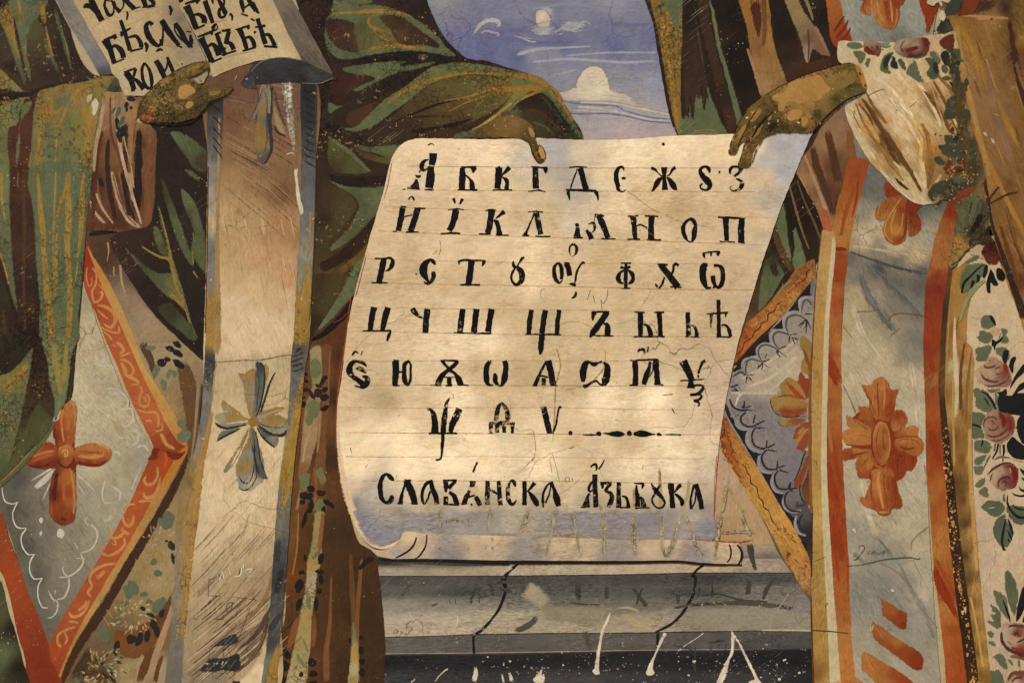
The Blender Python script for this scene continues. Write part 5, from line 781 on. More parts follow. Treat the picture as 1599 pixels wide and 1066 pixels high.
def left_hands(t):
    TINT[:] = 1.06, 0.97, 0.94
    # hand that holds the small scroll
    photo(); level(15); D.update(grain='w', speck=0.4, chip='33301a', chips=0.6, crack=0.6)
    tile(0, 0)
    h = fill('hand', t, '855,700 880,620 920,580 960,540 1010,500 1060,465 1130,425 1220,390 1290,382 1310,395 1312,420 1295,445 1240,475 1190,490 1150,500 1200,495 1260,530 1320,540 1400,545 1450,540 1460,555 1440,580 1395,610 1350,625 1310,640 1280,690 1230,735 1150,765 1050,775 960,772 900,765 865,745',
        '900,650,5a5230 950,600,6a5f33 1000,560,5c5532 1040,500,6b5d2c 1120,460,6d6031 1200,430,6a5e30 1280,410,5f562d 1100,540,57502c 1170,580,7d6a3a 1150,620,5a522e 1050,620,6b6033 980,650,64592f 920,730,6b4a2c 1000,720,4d482a 1100,740,453f24 1180,710,4f4626 1240,680,473d20 1280,620,4a4022 1340,580,5d5229 1430,560,554a25 1250,570,4a4424 880,700,4d3a22', soft=0.6, smooth=True, step=3, g=0.3)
    strokes('outline', h, ['~1290,395,6 1220,398,8 1130,432,8 1060,470,8 1000,510,8 940,570,8 890,640,8 865,710,8 870,750,8', '~1310,420,8 1250,465,14 1200,485,16 1160,492,8', '~1300,540,6 1380,550,6 1455,545,5', '~870,755,8 980,775,10 1100,780,12 1200,760,12 1270,700,10 1330,640,8 1400,612,6 1450,572,6'], ['30250f', '382d16', '3a2e16', '1d160f'], soft=0.3, chips=0.3)
    fill('worn_skin', h, '1120,545 1160,530 1210,545 1222,580 1190,600 1150,625 1115,605', '9a8450', rim='3c3416', rough=1.2, soft=0.8, chips=0.3)
    for w_, c_ in (('1000,510 1060,480 1080,500 1030,540 990,550', '7d6d3a'), ('960,620 1010,590 1060,600 1070,640 1010,660 960,650', '7a6a3a'), ('930,660 980,650 990,690 940,700', '8a7440'), ('1160,440 1230,410 1270,410 1230,440 1180,460', '7c6c3a'), ('1080,660 1130,650 1160,690 1110,710', '6d6034')): fill('worn_skin', h, w_, c_, soft=0.5, rough=1.4, rim='3a3216')
    strokes('finger_line', h, ['~1200,640,5 1270,600,7 1340,580,6 1420,565,4', '~1180,700,5 1250,660,7 1300,630,5', '~1240,530,5 1180,520,6 1120,520,5'], '2c250f', soft=0.4, kind='stuff')
    fill('worn_skin', h, '1170,640 1200,635 1205,660 1170,680 1160,660', '94804c', rough=1, chips=0); fill('red_patch', h, '900,720 940,705 975,715 950,765 915,765 890,745', '8a5a38', rough=1.4, soft=0.8)
    fill('worn_skin', h, '1310,575 1350,570 1390,560 1380,580 1340,600 1310,595', '7c6b3c', soft=0.6)
    strokes('red_outline', h, ['~1240,490,8 1265,520,10', '~650,585,6 640,620,8', '~900,570,6 860,600,4'], '8e3a20', soft=0.3)
    # fingertip on the big scroll
    tile(800, 0); D.update(chips=0.6, chip='a58a57')
    h = fill('hand', t, '-80,730 0,720 60,740 110,770 140,810 145,860 160,905 185,920 200,950 206,990 185,1018 160,1018 135,990 118,955 112,915 90,890 60,870 -60,862 -230,860 -200,800', '-150,800,5c4d2a -60,800,6b5a34 20,770,6d5d3a 60,800,5f5026 100,840,4b3f1c 130,900,4c421c 150,950,584a20 140,985,4e431e 180,1000,453a1a -200,850,544624', soft=0.5, step=3, speck=0.7)
    fill('worn_skin', h, '100,795 125,810 140,840 135,860 112,850', '8e7a4a', chips=0); fill('nail', h, '168,915 182,910 195,930 203,970 200,990 180,988 172,965 162,945', '9d8557', chips=0.1)
    strokes('outline', h, ['~60,870,5 95,885,8 115,920,8 125,960,8 150,1005,8 170,1018,8 200,1000,6', '~205,990,4 204,960,5 190,925,5 165,905,5', '~165,915,5 155,945,6 178,980,5'], '352a12', kind='stuff')
left_hands(LP); TINT[:] = 1, 1, 1
# ------------------------------------------------------------------ left stole and small scroll
def left_stole(t):
    photo(); level(9); D.update(grain='v', speck=0.03, chip='d9c498', chips=0.1, crack=1.0)
    st = fill('stole', t, '328,120 489,120 488,300 484,430 480,532 477,570 466,650 455,760 447,860 440,960 425,1090 255,1090 272,1000 278,900 300,800 322,700 320,620 318,560 322,430 325,250',
        '350,140,5d4232 400,140,604636 440,140,684c3b 470,150,60493a 360,190,664a36 400,200,75563e 440,210,735640 350,240,7d5f45 400,250,87684a 440,260,765a40 360,290,a0805c 400,280,84674a 440,300,725339 360,340,b3946c 400,340,a78860 440,350,a27f59 460,370,9d7a55 360,380,ab8c66 400,400,b9996f 430,400,ae8b66 450,430,b28f68 370,430,b89a70 400,450,c4a87c 440,470,c3a47b 360,480,cfb68c 400,500,d2ba90 440,510,cbb088 370,540,d3bb92 420,540,cdb48c 350,570,b5a181 400,575,b3a080 440,570,a89778 345,610,b5a07a 400,610,b39f7a 440,600,b9a27c 350,650,c2aa80 420,640,bfa67c 340,700,cbb388 370,730,cdb58a 420,720,ccb48a 330,760,cfb88d 400,780,cdb78e 330,810,cdb68e 370,820,cbb48b 410,810,c7ae84 330,850,c2ac86 370,860,b8a27d 410,860,b0987a 340,890,aa987a 380,900,a28d6e 410,900,8d7860 320,930,998970 360,940,97866a 400,950,8e7a62 310,980,8f7e66 350,990,86755f 390,1000,78665a 340,1030,857560 380,1030,a9916f 410,1010,6d5c50 420,1050,b9a27b 390,1060,b09a74 330,1060,7b6d60', p=3.6, step=5, g=0.22)
    ROOT[st] = ROOT[t]
    D.update(chips=0.3)
    # long hatch strokes of the rolled top
    rr = random.Random(11)
    def hatch(x0, x1, y0, y1, n, dx, dy, cs, w=1.2):
        it = []
        for i in range(n):
            x = rr.uniform(x0, x1); y = rr.uniform(y0, y1); q = rr.uniform(.5, 1.1)
            it.append('~%.1f,%.1f,%.1f %.1f,%.1f,%.1f %.1f,%.1f,.5' % (x, y, w*.6, x+dx*q*.5, y+dy*q*.46, w*rr.uniform(.7, 1.5), x+dx*q, y+dy*q))
        strokes('hatching', st, it, [rr.choice(cs.split()) for _ in range(n)], soft=0.4, kind='stuff', chips=0)
    tile(0, 0, 1)
    hatch(348, 380, 180, 260, 70, 60, 34, '4a3526 55402e 8f7355 9d7f5c 6b4f39')
    hatch(375, 430, 140, 300, 90, 60, 36, '4d3829 5b4331 8a6a4c 7d5c40 3f2d21')
    hatch(345, 400, 250, 330, 50, 70, 60, '6d523a 9d7f5c b3946c 7d6046')
    hatch(400, 440, 270, 340, 40, 55, 50, '5b422c 7a5b3e 9a7850')
    hatch(348, 440, 128, 180, 60, 40, 6, '4d3829 7c5c44 8a6a50 5b4433')
    hatch(345, 460, 330, 470, 70, 8, 40, 'c0a277 ad8c66 a27f58 c9ad82', 1.6)
    hatch(345, 450, 470, 545, 50, 14, 30, 'dcc59a c7ab80 d6be92', 1.6)
    hatch(345, 450, 590, 640, 40, 60, -50, 'a8946f c7ae85 bfa67c', 1)
    hatch(310, 420, 680, 850, 80, 26, -30, 'c2ab80 d8c298 d6bf93 bba379', 1.4)
    hatch(290, 400, 860, 1000, 110, 60, -66, '8a7860 a8957a 6f5f50 b5a282 94836a', 1.5)
    hatch(290, 400, 960, 1066, 110, 70, -60, '4f4238 6a594c a8957a b9a27b 5b4c42 8d7a64', 2)
    tile(400, 799)
    strokes('sweeping_fold', st, ['~110,330,30 90,450,24 40,560,26 -40,660,20 -120,740,8', '~90,560,20 50,680,30 -20,780,26 -120,860,10', '~80,640,20 40,800,24 -40,920,20 -140,1000,8', '~60,740,10 0,870,14 -80,960,10', '~120,480,10 60,620,14 -60,740,10'], ['7a614a', '4d3a30', '50392e', '6b5040', '9c856a'], soft=0.6)
    fill('bright_fold', st, '60,780 10,900 -60,1000 -150,1080 20,1080 50,960 75,860', '20,900,bfa880 -40,1020,cab389', soft=5)
    tile(0, 799)
    strokes('sweeping_fold', st, ['~1597,200,16 1500,330,12 1400,430,8', '~1560,0,10 1500,160,12 1380,300,8'], 'a49070', soft=0.8)
    fill('dark_ink_fold', st, '1320,840 1370,800 1430,765 1470,755 1485,780 1480,815 1400,830', '2f2d2e', soft=0.8, grain='d'); strokes('light_hatch', st, ['1400,820,6 1450,770,4', '1430,820,5 1470,780,3', '1370,825,4 1410,790,3'], '5f5a58', kind='stuff')
    fill('dark_ink_fold', st, '1250,985 1310,910 1400,905 1485,872 1500,900 1502,970 1480,990 1400,985 1300,998', '2b292a', soft=0.8, grain='d'); strokes('light_hatch', st, ['1300,980,8 1370,920,5', '1380,970,10 1430,915,5', '1430,975,8 1470,920,4', '1270,990,5 1320,940,3'], '5a5552', kind='stuff')
    strokes('broken_arc', st, ['1410,970,10 1410,990,16', '1412,1020,12 1414,1035,14', '1440,1060,20 1545,1055,14'], '2a2728', soft=0.2, kind='stuff')
    fill('bright_fold', st, '1500,1066 1597,960 1640,940 1700,1080', 'd0bd95', soft=3)
    # side bands -----------------------------------------------------------------------
    photo(); D.update(grain='v', speck=0.15, chip='c2b08a', chips=0.35)
    fill('grey_band', st, '326,140 348,150 345,260 341,300 340,400 338,500 336,560 332,610 327,660 318,720 306,800 297,880 289,960 282,1080 258,1080 266,1000 273,900 277,800 300,720 313,660 318,600 320,560 324,450 325,300',
        '337,160,2f2a28 337,200,484443 336,240,5b5856 335,270,7c7676 333,310,8d8580 331,350,9d8f79 329,390,6f6b6a 330,430,7d7877 330,480,97783f 329,530,9c7c42 326,560,3b3a3c 322,590,484645 318,620,736d69 312,660,6d6865 305,700,787068 300,740,7d6b45 295,780,8a7146 288,820,857149 284,880,797063 276,940,756e66 270,1000,6a6560 268,1050,66625c', step=3.5, g=0.3)
    strokes('gold_band', st, ['~343,180,3 341,300,4 340,360,5 340,420,6 340,480,10 339,530,12 338,556,8', '~332,640,5 322,690,8 312,730,12 305,790,14 298,850,12 292,920,8 286,1000,6', '~312,720,4 300,780,6 285,850,5 280,900,4', '~292,800,5 285,900,6 277,1000,5'], ['9a7d4c', '9c7b40', '9a7d4a', '8f7a52'], soft=0.5, chips=0.4)
    tile(0, 0); each('ink_hatch', st, ['1325,%d,14 1395,%d,5' % (y, y+70+i*6) for i, y in enumerate((650, 720, 790, 850, 900))], '211f20', soft=0.3)
    tile(0, 533); strokes('ink_hatch', st, ['~1275,110,20 1335,130,26 1330,200,16', '1280,150,16 1320,230,20', '1290,120,14 1300,320,10', '~1260,260,8 1250,400,10 1240,520,6'], '38373a', soft=0.4, kind='stuff')
    photo()
    fill('grey_band', st, '471,125 494,128 493,250 491,350 488,430 484,530 478,570 470,620 462,700 455,780 448,880 440,960 430,1080 408,1080 418,1000 424,920 428,860 432,800 438,740 446,680 452,620 455,560 459,520 463,440 468,360 471,260',
        '482,140,232120 482,180,2b2a2b 482,230,3d3c3e 481,270,57555a 480,310,5f5d60 478,350,6c6866 475,390,7c7770 471,430,72705f 469,470,94783c 466,520,947538 464,545,4a4747 462,570,5a5754 460,600,66625e 455,650,6f6a62 450,700,7a704f 446,740,85703f 440,780,6a665f 432,820,67645d 434,860,454545 430,900,3b3c3c 432,940,494846 425,970,55514e 420,1000,3f3d3e 422,1040,6a6659', step=3.5, g=0.35)
    strokes('gold_band', st, ['~483,400,4 480,440,8 474,480,16 470,530,18 466,545,8', '~474,580,4 466,640,8 456,700,12 448,760,10 440,800,5', '~462,620,3 450,700,5 438,760,4', '~438,1000,6 428,1040,12 424,1080,18', '~485,330,3 483,400,3'], '957838', soft=0.45, chips=0.4)
    tile(400, 0); each('ink_hatch', st, ['~295,%d,4 330,%d,12 372,%d,6' % (y, y+16+rnd.uniform(0, 10), y+34+rnd.uniform(-10, 20)) for y in range(560, 1040, 44)], '1c1b1c', soft=0.3)
    tile(400, 533); strokes('ink_hatch', st, ['~220,100,12 260,80,14 300,70,12', '~215,130,12 260,115,14 305,95,8', '~215,155,14 250,150,14 300,130,12', '~215,185,10 260,180,10 300,160,12', '~230,85,10 290,30,16'], '2e2d2f', soft=0.3, kind='stuff')
    tile(400, 799); strokes('ink_hatch', st, ['~150,160,30 135,240,40 120,340,34', '~165,330,26 145,430,40 120,520,34', '~170,610,24 110,700,40 70,760,30', '~130,620,10 80,700,12'], ['3a3b3b', '2d2e2f', '37363a', '56524e'], soft=0.7, kind='stuff')
    photo(); strokes('edge_line', st, ['~494,130,1.4 493,300,1.6 489,420,1.4 484,500,1.4', '~326,260,1.6 324,400,1.6 321,520,1.6', '~338,560,1 332,620,1.2 322,700,1.2 305,800,1.2 292,900,1.2'], ['46382a', '4a2c1c', '9a7a55'], kind='stuff')
    tile(400, 533); strokes('curl_line', st, ['~-250,130,8 -150,122,8 -60,116,8 0,118,8 60,110,10 130,95,10 200,85,8 280,70,5'], '75644b', soft=0.4, chips=0)
    # mid cross: four leaf-shaped arms of ochre with grey-blue shading ---------------
    D.update(grain='v', speck=0.0, chips=0.15, chip='c9b288')
    tile(0, 533)
    O, G, K = '957639', '7c7a72', '2b2b2e'
    def petal(parts, name='cross_petal'):
        (s, c) = parts[0]; o = fill(name, st, s, c, soft=0.5, grain='v')
        for s, c in parts[1:]: strokes(name, st, [s], c, soft=0.3)
    petal([('1480,185 1520,200 1560,170 1597,168 1660,140 1680,200 1640,300 1610,400 1590,470 1565,480 1550,440 1540,380 1530,300 1510,240', '1500,200,8c713e 1540,300,957639 1570,300,84827a 1600,220,937538 1570,430,8d7743')])
    strokes('cross_petal', st, ['~1480,185,6 1520,260,8 1530,330,10 1545,400,8 1560,470,5', '~1570,180,8 1570,300,12 1568,460,6', '~1600,180,12 1600,300,16 1585,440,10'], [G, G, G], soft=0.3)
    petal([('1340,465 1380,440 1440,435 1500,455 1560,480 1560,490 1480,500 1400,510 1350,495', '1380,465,8b8474 1440,465,8e7339 1520,480,8a7849')]); petal([('1385,365 1430,390 1500,440 1550,475 1500,455 1440,435 1390,430', '1400,385,8f7640 1400,415,7f7c72 1480,450,8a7440')])
    petal([('1340,500 1420,512 1480,505 1555,500 1560,515 1460,535 1390,530', '1400,520,7d7b74')]); strokes('cross_petal', st, ['~1336,495,5 1365,525,16 1420,540,18 1480,530,16 1550,512,8'], K, soft=0.2)
    petal([('1350,610 1380,560 1430,545 1500,535 1440,570 1390,600', '1380,580,66645f')]); strokes('cross_petal', st, ['~1345,625,8 1400,590,14 1460,560,14 1510,535,6'], K, soft=0.2)
    petal([('1555,530 1540,600 1500,660 1460,730 1430,800 1400,818 1395,795 1430,740 1480,660 1520,590', '1530,600,8f7438 1440,750,8b7441 1405,805,75736b')]); strokes('cross_petal', st, ['~1550,560,6 1500,680,8 1450,770,8 1410,815,6', '~1530,590,5 1470,690,6 1420,770,6'], G, soft=0.3)
    petal([('1560,530 1590,540 1597,600 1640,700 1650,850 1600,900 1560,930 1510,920 1480,870 1470,790 1500,700 1540,620', '1540,650,8f7438 1520,780,937636 1560,700,7d7b74 1500,860,84807a 1570,870,9b9382 1620,800,55534f')])
    strokes('cross_petal', st, ['~1540,660,8 1500,760,10 1495,840,10 1520,870,10 1550,840,8 1560,740,10 1570,600,8', '~1580,560,12 1590,700,12 1580,820,10 1550,880,10 1510,870,10 1490,830,8', '~1485,900,8 1520,925,10 1560,910,6'], [G, K, K], soft=0.3)
    tile(400, 533)
    petal([('0,130 20,125 50,150 60,220 50,320 30,420 10,470 -20,470 -10,300', '20,160,3f4040 30,250,5b5a57 30,330,57554f 10,400,6b6963')]); strokes('cross_petal', st, ['~20,125,10 48,160,14 55,230,14 45,320,12 20,420,12 0,470,8', '~0,200,10 20,230,8 15,330,10 0,440,8', '~125,185,8 95,240,14 70,310,14 50,380,14 20,460,8'], [K, K, '2f2f31'], soft=0.2)
    petal([('0,475 40,435 90,415 170,405 180,420 130,450 70,475 20,490', '60,440,8f7438 120,425,917639 50,470,7f7c72')]); strokes('cross_petal', st, ['~10,480,5 70,455,10 130,430,10 175,422,5'], '97948b', soft=0.3)
    petal([('10,500 80,465 140,455 195,485 200,520 190,560 150,580 90,560 40,540 5,515', '80,480,917537 140,475,8c743f 110,510,937739 90,535,7d7b74 160,555,85827a')]); strokes('cross_petal', st, ['~5,515,10 50,550,20 110,580,18 170,580,18 198,540,8', '~10,505,5 60,525,8 120,535,6 170,530,5 195,485,6'], [K, K], soft=0.2)
    petal([('10,530 50,550 100,580 135,590 130,640 115,660 70,630 30,570', '60,570,504f4c 115,600,77746c 110,640,6a6862')]); strokes('cross_petal', st, ['~5,530,10 40,590,14 80,630,14 125,662,12', '~135,590,6 138,620,7 125,650,6', '~40,550,10 90,580,12 130,590,6'], K, soft=0.2)
    petal([('-30,540 0,560 20,620 30,700 45,800 75,852 30,850 -5,800 -20,700', '0,600,605c55 10,700,57554f 35,820,4f4d4b')]); strokes('cross_petal', st, ['~-5,550,8 15,640,10 30,740,12 70,850,6', '~-10,600,8 -5,720,12 20,830,10'], K, soft=0.2)
    tile(0, 533); fill('cross_centre', st, '1550,485 1580,470 1610,480 1610,510 1580,530 1555,520', '8a6a30')
    strokes('loop_line', st, ['~1560,600,6 1590,720,8 1600,840,10 1560,910,10 1520,930,8'], K, soft=0.2)
    # upper cross seen under the small scroll
    tile(400, 0)
    petal([('30,530 70,540 75,640 70,760 75,860 95,920 80,1000 45,1025 10,1010 0,960 -10,880 5,760 10,660', '40,600,7d6a55 40,700,84683c 25,800,8b6c36 30,900,866b3e 60,980,4d4a47 55,760,5d5b59')])
    strokes('cross_petal', st, ['~100,530,20 90,640,26 85,760,26 95,860,20 95,940,16 60,1015,12 30,1025,8', '~45,540,8 70,640,10 65,740,12 70,860,12 60,930,10 45,965,8', '~10,540,6 15,640,10 0,760,8'], ['2f2e2f', '4c4b4b', '44413e'], soft=0.3)
    petal([('105,560 120,640 150,740 180,800 190,845 160,840 130,800 110,720', '120,640,80684c 150,780,847058')]); strokes('cross_petal', st, ['~115,560,10 130,640,12 160,730,12 190,800,8', '~110,780,8 140,830,14 190,850,8'], ['39373a', '29282a'], soft=0.3)
    strokes('cross_petal', st, ['~60,540,14 30,620,22 0,700,24 -40,760,12', '~45,550,6 15,640,8 -20,720,8 -50,770,5', '~80,530,16 85,620,20 80,720,16'], ['6a625a', '3a3839', '777066'], soft=0.4)
    strokes('white_smear', st, ['~185,455,50 195,520,66 200,620,60 215,720,50 225,820,44 235,900,26 230,960,14'], '8d8173', soft=0.9, speck=0.6, chips=0.9, chip='d0c7b4', rough=1.5)
    strokes('white_smear', st, ['~155,480,5 180,445,5 215,470,5 228,560,5 240,700,6 245,840,6 240,960,6', '~180,970,4 225,955,12 245,975,5', '~165,560,5 160,640,5 185,800,5 215,940,5'], 'b9b0a0', soft=0.3, kind='stuff')
    strokes('white_smear', st, ['~240,1040,14 252,1060,22 250,1090,18 256,1140,16 262,1200,22 270,1260,24 285,1320,26 282,1345,20'], 'c4b9a4', soft=0.25, rough=1.0)
    # scratched writing
    tile(0, 799)
    strokes('scratched_writing', st, ['1305,415,3 1300,520,4', '1305,420,4 1350,405,3', '1300,520,3 1375,520,3', '~1370,390,3 1385,410,3 1380,380,3', '~1420,360,3 1440,380,3', '~1465,400,4 1490,390,5 1500,350,4', '1500,350,3 1530,345,3', '~1410,610,4 1420,570,4 1450,560,4 1440,610,4 1410,615,3', '1450,525,3 1597,545,3', '1590,530,4 1545,580,3', '~1210,640,3 1215,665,3 1240,660,3', '~1330,660,4 1380,665,8 1400,650,4', '1560,600,3 1500,760,3 1470,840,3', '1310,835,3 1310,880,2', '1395,850,3 1395,900,2'], '4a3b2e', kind='stuff', chips=0)
    strokes('scratched_writing', st, ['1370,420,5 1390,370,6 1400,415,5', '1425,350,5 1440,390,6', '~1460,400,7 1500,390,8 1510,340,6', '1520,320,5 1520,350,6', '~1535,360,6 1570,350,6 1560,375,5'], 'd3c7ae', kind='stuff', chips=0)
left_stole(LP)

def small_scroll():
    level(12); D.update(grain='w', speck=0.05, chip='cbb78f', chips=0.12, crack=0.8)
    photo()
    t = thing('inscribed_scroll', 'small open scroll of two lettered leaves with grey edges at top left', 'scroll', (300, 140))
    tile(0, 0)
    fill('grey_edge', t, '300,-40 460,-40 560,180 690,410 705,465 620,470 545,340 440,175 345,0', '400,0,6f6965 480,120,76706b 560,250,77706d 640,380,75707a 650,450,45444b', smooth=False, grain='e', g=0.3)
    strokes('edge_line', t, ['~350,0,6 440,172,7 545,338,7 618,466,6', '~440,0,3 560,185,3 692,410,3'], ['8e8a80', '8a7a60'], kind='stuff')
    tile(0, 0)
    a = fill('leaf_page', t, '432,-40 1110,-40 1130,60 1210,210 1290,380 1300,470 1270,520 1000,560 940,600 780,600 740,500 700,460 690,410 560,180', '480,20,a58e6a 600,20,b59e77 700,30,b39c75 800,20,ad9770 900,50,b39d76 1000,30,9f8b6d 1060,60,827262 560,130,b59d75 650,150,b9a27b 750,130,b59e77 850,130,b7a079 950,120,ac9670 1050,130,857662 1120,120,6c6258 650,260,b39b74 750,260,b7a17a 850,260,b39c75 950,230,b09a74 1080,230,93836a 1150,200,766a5c 1200,280,7b6f62 720,400,b9a37d 850,380,b7a07a 950,350,ad9873 1050,350,98876c 1150,330,8a7b68 1250,400,8b8170 1100,420,9a8a70 800,480,b9a480 900,520,b9a480 1000,450,ad9a76 1250,340,877b6b 850,570,b09a78', smooth=False, step=5, grain='e', g=0.16)
    b = fill('leaf_page', t, '1095,-40 1700,-40 1800,40 1880,190 1890,380 1780,362 1697,370 1597,385 1500,415 1400,455 1330,485 1310,420 1290,370 1220,210 1130,60', '1150,20,a8926c 1300,30,b09a73 1450,20,b59e78 1550,60,b59e78 1180,120,9d8867 1300,130,b09a75 1450,150,b7a17b 1600,150,b59e78 1300,200,a8936d 1400,250,b39c76 1550,250,b7a17b 1350,300,ac9671 1450,330,b39d77 1550,340,b9a37d 1360,430,b39e7a 1500,390,b09b76 1700,50,ad9872 1700,200,baa57e 1750,340,c4ae86 1850,250,9d8a6c 1650,300,c0aa82', smooth=False, step=5, grain='e', g=0.16)
    ROOT[a] = ROOT[b] = ROOT[t]
    tile(400, 0)
    fill('grey_edge', t, '85,-40 200,-40 300,130 380,280 480,465 470,480 300,470 285,380 190,190', '150,20,6a6055 200,150,5c544b 270,280,5d554d 350,320,5f574e 400,420,5b534a 320,430,4a4541', smooth=False, grain='e', g=0.35)
    fill('curled_under', t, '-95,530 -60,470 0,390 60,372 180,360 285,382 400,430 480,468 512,510 480,505 400,520 300,522 150,520 0,530', '-50,490,313136 0,440,333236 100,400,343333 200,440,2f2e2e 280,430,302f2e 350,480,3b3a39 450,490,33312f 100,490,28282a 300,510,222120', grain='h', g=0.4, soft=0.5)
    strokes('edge_line', t, ['~-30,450,5 20,400,4 80,372,4 180,362,5 280,380,5', '~290,522,4 400,522,5 480,490,4'], '6e675e', kind='stuff')
    fill('dark_corner', t, '-95,540 -60,500 -20,470 0,530 0,560', '3c3a3c', soft=1)
    tile(0, 0); strokes('scratch', t, ['1465,510,7 1480,470,6 1478,500,5', '~1530,490,6 1540,500,8 1550,480,5', '1578,440,6 1582,550,5', '1565,450,4 1597,446,4', '1555,630,5 1558,650,5'], '9a948a', soft=0.3, kind='stuff')
    # brown grain right of the scroll
    for s_ in ('~550,180,3 750,180,3 950,60,3 1100,30,3', '~600,180,2 640,150,3 760,100,3 900,70,2 960,50,2', '~650,350,2 780,340,3 860,320,2 1000,310,2 1110,300,2', '~800,590,2 880,570,2', '~700,400,3 770,350,3 950,300,2 1080,270,2', '~930,300,3 1030,280,3 1060,290,2', '~1220,220,2 1300,190,2 1450,130,2', '~1400,350,2 1500,320,2 1597,300,2', '~1240,190,2 1420,140,3 1470,100,2', '~650,180,2 580,180,3 620,150,2'):
        pass
    strokes('ruled_line', t, ['~700,80,2 880,70,3 1000,45,2', '~580,185,3 640,140,4 700,100,2', '~700,402,3 760,360,4 830,330,3', '~830,325,3 950,290,4 1060,290,3 1100,300,2', '~1210,195,3 1300,150,4 1420,130,3', '~1340,390,3 1450,350,4 1597,322,3', '~1240,230,2 1350,195,3 1450,180,3', '~750,180,2 900,120,3', '~770,440,2 860,420,3'], '8c6f4c', kind='stuff', chips=0)
    INK = '0e0c0b'; D.update(grain='e', chips=0.08)
    def L(*ss): strokes('letter', t, list(ss), INK, rough=0.5, streak=0.05)
    L('~525,55,10 545,40,30 570,50,26 600,85,14', '570,0,34 600,60,34 640,135,36', '~600,80,10 640,110,12')                       # Ч
    L('~665,0,14 655,40,16 680,95,24 700,100,14 715,70,10 700,0,10', '~715,10,10 725,50,20 755,80,26', '~665,5,8 720,20,8', '795,75,10 800,100,14 795,130,8')   # а
    L('775,-20,30 800,20,28 840,60,30', '~770,0,10 775,40,10 750,80,8', '830,62,12 880,48,8')
    L('880,-30,30 900,10,30 915,50,26', '~930,0,12 960,20,26 955,40,20 920,48,14', '890,52,10 970,42,12')
    L('1060,40,14 1072,70,20 1065,102,10'); L('1138,0,30 1120,20,8')
    L('660,250,50 690,310,34 715,395,30', '650,255,10 730,225,22', '~725,230,28 715,250,12', '~680,320,10 720,290,20 760,320,34 775,365,30', '705,402,10 780,370,12')    # Б
    L('755,130,20 780,200,24 815,320,26', '755,215,22 820,180,10', '~760,215,24 765,235,8', '~800,240,10 850,230,22 880,270,26 885,300,26', '815,325,12 895,305,12')
    L('~905,270,14 920,290,22 915,330,8')
    L('~955,160,26 935,145,20 915,165,26 925,220,34 960,270,30 990,290,20 1010,270,20 1000,250,8')
    L('1010,130,34 1060,210,34 1120,290,24', '~1020,150,12 1020,220,12 1010,290,18', '1110,290,10 1140,300,10')
    L('~1095,150,26 1130,200,30 1160,260,30 1205,300,12', '~1095,150,10 1095,200,10 1140,260,10', '~1165,200,8 1195,205,8', '~1190,220,14 1195,270,26 1175,300,20')
    L('~975,325,8 1000,312,18 1020,318,8'); L('1138,400,9 1140,407,9')
    L('790,455,38 820,500,34 840,565,30', '775,455,10 850,430,12', '~850,432,20 840,470,16 830,495,10', '~830,490,10 860,510,24 900,560,30', '820,570,10 845,566,10')
    L('~905,395,14 890,430,18 895,500,20 920,550,22 945,555,14', '~905,395,12 935,440,18 950,510,22 945,560,14')
    L('975,380,30 1000,420,34 1030,490,30', '1045,360,16 1065,410,24 1090,465,20', '~1050,375,8 1040,430,12 1010,480,10')
    L('1115,12,8 1145,5,14')
    # right leaf
    L('1165,40,44 1200,110,34 1225,180,34', '1155,30,12 1250,0,20', '~1235,5,30 1230,30,10', '~1190,105,8 1240,95,20 1275,120,34 1275,150,30', '1215,190,10 1280,160,12')
    L('1280,10,30 1305,80,30 1330,150,20', '1270,0,12 1335,-5,16', '~1325,0,20 1330,30,8')
    L('~1365,0,20 1385,40,26 1410,90,28', '~1395,-20,16 1400,30,12 1370,70,20 1375,110,20 1400,110,14 1415,80,14')
    L('~1435,90,20 1450,105,16 1450,135,8')
    L('1505,0,20 1515,40,24 1520,85,10', '~1520,60,10 1560,30,14 1580,20,20', '1550,0,26 1575,40,26 1597,75,22', '1505,92,8 1550,105,10', '1565,120,12 1590,135,10')
    L('~1320,180,8 1345,155,14 1330,195,14 1360,180,8 1350,150,6')
    L('1255,240,44 1285,300,34 1325,390,34', '1235,235,12 1330,200,18', '~1320,205,26 1325,225,8', '~1285,310,8 1325,280,20 1355,310,36 1370,350,34', '1320,395,10 1385,365,12')
    L('1355,220,26 1375,280,26 1410,350,24', '1340,220,10 1380,205,14'); L('1385,200,12 1440,190,18', '~1430,200,24 1420,240,28 1410,280,24', '~1415,270,10 1440,275,26 1460,315,28', '1385,350,12 1475,320,12', '~1400,330,10 1405,300,14')
    L('1495,185,34 1520,240,28 1540,310,24', '1470,190,10 1560,165,16', '~1550,170,22 1550,190,8', '~1520,250,8 1555,235,18 1580,260,26 1590,300,24', '1515,322,12 1597,300,12')
    tile(400, 0)
    L('-90,10,26 -80,60,24', '0,60,24 10,80,16 22,88,8', '-20,20,20 0,60,20')
    L('10,120,24 30,180,26 60,280,28', '-10,200,10 0,210,20', '-5,175,10 60,165,16', '~45,225,12 80,220,20 100,250,24 120,290,26', '50,292,12 135,298,14')
small_scroll()
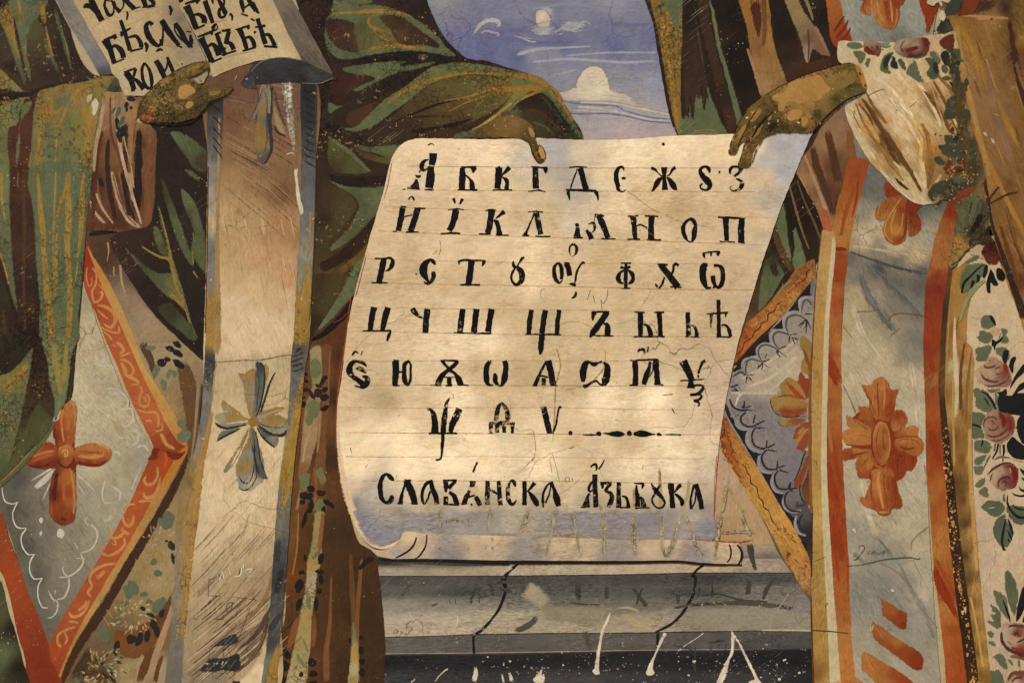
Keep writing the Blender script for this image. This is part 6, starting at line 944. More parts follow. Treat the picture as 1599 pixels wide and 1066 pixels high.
# ------------------------------------------------------------------ right figure
def right_person():
    photo(); level(4); D.update(grain='v', speck=0.3, chip='a08048', chips=0.2, crack=0.5)
    t = thing('person', 'painted figure on the right in a brown mantle and a stole with orange crosses', 'person', (1420, 1066))
    # mantle at the shoulder / behind the scroll -------------------------------------
    md = fill('mantle', t, '1010,-40 1340,-40 1345,60 1330,120 1300,200 1300,300 1290,350 1275,410 1230,480 1180,560 1130,560 1150,300 1100,240 1061,216 1045,180 1030,100 1020,40',
        '1080,60,221a13 1120,60,2d1f15 1160,60,1c1611 1100,150,2a1d13 1180,120,1b150f 1240,100,221a12 1290,100,2a2016 1260,60,38281b 1300,180,5a4028 1270,220,3a281b 1250,300,2c2117 1230,400,231b12 1200,450,2b2015', g=0.2, speck=0.35)
    tile(800, 0)
    fill('gold_hem', md, '855,-40 950,-40 1020,-40 1072,-40 1068,100 1062,250 1055,400 1050,600 1055,720 1062,790 1050,850 1035,850 1010,780 985,660 955,500 930,350 900,180',
        '890,20,7a5f2e 920,100,84662f 960,60,5f6d49 1020,50,5d6c4a 1010,130,66663a 950,180,86682f 1030,220,7a6332 960,280,806631 1000,300,7d6330 1030,350,77602f 980,420,86682f 1030,450,745e30 1000,550,84662e 1030,640,7d6130 1020,760,7f6531 1045,820,6d6437', soft=0.6, chips=0.5, chip='55603f', g=0.35, step=4)
    fill('green_fold', md, '930,-40 1070,-40 1060,60 1050,160 1035,230 1015,190 985,110 950,40', '960,20,5c6b49 1030,80,5a6947 1020,190,5d6645', soft=1)
    strokes('gold_edge', md, ['~900,0,20 935,110,24 975,240,24 1000,300,10', '~925,0,14 970,100,14 1015,200,12 1035,240,6', '~1050,60,16 1045,250,18 1040,450,14', '~930,150,20 960,330,24 990,500,24 1015,680,20 1035,800,10', '~905,100,14 940,330,14 975,540,12 1005,740,10', '~1000,250,10 1010,400,12 1020,600,10'], ['95712f', '95742f', '8a6a2f', '8f7033', '7f6230', '705b30'], soft=0.5, chips=0.7, chip='4b5538', g=0.4)
    fill('brown_fold', md, '1065,-40 1140,-40 1150,80 1190,300 1200,430 1225,600 1250,760 1240,780 1210,560 1195,700 1180,540 1170,640 1140,600 1130,740 1110,600 1095,720 1080,700 1065,560 1058,300', '1090,100,1f1811 1120,300,34231a 1080,400,32231a 1150,400,382619 1110,600,3b2a1c 1190,480,35241a 1230,700,3c2a1b', soft=1.5)
    g = lambda s, c='5c6b49', **k: fill('green_fold', md, s, c, **{**dict(soft=2.2, g=0.26), **k})
    g('1050,720 1070,740 1080,690 1095,730 1110,640 1125,740 1145,570 1165,620 1180,570 1195,690 1215,600 1240,690 1270,700 1290,750 1340,830 1240,842 1050,850', '1100,780,5b6b49 1200,720,5a6a48 1270,800,606f4c')
    g('1132,0 1145,100 1170,260 1200,440 1230,570 1280,700 1320,800 1345,835 1260,840 1215,600 1195,450 1165,300 1145,160 1130,40', '1150,200,67754f 1190,430,5e6d4b 1230,600,5c6b49 1290,780,5c6b48')
    fill('brown_fold', md, '1170,140 1215,330 1270,560 1320,740 1345,835 1410,832 1370,650 1320,480 1270,300 1235,150 1215,-20 1160,-20', '1190,60,38251a 1230,250,3b281b 1280,450,3b271a 1320,600,2c2016 1350,780,3b271a 1390,820,3c281b', soft=1)
    g('1222,-20 1240,-20 1265,100 1300,280 1340,420 1385,560 1425,700 1445,790 1448,822 1410,830 1390,740 1355,600 1320,460 1275,300 1250,160', '1250,100,66764f 1320,400,5f7050 1380,600,5b6c4a 1430,780,5f6e4c')
    fill('black_fold', md, '1240,-30 1420,-30 1430,120 1470,250 1510,400 1560,560 1575,610 1530,660 1470,760 1455,820 1430,720 1390,560 1345,400 1300,230 1265,90', '1300,80,201812 1380,100,15110d 1380,300,18130e 1450,500,17130e 1500,620,261a12 1460,720,211811 1330,250,2a1c13', speck=0.4)
    strokes('red_scratch', md, ['1120,828,3 1280,835,4', '1130,818,3 1230,808,4 1285,825,3'], 'a5714c', kind='stuff')
    # lining folds of the sleeve, between mantle and stole
    tile(1199, 0)
    fill('ochre_fold', md, '-180,-30 0,-30 20,150 50,320 90,430 125,520 60,560 -20,620 -30,640 -80,500 -110,330 -140,150', '-140,50,8a5f2d 0,100,85642f 20,300,8f6d3a -60,300,7f5a34 -80,420,8a6543 60,450,8c6b3b -20,560,8f6b48 80,540,80603b -60,520,93704b', soft=0.8, g=0.3, step=4)
    strokes('brown_fold', md, ['~-90,-20,60 -70,100,60 -60,200,30 -55,260,6', '~-30,-20,30 -20,150,30 -30,300,20', '~-130,300,14 -80,450,20 -40,600,16'], ['4a2515', '6a3f24', '97744f'], soft=0.6)
    fill('black_fold', md, '5,-30 110,-30 160,150 200,300 240,390 300,380 390,350 440,300 450,390 380,420 280,450 180,490 125,525 90,430 60,330 30,150', '60,60,231a12 100,200,1f1710 120,350,2d1f15 150,450,3c271a 300,400,44291a 400,380,3a251a')
    fill('black_fold', md, '170,-30 350,-30 400,100 440,230 440,330 390,350 330,250 260,120', '260,30,2a2015 350,100,1f1710 420,250,2c1f14', speck=0.6)
    fill('lavender_fold', md, '95,-30 170,-30 230,80 300,180 370,300 388,350 330,345 280,310 255,390 235,395 210,290 180,200 130,80', '130,20,7f6f4b 180,120,83704d 220,200,6f5a44 250,240,5c4535 230,330,836c5c 320,300,6a4f3c 240,380,8a7566', soft=0.8)
    strokes('fold_line', md, ['~225,-20,20 260,60,20 285,140,10', '~250,180,12 255,300,14 250,390,6', '~290,160,20 340,260,20 380,340,8'], ['7a6342', '4f3a2c', '7b604a'], soft=0.5)
    # lower lining folds left of the stole
    photo()
    fill('lavender_fold', md, '1262,235 1300,170 1330,170 1345,240 1330,300 1315,350 1300,400 1285,370 1275,330 1255,290 1240,280 1245,250', '1300,190,7c5f48 1290,220,8a6a50 1270,260,7b583a 1260,280,8f6c50 1300,260,5c3a26 1320,260,6d4327 1290,300,4a2c1c 1280,320,87634a 1290,350,9a6d50 1310,320,3f2519', soft=0.8, g=0.25)
    strokes('brown_fold', md, ['~1268,225,8 1275,260,12 1290,300,10 1302,340,8', '~1290,200,10 1300,240,12 1310,290,14', '~1248,275,4 1262,310,7 1278,345,5', '~1255,240,3 1275,290,5 1290,330,6 1293,350,5', '~1325,200,10 1330,260,12 1318,320,8'], ['4a2f1e', '4d301f', '9a7858', '9c7a5e', '7b4a28'], soft=0.5)
    fill('brown_fold', md, '1240,270 1260,300 1280,340 1285,380 1250,430 1200,500 1160,550 1130,560 1150,480 1180,420 1200,340 1225,290', '1235,300,221a12 1250,350,1d160f 1270,380,2c2015 1220,380,241b12 1200,430,33251a 1230,440,261c13 1180,470,46331f 1160,510,5a4426', speck=0.4)
    tile(1199, 266)
    g('95,180 105,240 120,340 130,440 150,560 160,600 130,560 80,460 40,350 45,330', '90,250,5e6d4b 80,360,5b6b48 140,560,627250')
    g('170,350 190,400 215,480 240,560 230,600 175,635 150,560 160,480 155,400', '190,440,5f6e4c 200,560,5e7050')
    g('0,420 30,480 60,560 100,640 60,730 0,820 -60,880 -50,700 -20,560', '0,500,2c2316 -10,700,57673f 30,780,5d6c48')
    strokes('fold_line', md, ['~110,100,14 130,250,20 145,400,20 165,500,10', '~130,80,10 175,250,16 220,400,14 260,500,10', '~180,60,8 230,200,12 290,330,16 330,440,10', '~30,330,30 60,440,40 110,560,40 160,640,20', '~20,560,40 60,680,40'], ['1c1711', '6a5330', '5a4427', '4a371f', '30241a'], soft=0.5, speck=0.6)
    # lozenge panel: ground, orange flower, scallops, gold edge ----------------------
    level(5); D.update(speck=0.05, chips=0.1, chip='b8a98c')
    K2 = 200/1066
    tile(1110, 420, K2)
    TINT[:] = 0.99, 0.98, 0.94
    pn = fill('panel', t, '870,40 880,300 850,560 850,2800 820,2750 720,2600 560,2360 300,1800 60,1260 30,1180 130,1060 180,880 300,760 500,500 700,260', '820,150,77727a 700,420,8a8282 560,600,8a8286 400,760,93898a 300,860,938a87 650,760,a0958a 500,860,a3978c 700,860,a79a8c 350,950,a89a88 200,960,86808c 550,940,a99b89 200,1040,908888 450,1000,a29789 600,1100,77717c 400,1120,7b757e 250,1130,77727c 650,1400,7a7380 450,1300,79727c 700,1600,77717b 800,1500,77717b 720,1700,716c75 750,1850,6b666e 780,2000,4d494e 810,2200,2a2526', grain='e', smooth=False, g=0.25, step=4)
    TINT[:] = 1, 1, 1
    ROOT[pn] = ROOT[t]
    strokes('light_sweep', pn, ['~250,920,20 450,800,30 650,640,30 720,580,16', '~300,980,24 500,900,34 720,720,30', '~420,1040,24 560,960,30 640,880,16', '~350,880,10 560,760,14 740,640,10', '~160,1030,14 320,1030,20 560,1035,14'], 'b3a590', soft=0.9, kind='stuff')
    BK = '211c1c'
    # black triangular ground of the upper left border
    fill('black_border', pn, '870,60 850,90 840,220 790,230 745,240 735,300 745,350 690,345 640,355 605,400 600,440 610,490 560,500 510,500 485,540 488,590 490,610 440,610 390,630 372,670 378,715 330,725 280,740 250,780 255,830 215,845 180,855 185,835 300,730 450,560 600,410 720,240 830,100', BK, smooth=False, speck=0.2)
    strokes('grey_edge', pn, ['~850,60,14 840,140,26 835,230,20'], '67636b', soft=0.3)
    def scallops(items, col, name='lace_scallop', **k): each(name, pn, items, col, speck=0, **k)
    scallops(['~745,360,14 735,300,20 745,255,24 790,235,22 850,240,20', '~640,560,10 610,480,22 610,410,24 660,365,24 720,370,22 760,400,12', '~540,660,10 500,600,20 495,545,24 530,515,24 600,515,20 640,540,10', '~420,770,10 385,700,22 395,650,24 450,620,22 520,640,18', '~290,880,10 260,810,20 275,760,22 320,740,20 380,750,12', '~180,900,12 210,860,20 260,850,20'], '8f8989')
    DG = '4a4548'
    scallops(['~755,365,6 760,310,12 780,260,14 820,270,14 835,300,8', '~645,540,8 625,480,14 635,410,18 680,385,16 740,390,14 790,420,12', '~560,660,8 525,610,14 520,550,16 560,522,16 620,535,14 650,550,8', '~425,770,8 395,710,14 400,660,16 440,630,16 500,640,14 550,665,8', '~290,880,10 290,820,14 305,765,14 350,750,14 430,775,10', '~180,895,14 220,870,20 250,855,22 285,885,12'], DG, name='lace_line')
    spr = ['790,420,14 720,480,5', '775,440,8 740,490,5', '795,420,16 790,540,6', '800,430,12 830,500,6', '780,375,10 850,375,8', '800,440,8 770,500,4', '655,550,10 720,535,4', '655,560,14 650,610,8', '670,570,12 735,580,6', '680,580,10 700,625,6', '690,570,8 720,600,5', '560,665,8 625,640,5', '610,640,8 632,660,4', '550,670,12 575,740,5', '560,680,12 625,730,6', '540,680,8 560,720,5', '430,770,8 490,750,5', '450,740,8 465,705,5', '470,760,7 490,745,5', '430,780,12 385,830,5', '430,780,12 425,845,6', '445,790,10 490,830,6', '400,800,7 390,820,5', '290,880,10 355,880,5', '330,880,7 345,865,4', '300,890,12 290,950,5', '310,895,10 355,945,5', '320,910,7 345,915,4', '160,985,8 230,965,8', '170,1010,10 230,1010,6', '190,990,14 215,1000,10']
    strokes('lace_sprig', pn, spr, '2c2728', kind='stuff', rough=1)
    tile(1110, 600, K2)
    # lower border: black wedge, then lavender scallops
    fill('black_border', pn, '110,170 150,240 190,290 200,340 250,375 305,380 285,430 310,510 350,560 420,575 385,620 390,690 440,735 510,740 490,800 510,870 560,905 605,910 590,960 600,1020 650,1070 700,1120 745,1135 690,1180 700,1250 760,1300 800,1320 800,1450 830,1520 800,1480 700,1260 560,1000 400,740 250,480 150,300 120,220', BK, smooth=False, speck=0.2)
    scallops(['~150,120,12 180,180,18 260,210,14 290,215,8', '~200,290,8 215,340,22 260,370,24 300,375,16', '~300,400,14 295,460,24 330,530,24 410,565,20', '~400,590,16 395,660,24 430,720,24 505,735,16', '~520,750,14 505,820,24 535,880,24 600,905,16', '~620,920,14 600,980,24 630,1040,24 700,1060,20 750,1040,14', '~710,1090,14 700,1160,24 730,1230,24 790,1255,14'], '87828a')
    LK = '2a2628'
    scallops(['~155,120,14 180,180,16 230,210,18 290,215,16', '~290,230,12 250,270,16 250,310,16 290,345,16 340,350,14 385,330,12', '~380,350,12 345,400,16 345,470,18 380,520,18 450,535,18', '~465,540,12 425,590,16 430,650,18 470,700,18 550,705,16', '~560,715,12 530,760,16 535,820,18 570,865,16 640,870,14', '~650,885,12 615,930,16 620,1000,16 670,1050,16 740,1055,12', '~760,1080,14 735,1130,18 745,1190,16 800,1240,12'], LK, name='lace_line')
    spr = ['270,200,22 280,135,8', '290,190,12 340,175,8', '290,210,14 365,215,5', '260,180,10 255,190,16', '350,320,18 370,250,8', '385,330,18 450,298,8', '400,360,12 455,360,8', '385,355,10 410,370,14', '460,530,22 465,465,10', '470,525,16 535,492,8', '470,540,14 550,560,7', '550,700,22 555,630,10', '560,690,18 625,672,8', '570,710,16 645,735,6', '650,870,24 660,810,14', '660,870,18 720,860,10', '640,860,18 680,890,14', '710,1030,12 720,970,10', '720,1010,16 780,1000,6', '200,265,8 235,255,8', '160,20,10 225,0,8', '170,50,8 225,45,7', '120,165,20 160,270,26', '100,215,4 115,160,5']
    strokes('lace_sprig', pn, spr, LK, kind='stuff', rough=1)
    strokes('white_scrape', pn, ['~200,190,10 230,100,20 270,70,14', '150,270,14 190,260,20', '175,200,14 185,230,10', '175,320,8 185,300,10', '700,1030,14 730,1040,12'], 'b8b0a4', soft=0.4, rough=2, kind='stuff', chips=0.3)
    fill('pink_line', pn, '120,235 200,370 330,590 450,790 560,980 640,1110 760,1340 810,1460 790,1440 620,1130 430,800 240,480 130,290', '8a8086', smooth=False)
    # orange flower half hidden by the gold strip
    D.update(chips=0.2, speck=0.25)
    def fl(s, c='99432a', n='flower_petal', **k): fill(n, pn, s, c, **{**dict(soft=0.5, grain='d'), **k})
    tile(1110, 420, K2)
    fl('750,560 800,570 845,640 850,800 820,840 780,830 770,700 740,640', '8c7038'); fl('750,620 790,680 820,760 840,840 830,960 800,860 775,740', '8a3f20')
    fl('760,740 800,780 820,870 790,880 750,840', '8f7139')
    fl('740,840 770,870 800,930 820,1000 830,1080 790,1060 740,1000 695,930 720,920 730,880', '8a3c20'); fl('640,930 690,920 740,970 800,1060 780,1066 700,1020', '96763c')
    tile(1110, 600, K2)
    fl('570,0 640,-60 700,-40 760,40 800,110 820,140 740,120 700,90 600,100 580,50', '640,0,8d7239 700,60,957539 600,60,8e733a'); fl('615,-30 680,10 740,70 800,140 720,110 660,50', '8f3e20')
    fl('760,-40 830,-40 830,100 800,130 770,60', '7f3a1f')
    fl('500,110 560,90 640,90 720,110 800,160 790,240 700,265 600,260 530,220 500,180', '560,150,8f7a42 640,150,967c42 720,160,8d713c 620,220,8b4021 720,230,8c3f20')
    strokes('petal_shade', pn, ['~540,110,8 600,95,18 680,95,20 740,120,8', '~560,200,16 620,225,30 720,225,34 800,200,20', '~550,240,8 640,260,18 740,255,10'], '8a3c1f', soft=0.4)
    strokes('dark_outline', pn, ['~490,110,10 500,170,10 525,225,10 580,262,10 650,272,10 740,266,8 800,270,5', '~560,295,8 570,330,10 610,352,8', '~640,355,5 720,340,6 790,310,8', '~815,480,12 770,600,16 730,720,14 690,810,14', '~820,560,10 780,700,14 745,820,16 740,900,16 770,970,14 820,1000,10'], '231d1c', soft=0.2)
    fl('560,295 640,275 740,280 810,290 760,320 700,345 620,355 575,330', '600,300,957a42 700,310,8c4522 640,330,8a6a38'); strokes('petal_shade', pn, ['~620,315,8 700,300,16 790,290,10'], '8b3c20', soft=0.3)
    fl('680,450 700,380 760,320 830,320 820,380 760,430 700,455', '8a3e20'); fl('690,490 720,440 780,370 800,390 760,470 720,510', '94763c'); fl('705,540 730,480 790,390 820,420 790,520 760,580 740,545', '883d20'); fl('720,400 760,350 790,340 740,410', '957a42')
    fl('800,570 815,640 780,760 735,850 690,850 700,800 750,700 780,620', '843c20'); fl('830,640 850,700 850,1000 800,1000 760,930 750,860 790,760 810,680', '800,750,5a2e1a 820,850,6b3a1d 800,950,6d4423 840,800,3c2618')
    strokes('plaster_loss', pn, ['~820,100,20 815,160,30 825,220,36 815,290,26 830,340,20', '~820,450,16 815,500,20 800,550,24', '~830,700,16 835,760,20', '~800,370,14 830,400,16', '820,1000,20 820,1030,10'], 'b59a72', rough=3, streak=0.3, kind='stuff', chips=0.6)
    # gold lozenge edge
    D.update(chips=0.45, speck=0.2, chip='7c4a22')
    tile(1110, 420, K2)
    fill('gold_edging', t, '700,0 760,-40 860,-80 870,60 830,110 700,260 600,390 500,480 380,590 280,700 210,780 190,800 200,720 240,600 280,480 300,440 400,360 500,260 560,180 640,90',
         '780,20,8a4b24 820,-20,7c5a30 840,60,a77a3e 720,120,8a4a25 640,130,6a5030 600,200,935630 680,220,a8783a 560,260,a57238 450,330,a36b33 500,400,ad7f42 400,400,9c5426 350,420,a06a38 420,480,aa7336 320,480,944a22 300,560,8f3f1c 350,570,a5642f 260,620,9b4f24 230,700,8c3f1d 270,680,a5602c 210,760,a0522a', soft=0.3, grain='e', g=0.45, step=3, speck=0.5)
    strokes('orange_fleck', t, ['~640,200,30 700,140,40 790,40,40', '~300,460,20 350,470,30 420,420,20', '~250,560,20 260,600,26', '~220,650,16 240,680,20', '~300,620,20 340,600,14', '~620,220,20 640,160,20'], ['b0602f', 'b06a34', 'ab4d20', 'a8532a', 'b8763c', 'c4743a'], soft=0.7, chips=0.6, kind='stuff', g=0.5)
    strokes('green_fleck', t, ['~520,250,10 600,150,20 680,80,16', '~590,170,10 600,110,10'], '6a6a45', soft=0.5, kind='stuff', rough=1.5)
    strokes('zigzag_line', t, ['~205,720,8 240,690,10 265,660,10 275,620,10 300,595,10 340,570,11 365,520,12 405,490,12 420,450,12 470,430,12 475,380,12 525,350,12 550,300,10 580,275,10 625,265,8', '~640,210,8 660,180,10', '~705,160,8 715,125,10 770,95,10 795,60,12 800,20,10 840,0,8'], '1f1611', soft=0.1, chips=0.1)
    strokes('red_edge', t, ['~200,780,6 220,690,8 250,590,7 280,480,6 300,440,5'], 'a2451c', soft=0.4)
    tile(1110, 600, K2)
    fill('gold_edging', t, '120,240 145,300 200,390 330,600 450,790 570,990 700,1200 800,1390 830,1480 835,1700 820,1760 760,1700 680,1580 600,1450 520,1280 440,1130 330,960 230,790 170,690 110,600 75,520 85,420 100,320',
         '115,300,8f4119 110,400,964a1c 100,500,9a4c20 140,450,a3622c 150,560,9c4e22 180,400,a5703a 220,520,ac7c3e 180,680,9b5020 250,740,a05f2a 300,650,b0843f 300,820,ab7a3a 380,760,b58a42 350,900,b38840 450,900,b0823c 420,1040,b58c46 550,1060,b88d46 500,1180,b58a45 620,1250,b0823e 560,1320,af8540 700,1300,b58843 650,1400,ab7f3c 620,1480,a4622c 720,1450,b48844 700,1560,a98350 780,1600,a5804a 800,1480,b0723c 830,1550,b06a3c 820,1700,a06035', grain='e', soft=0.3, g=0.4, step=3.5, smooth=False)
    strokes('orange_fleck', t, ['~110,260,20 110,340,34 95,450,34 120,560,34 190,680,30', '~130,330,20 150,440,30 170,560,30 240,680,20', '~150,640,14 220,740,20 260,790,14', '~90,600,8 130,640,10', '~600,1440,14 650,1400,30 620,1480,20', '~640,1500,20 700,1600,14'], ['9a4418', 'a04d1e', '98481c', '8f3c18', '8f4f20', '9a4820'], soft=0.8, chips=0.8, chip='c08a4a', kind='stuff', g=0.6)
    strokes('zigzag_line', t, ['~85,345,8 110,370,10 115,420,10 130,445,7', '~165,460,6 170,520,9 195,560,9 215,575,6', '~230,610,5 235,635,5', '~250,655,8 290,690,12 300,730,12 325,760,12 335,820,12 380,855,12 395,930,12 430,970,12 440,1020,12 480,1050,10 500,1110,10 520,1150,10 550,1180,8 560,1220,6', '~630,1330,8 660,1350,16', '670,1370,10 685,1395,8', '690,1440,12 740,1500,10'], '1f1611', soft=0.1, chips=0.1)
    # pinkish ground between scroll and the gold edge
    level(4.6); photo(); D.update(speck=0.05, chips=0.15, chip='a08c5f')
    fill('pink_ground', t, '1120,640 1132,700 1150,735 1170,770 1190,810 1212,850 1112,848 1112,760', '1122,700,ab9077 1130,760,b0917a 1150,780,ab8d6e 1180,820,ae8e6c 1130,830,a98862 1200,845,a88a68', grain='v', smooth=False)
    strokes('old_red_line', t, ['~1124,672,2 1119,740,3 1116,790,3 1114,842,2'], 'a86d4a', soft=0.5)
    tile(1110, 760, K2); D.update(chips=0.5)
    each('ghost_letter', t, ['~120,0,26 90,200,40 60,400,46', '~140,0,20 220,150,36 300,350,40', '60,385,30 200,375,30 390,360,12'], '9f8c69', soft=1.0, g=0.4)
    D.update(grain='h'); each('ghost_letter', t, ['~325,455,50 320,500,46 340,590,36 375,700,26', '310,780,24 300,900,26', '330,760,20 315,900,16', '560,720,12 500,800,26 450,860,30 430,950,20'], '403c36', soft=0.4, chips=0.3)
    # right stole --------------------------------------------------------------------
    photo(); level(8); D.update(grain='e', speck=0.05, chip='c2b496', chips=0.12, crack=1.0)
    st = fill('stole', t, '1300,-40 1470,-40 1455,60 1465,200 1490,330 1470,400 1450,460 1443,560 1445,700 1450,830 1458,950 1470,1090 1325,1090 1330,1040 1325,950 1318,850 1313,700 1312,560 1318,450 1330,350 1345,300 1330,200 1310,60',
        '1310,10,8d8b83 1330,40,8c8a84 1400,60,78797a 1430,30,8a8983 1350,55,817f7b 1345,290,5d5d5c 1370,300,656461 1430,320,5a5c5c 1450,300,4f5355 1340,330,7b7469 1370,350,a09382 1350,370,bba88a 1400,385,b7a486 1430,400,aa977c 1440,370,8b8172 1335,385,958871 1370,395,736c62 1400,410,68635d 1440,425,5b5855 1330,400,5e5b59 1340,430,726d66 1370,420,47474a 1400,440,605d59 1435,450,5a5754 1340,460,9a8c75 1370,460,827970 1400,470,716c65 1435,480,6c6862 1330,500,a29378 1350,500,8c8272 1390,510,817968 1430,530,6c6862 1340,540,a89a80 1380,550,a39681 1420,550,7a756c 1330,590,a3957e 1360,600,aa9c84 1400,590,a89b85 1435,600,a39680 1420,640,a19581 1330,680,a29a8c 1340,740,9d9483 1430,680,a69b88 1435,760,a1978a 1340,790,9c9384 1390,820,9a9181 1430,820,a09684 1340,830,8a857d 1380,840,8d867a 1430,860,a29886 1340,870,8d877a 1370,860,7d7a74 1400,870,827e76 1440,880,948b7e 1340,920,7e7b75 1380,920,7a7771 1420,910,86817a 1440,920,a0968a 1350,960,817d76 1400,960,7c7972 1440,950,86817a 1340,1000,8c8678 1370,1020,8a8477 1430,1000,87827a 1340,1050,958d80 1420,1050,8e877c 1460,1060,8d867d', p=3.4, step=5, g=0.28, smooth=False)
    ROOT[st] = ROOT[t]
    strokes('shade_line', st, ['~1325,393,3 1350,402,4 1390,415,5 1430,425,5 1450,428,3', '~1330,350,3 1370,365,3 1420,385,4 1450,392,3', '~1330,384,3 1360,388,4 1410,396,4 1455,400,3', '~1315,600,2 1330,630,3 1340,660,2', '~1360,830,8 1400,880,10 1440,950,8 1460,1000,6', '~1330,860,6 1370,900,8 1420,960,6', '~1340,425,14 1360,470,16 1400,520,14', '~1350,410,8 1400,455,10 1440,500,8'], ['47464a', '9c8c74', 'a8977c', '72777a', '7d7b74', '7d7a74', '666460', '605f60'], soft=1.0, streak=0.3, g=0.5, kind='stuff')
    strokes('light_sweep', st, ['~1320,560,8 1340,620,12 1350,650,8', '~1330,470,10 1345,520,12 1380,570,8', '~1340,700,8 1350,780,12 1370,840,8', '~1420,560,8 1430,620,10 1435,690,8'], 'aa9d86', soft=1.0, streak=0.3, kind='stuff')
    fill('grey_turn', st, '1325,120 1390,115 1455,95 1480,120 1475,200 1330,200', '7c7a76', grain='h', soft=6)
    # orange bands
    D.update(grain='v', speck=0.1, chips=0.12, chip='b9854f', crack=0.3)
    fill('orange_band', st, '1287,-40 1303,-40 1318,30 1333,70 1335,90 1300,70 1292,30', '1300,20,9a5327 1318,50,8f3e1b 1322,65,7f3014 1298,0,a0592b', grain='e', soft=0.4)
    strokes('red_hatch', st, ['~1302,50,3 1312,35,5 1318,26,2', '~1305,60,3 1318,45,5 1324,32,2', '~1312,65,3 1324,52,4 1327,44,2'], '6d2811', kind='stuff')
    fill('orange_band', st, '1430,-40 1480,-40 1462,20 1452,50 1446,55 1442,30 1434,5', '1445,0,863316 1450,40,7c2f15 1470,0,6f2c16', grain='v', soft=0.3)
    tile(1199, 266)
    fill('orange_band', st, '500,-60 625,-60 605,40 580,150 550,250 525,370 505,480 490,620 478,700 465,850 458,1000 455,1066 460,1466 465,1800 490,2240 520,2900 540,3250 430,3250 395,2750 370,2200 350,1700 350,1300 355,1066 360,900 370,750 380,600 390,480 410,350 430,200 470,80',
         '560,0,8d4020 530,120,94461f 480,200,9a5125 500,250,a25a2a 450,250,985026 470,330,a6733a 430,330,a07038 480,420,a8763a 430,420,a6723a 445,490,a5703a 450,520,7a2810 400,540,83300f 440,600,8c3a18 420,640,893414 440,680,8a3716 430,730,a0562a 400,850,9c4e28 420,950,a15a2e 400,1050,a25c30 440,1050,a5652f 380,1150,8a3a1e 420,1200,a5602f 450,1250,a5622f 400,1400,a05a2b 430,1500,a4622e 380,1450,97502a 400,1600,9d5529 450,1700,98491f 370,1750,8f3f1e 430,1900,94431f 400,2050,96411c 420,2200,923b19 440,2350,8f3716 460,2450,9a4c20 420,2600,a1562a 460,2650,9d5226 430,2800,a25c30 470,2900,aa6c36 450,3050,ac7037 500,3150,aa6f38', grain='v', g=0.3, step=4)
    strokes('red_brushmark', st, ['~390,500,20 450,490,24 500,500,14', '~385,690,10 430,690,8 470,680,6', '~540,100,20 480,280,26 450,420,10', '~560,60,10 550,180,14 520,300,6'], ['7a2a10', '7f2c12', '8f4520', '7c2f16'], soft=0.5)
    tile(1199, 533)
    strokes('red_brushmark', st, ['~365,60,20 380,150,50 420,250,34 430,300,8', '~370,80,40 410,180,60 450,250,24 462,280,6', '~370,520,30 390,620,40 430,760,26 450,900,14', '~360,400,14 380,560,26 400,700,14', '~360,720,40 380,850,60 420,980,50 440,1066,40', '~440,700,10 455,820,14'], ['852f14', '8a3517', '8d3a1a', 'a25f31', '8d3515', '95451f'], soft=0.6)
    tile(1199, 799)
    strokes('red_brushmark', st, ['~400,0,60 420,120,70 450,240,60 470,330,20', '~420,220,40 430,330,24 440,450,10', '~480,180,16 495,320,20 498,500,10', '~470,900,20 500,980,14'], ['8c3316', '90391b', '953f1c', 'a8672f'], soft=0.6)
    tile(1199, 266)
    fill('orange_band', st, '1130,180 1180,130 1215,160 1200,260 1180,350 1150,480 1130,600 1110,700 1090,850 1078,1000 1072,1180 1060,1300 1085,1700 1110,2000 1125,2250 1150,2480 1175,2700 1210,2900 1240,3100 1260,3250 1125,3250 1095,3000 1060,2700 1030,2450 1010,2150 990,1900 985,1650 975,1400 965,1100 970,950 975,800 985,680 1010,560 1040,420 1080,300',
         '1150,200,7f2d16 1120,260,872f16 1160,260,7d2f18 1090,330,91502b 1140,350,93502a 1060,420,9c6637 1120,450,965c30 1030,560,9b6837 1080,580,96592e 1010,640,8f4f28 1050,660,7a2a17 1000,750,7b2c18 1060,750,752615 1000,850,802f19 1050,900,84351b 1000,1000,8a3519 1040,1050,8b3619 1000,1130,7f2d14 1040,1200,92451f 1020,1400,924420 1050,1500,95481f 1000,1350,8a4a2c 1020,1650,8f3a17 1060,1800,8e3a16 1010,1900,96461d 1070,1950,a05828 1020,2050,a35f2e 1090,2050,97471f 1040,2150,9c4e24 1090,2250,a5632f 1060,2400,a7682f 1040,2450,9a4c22 1110,2500,9c4f24 1060,2600,93401d 1130,2650,8f3717 1100,2720,a86a34 1130,2800,a65f2d 1150,2850,96431c 1100,2950,a35428 1150,3000,9c4a20 1180,3000,93401b 1130,3150,9d4c22 1200,3150,94401c', grain='v', g=0.3, step=4)
    tile(1199, 799); strokes('red_brushmark', st, ['~1030,320,10 1060,420,50 1110,530,50 1160,620,30 1175,680,10', '~1040,280,6 1090,380,20 1140,470,20', '~1100,560,10 1140,640,16'], ['862f12', '94431d', 'ac7538'], soft=0.4)
    tile(1199, 533); strokes('red_brushmark', st, ['~980,0,30 1010,100,40 1030,200,24', '~1000,300,20 1040,250,34 1050,180,16', '~1000,540,30 1040,640,50 1060,760,30', '~970,760,8 990,860,12 975,900,6'], ['84301a', '985a2c', '8c3413', 'a06a50'], soft=0.6)
    # gold-and-white piping strip left of the stole
    photo()
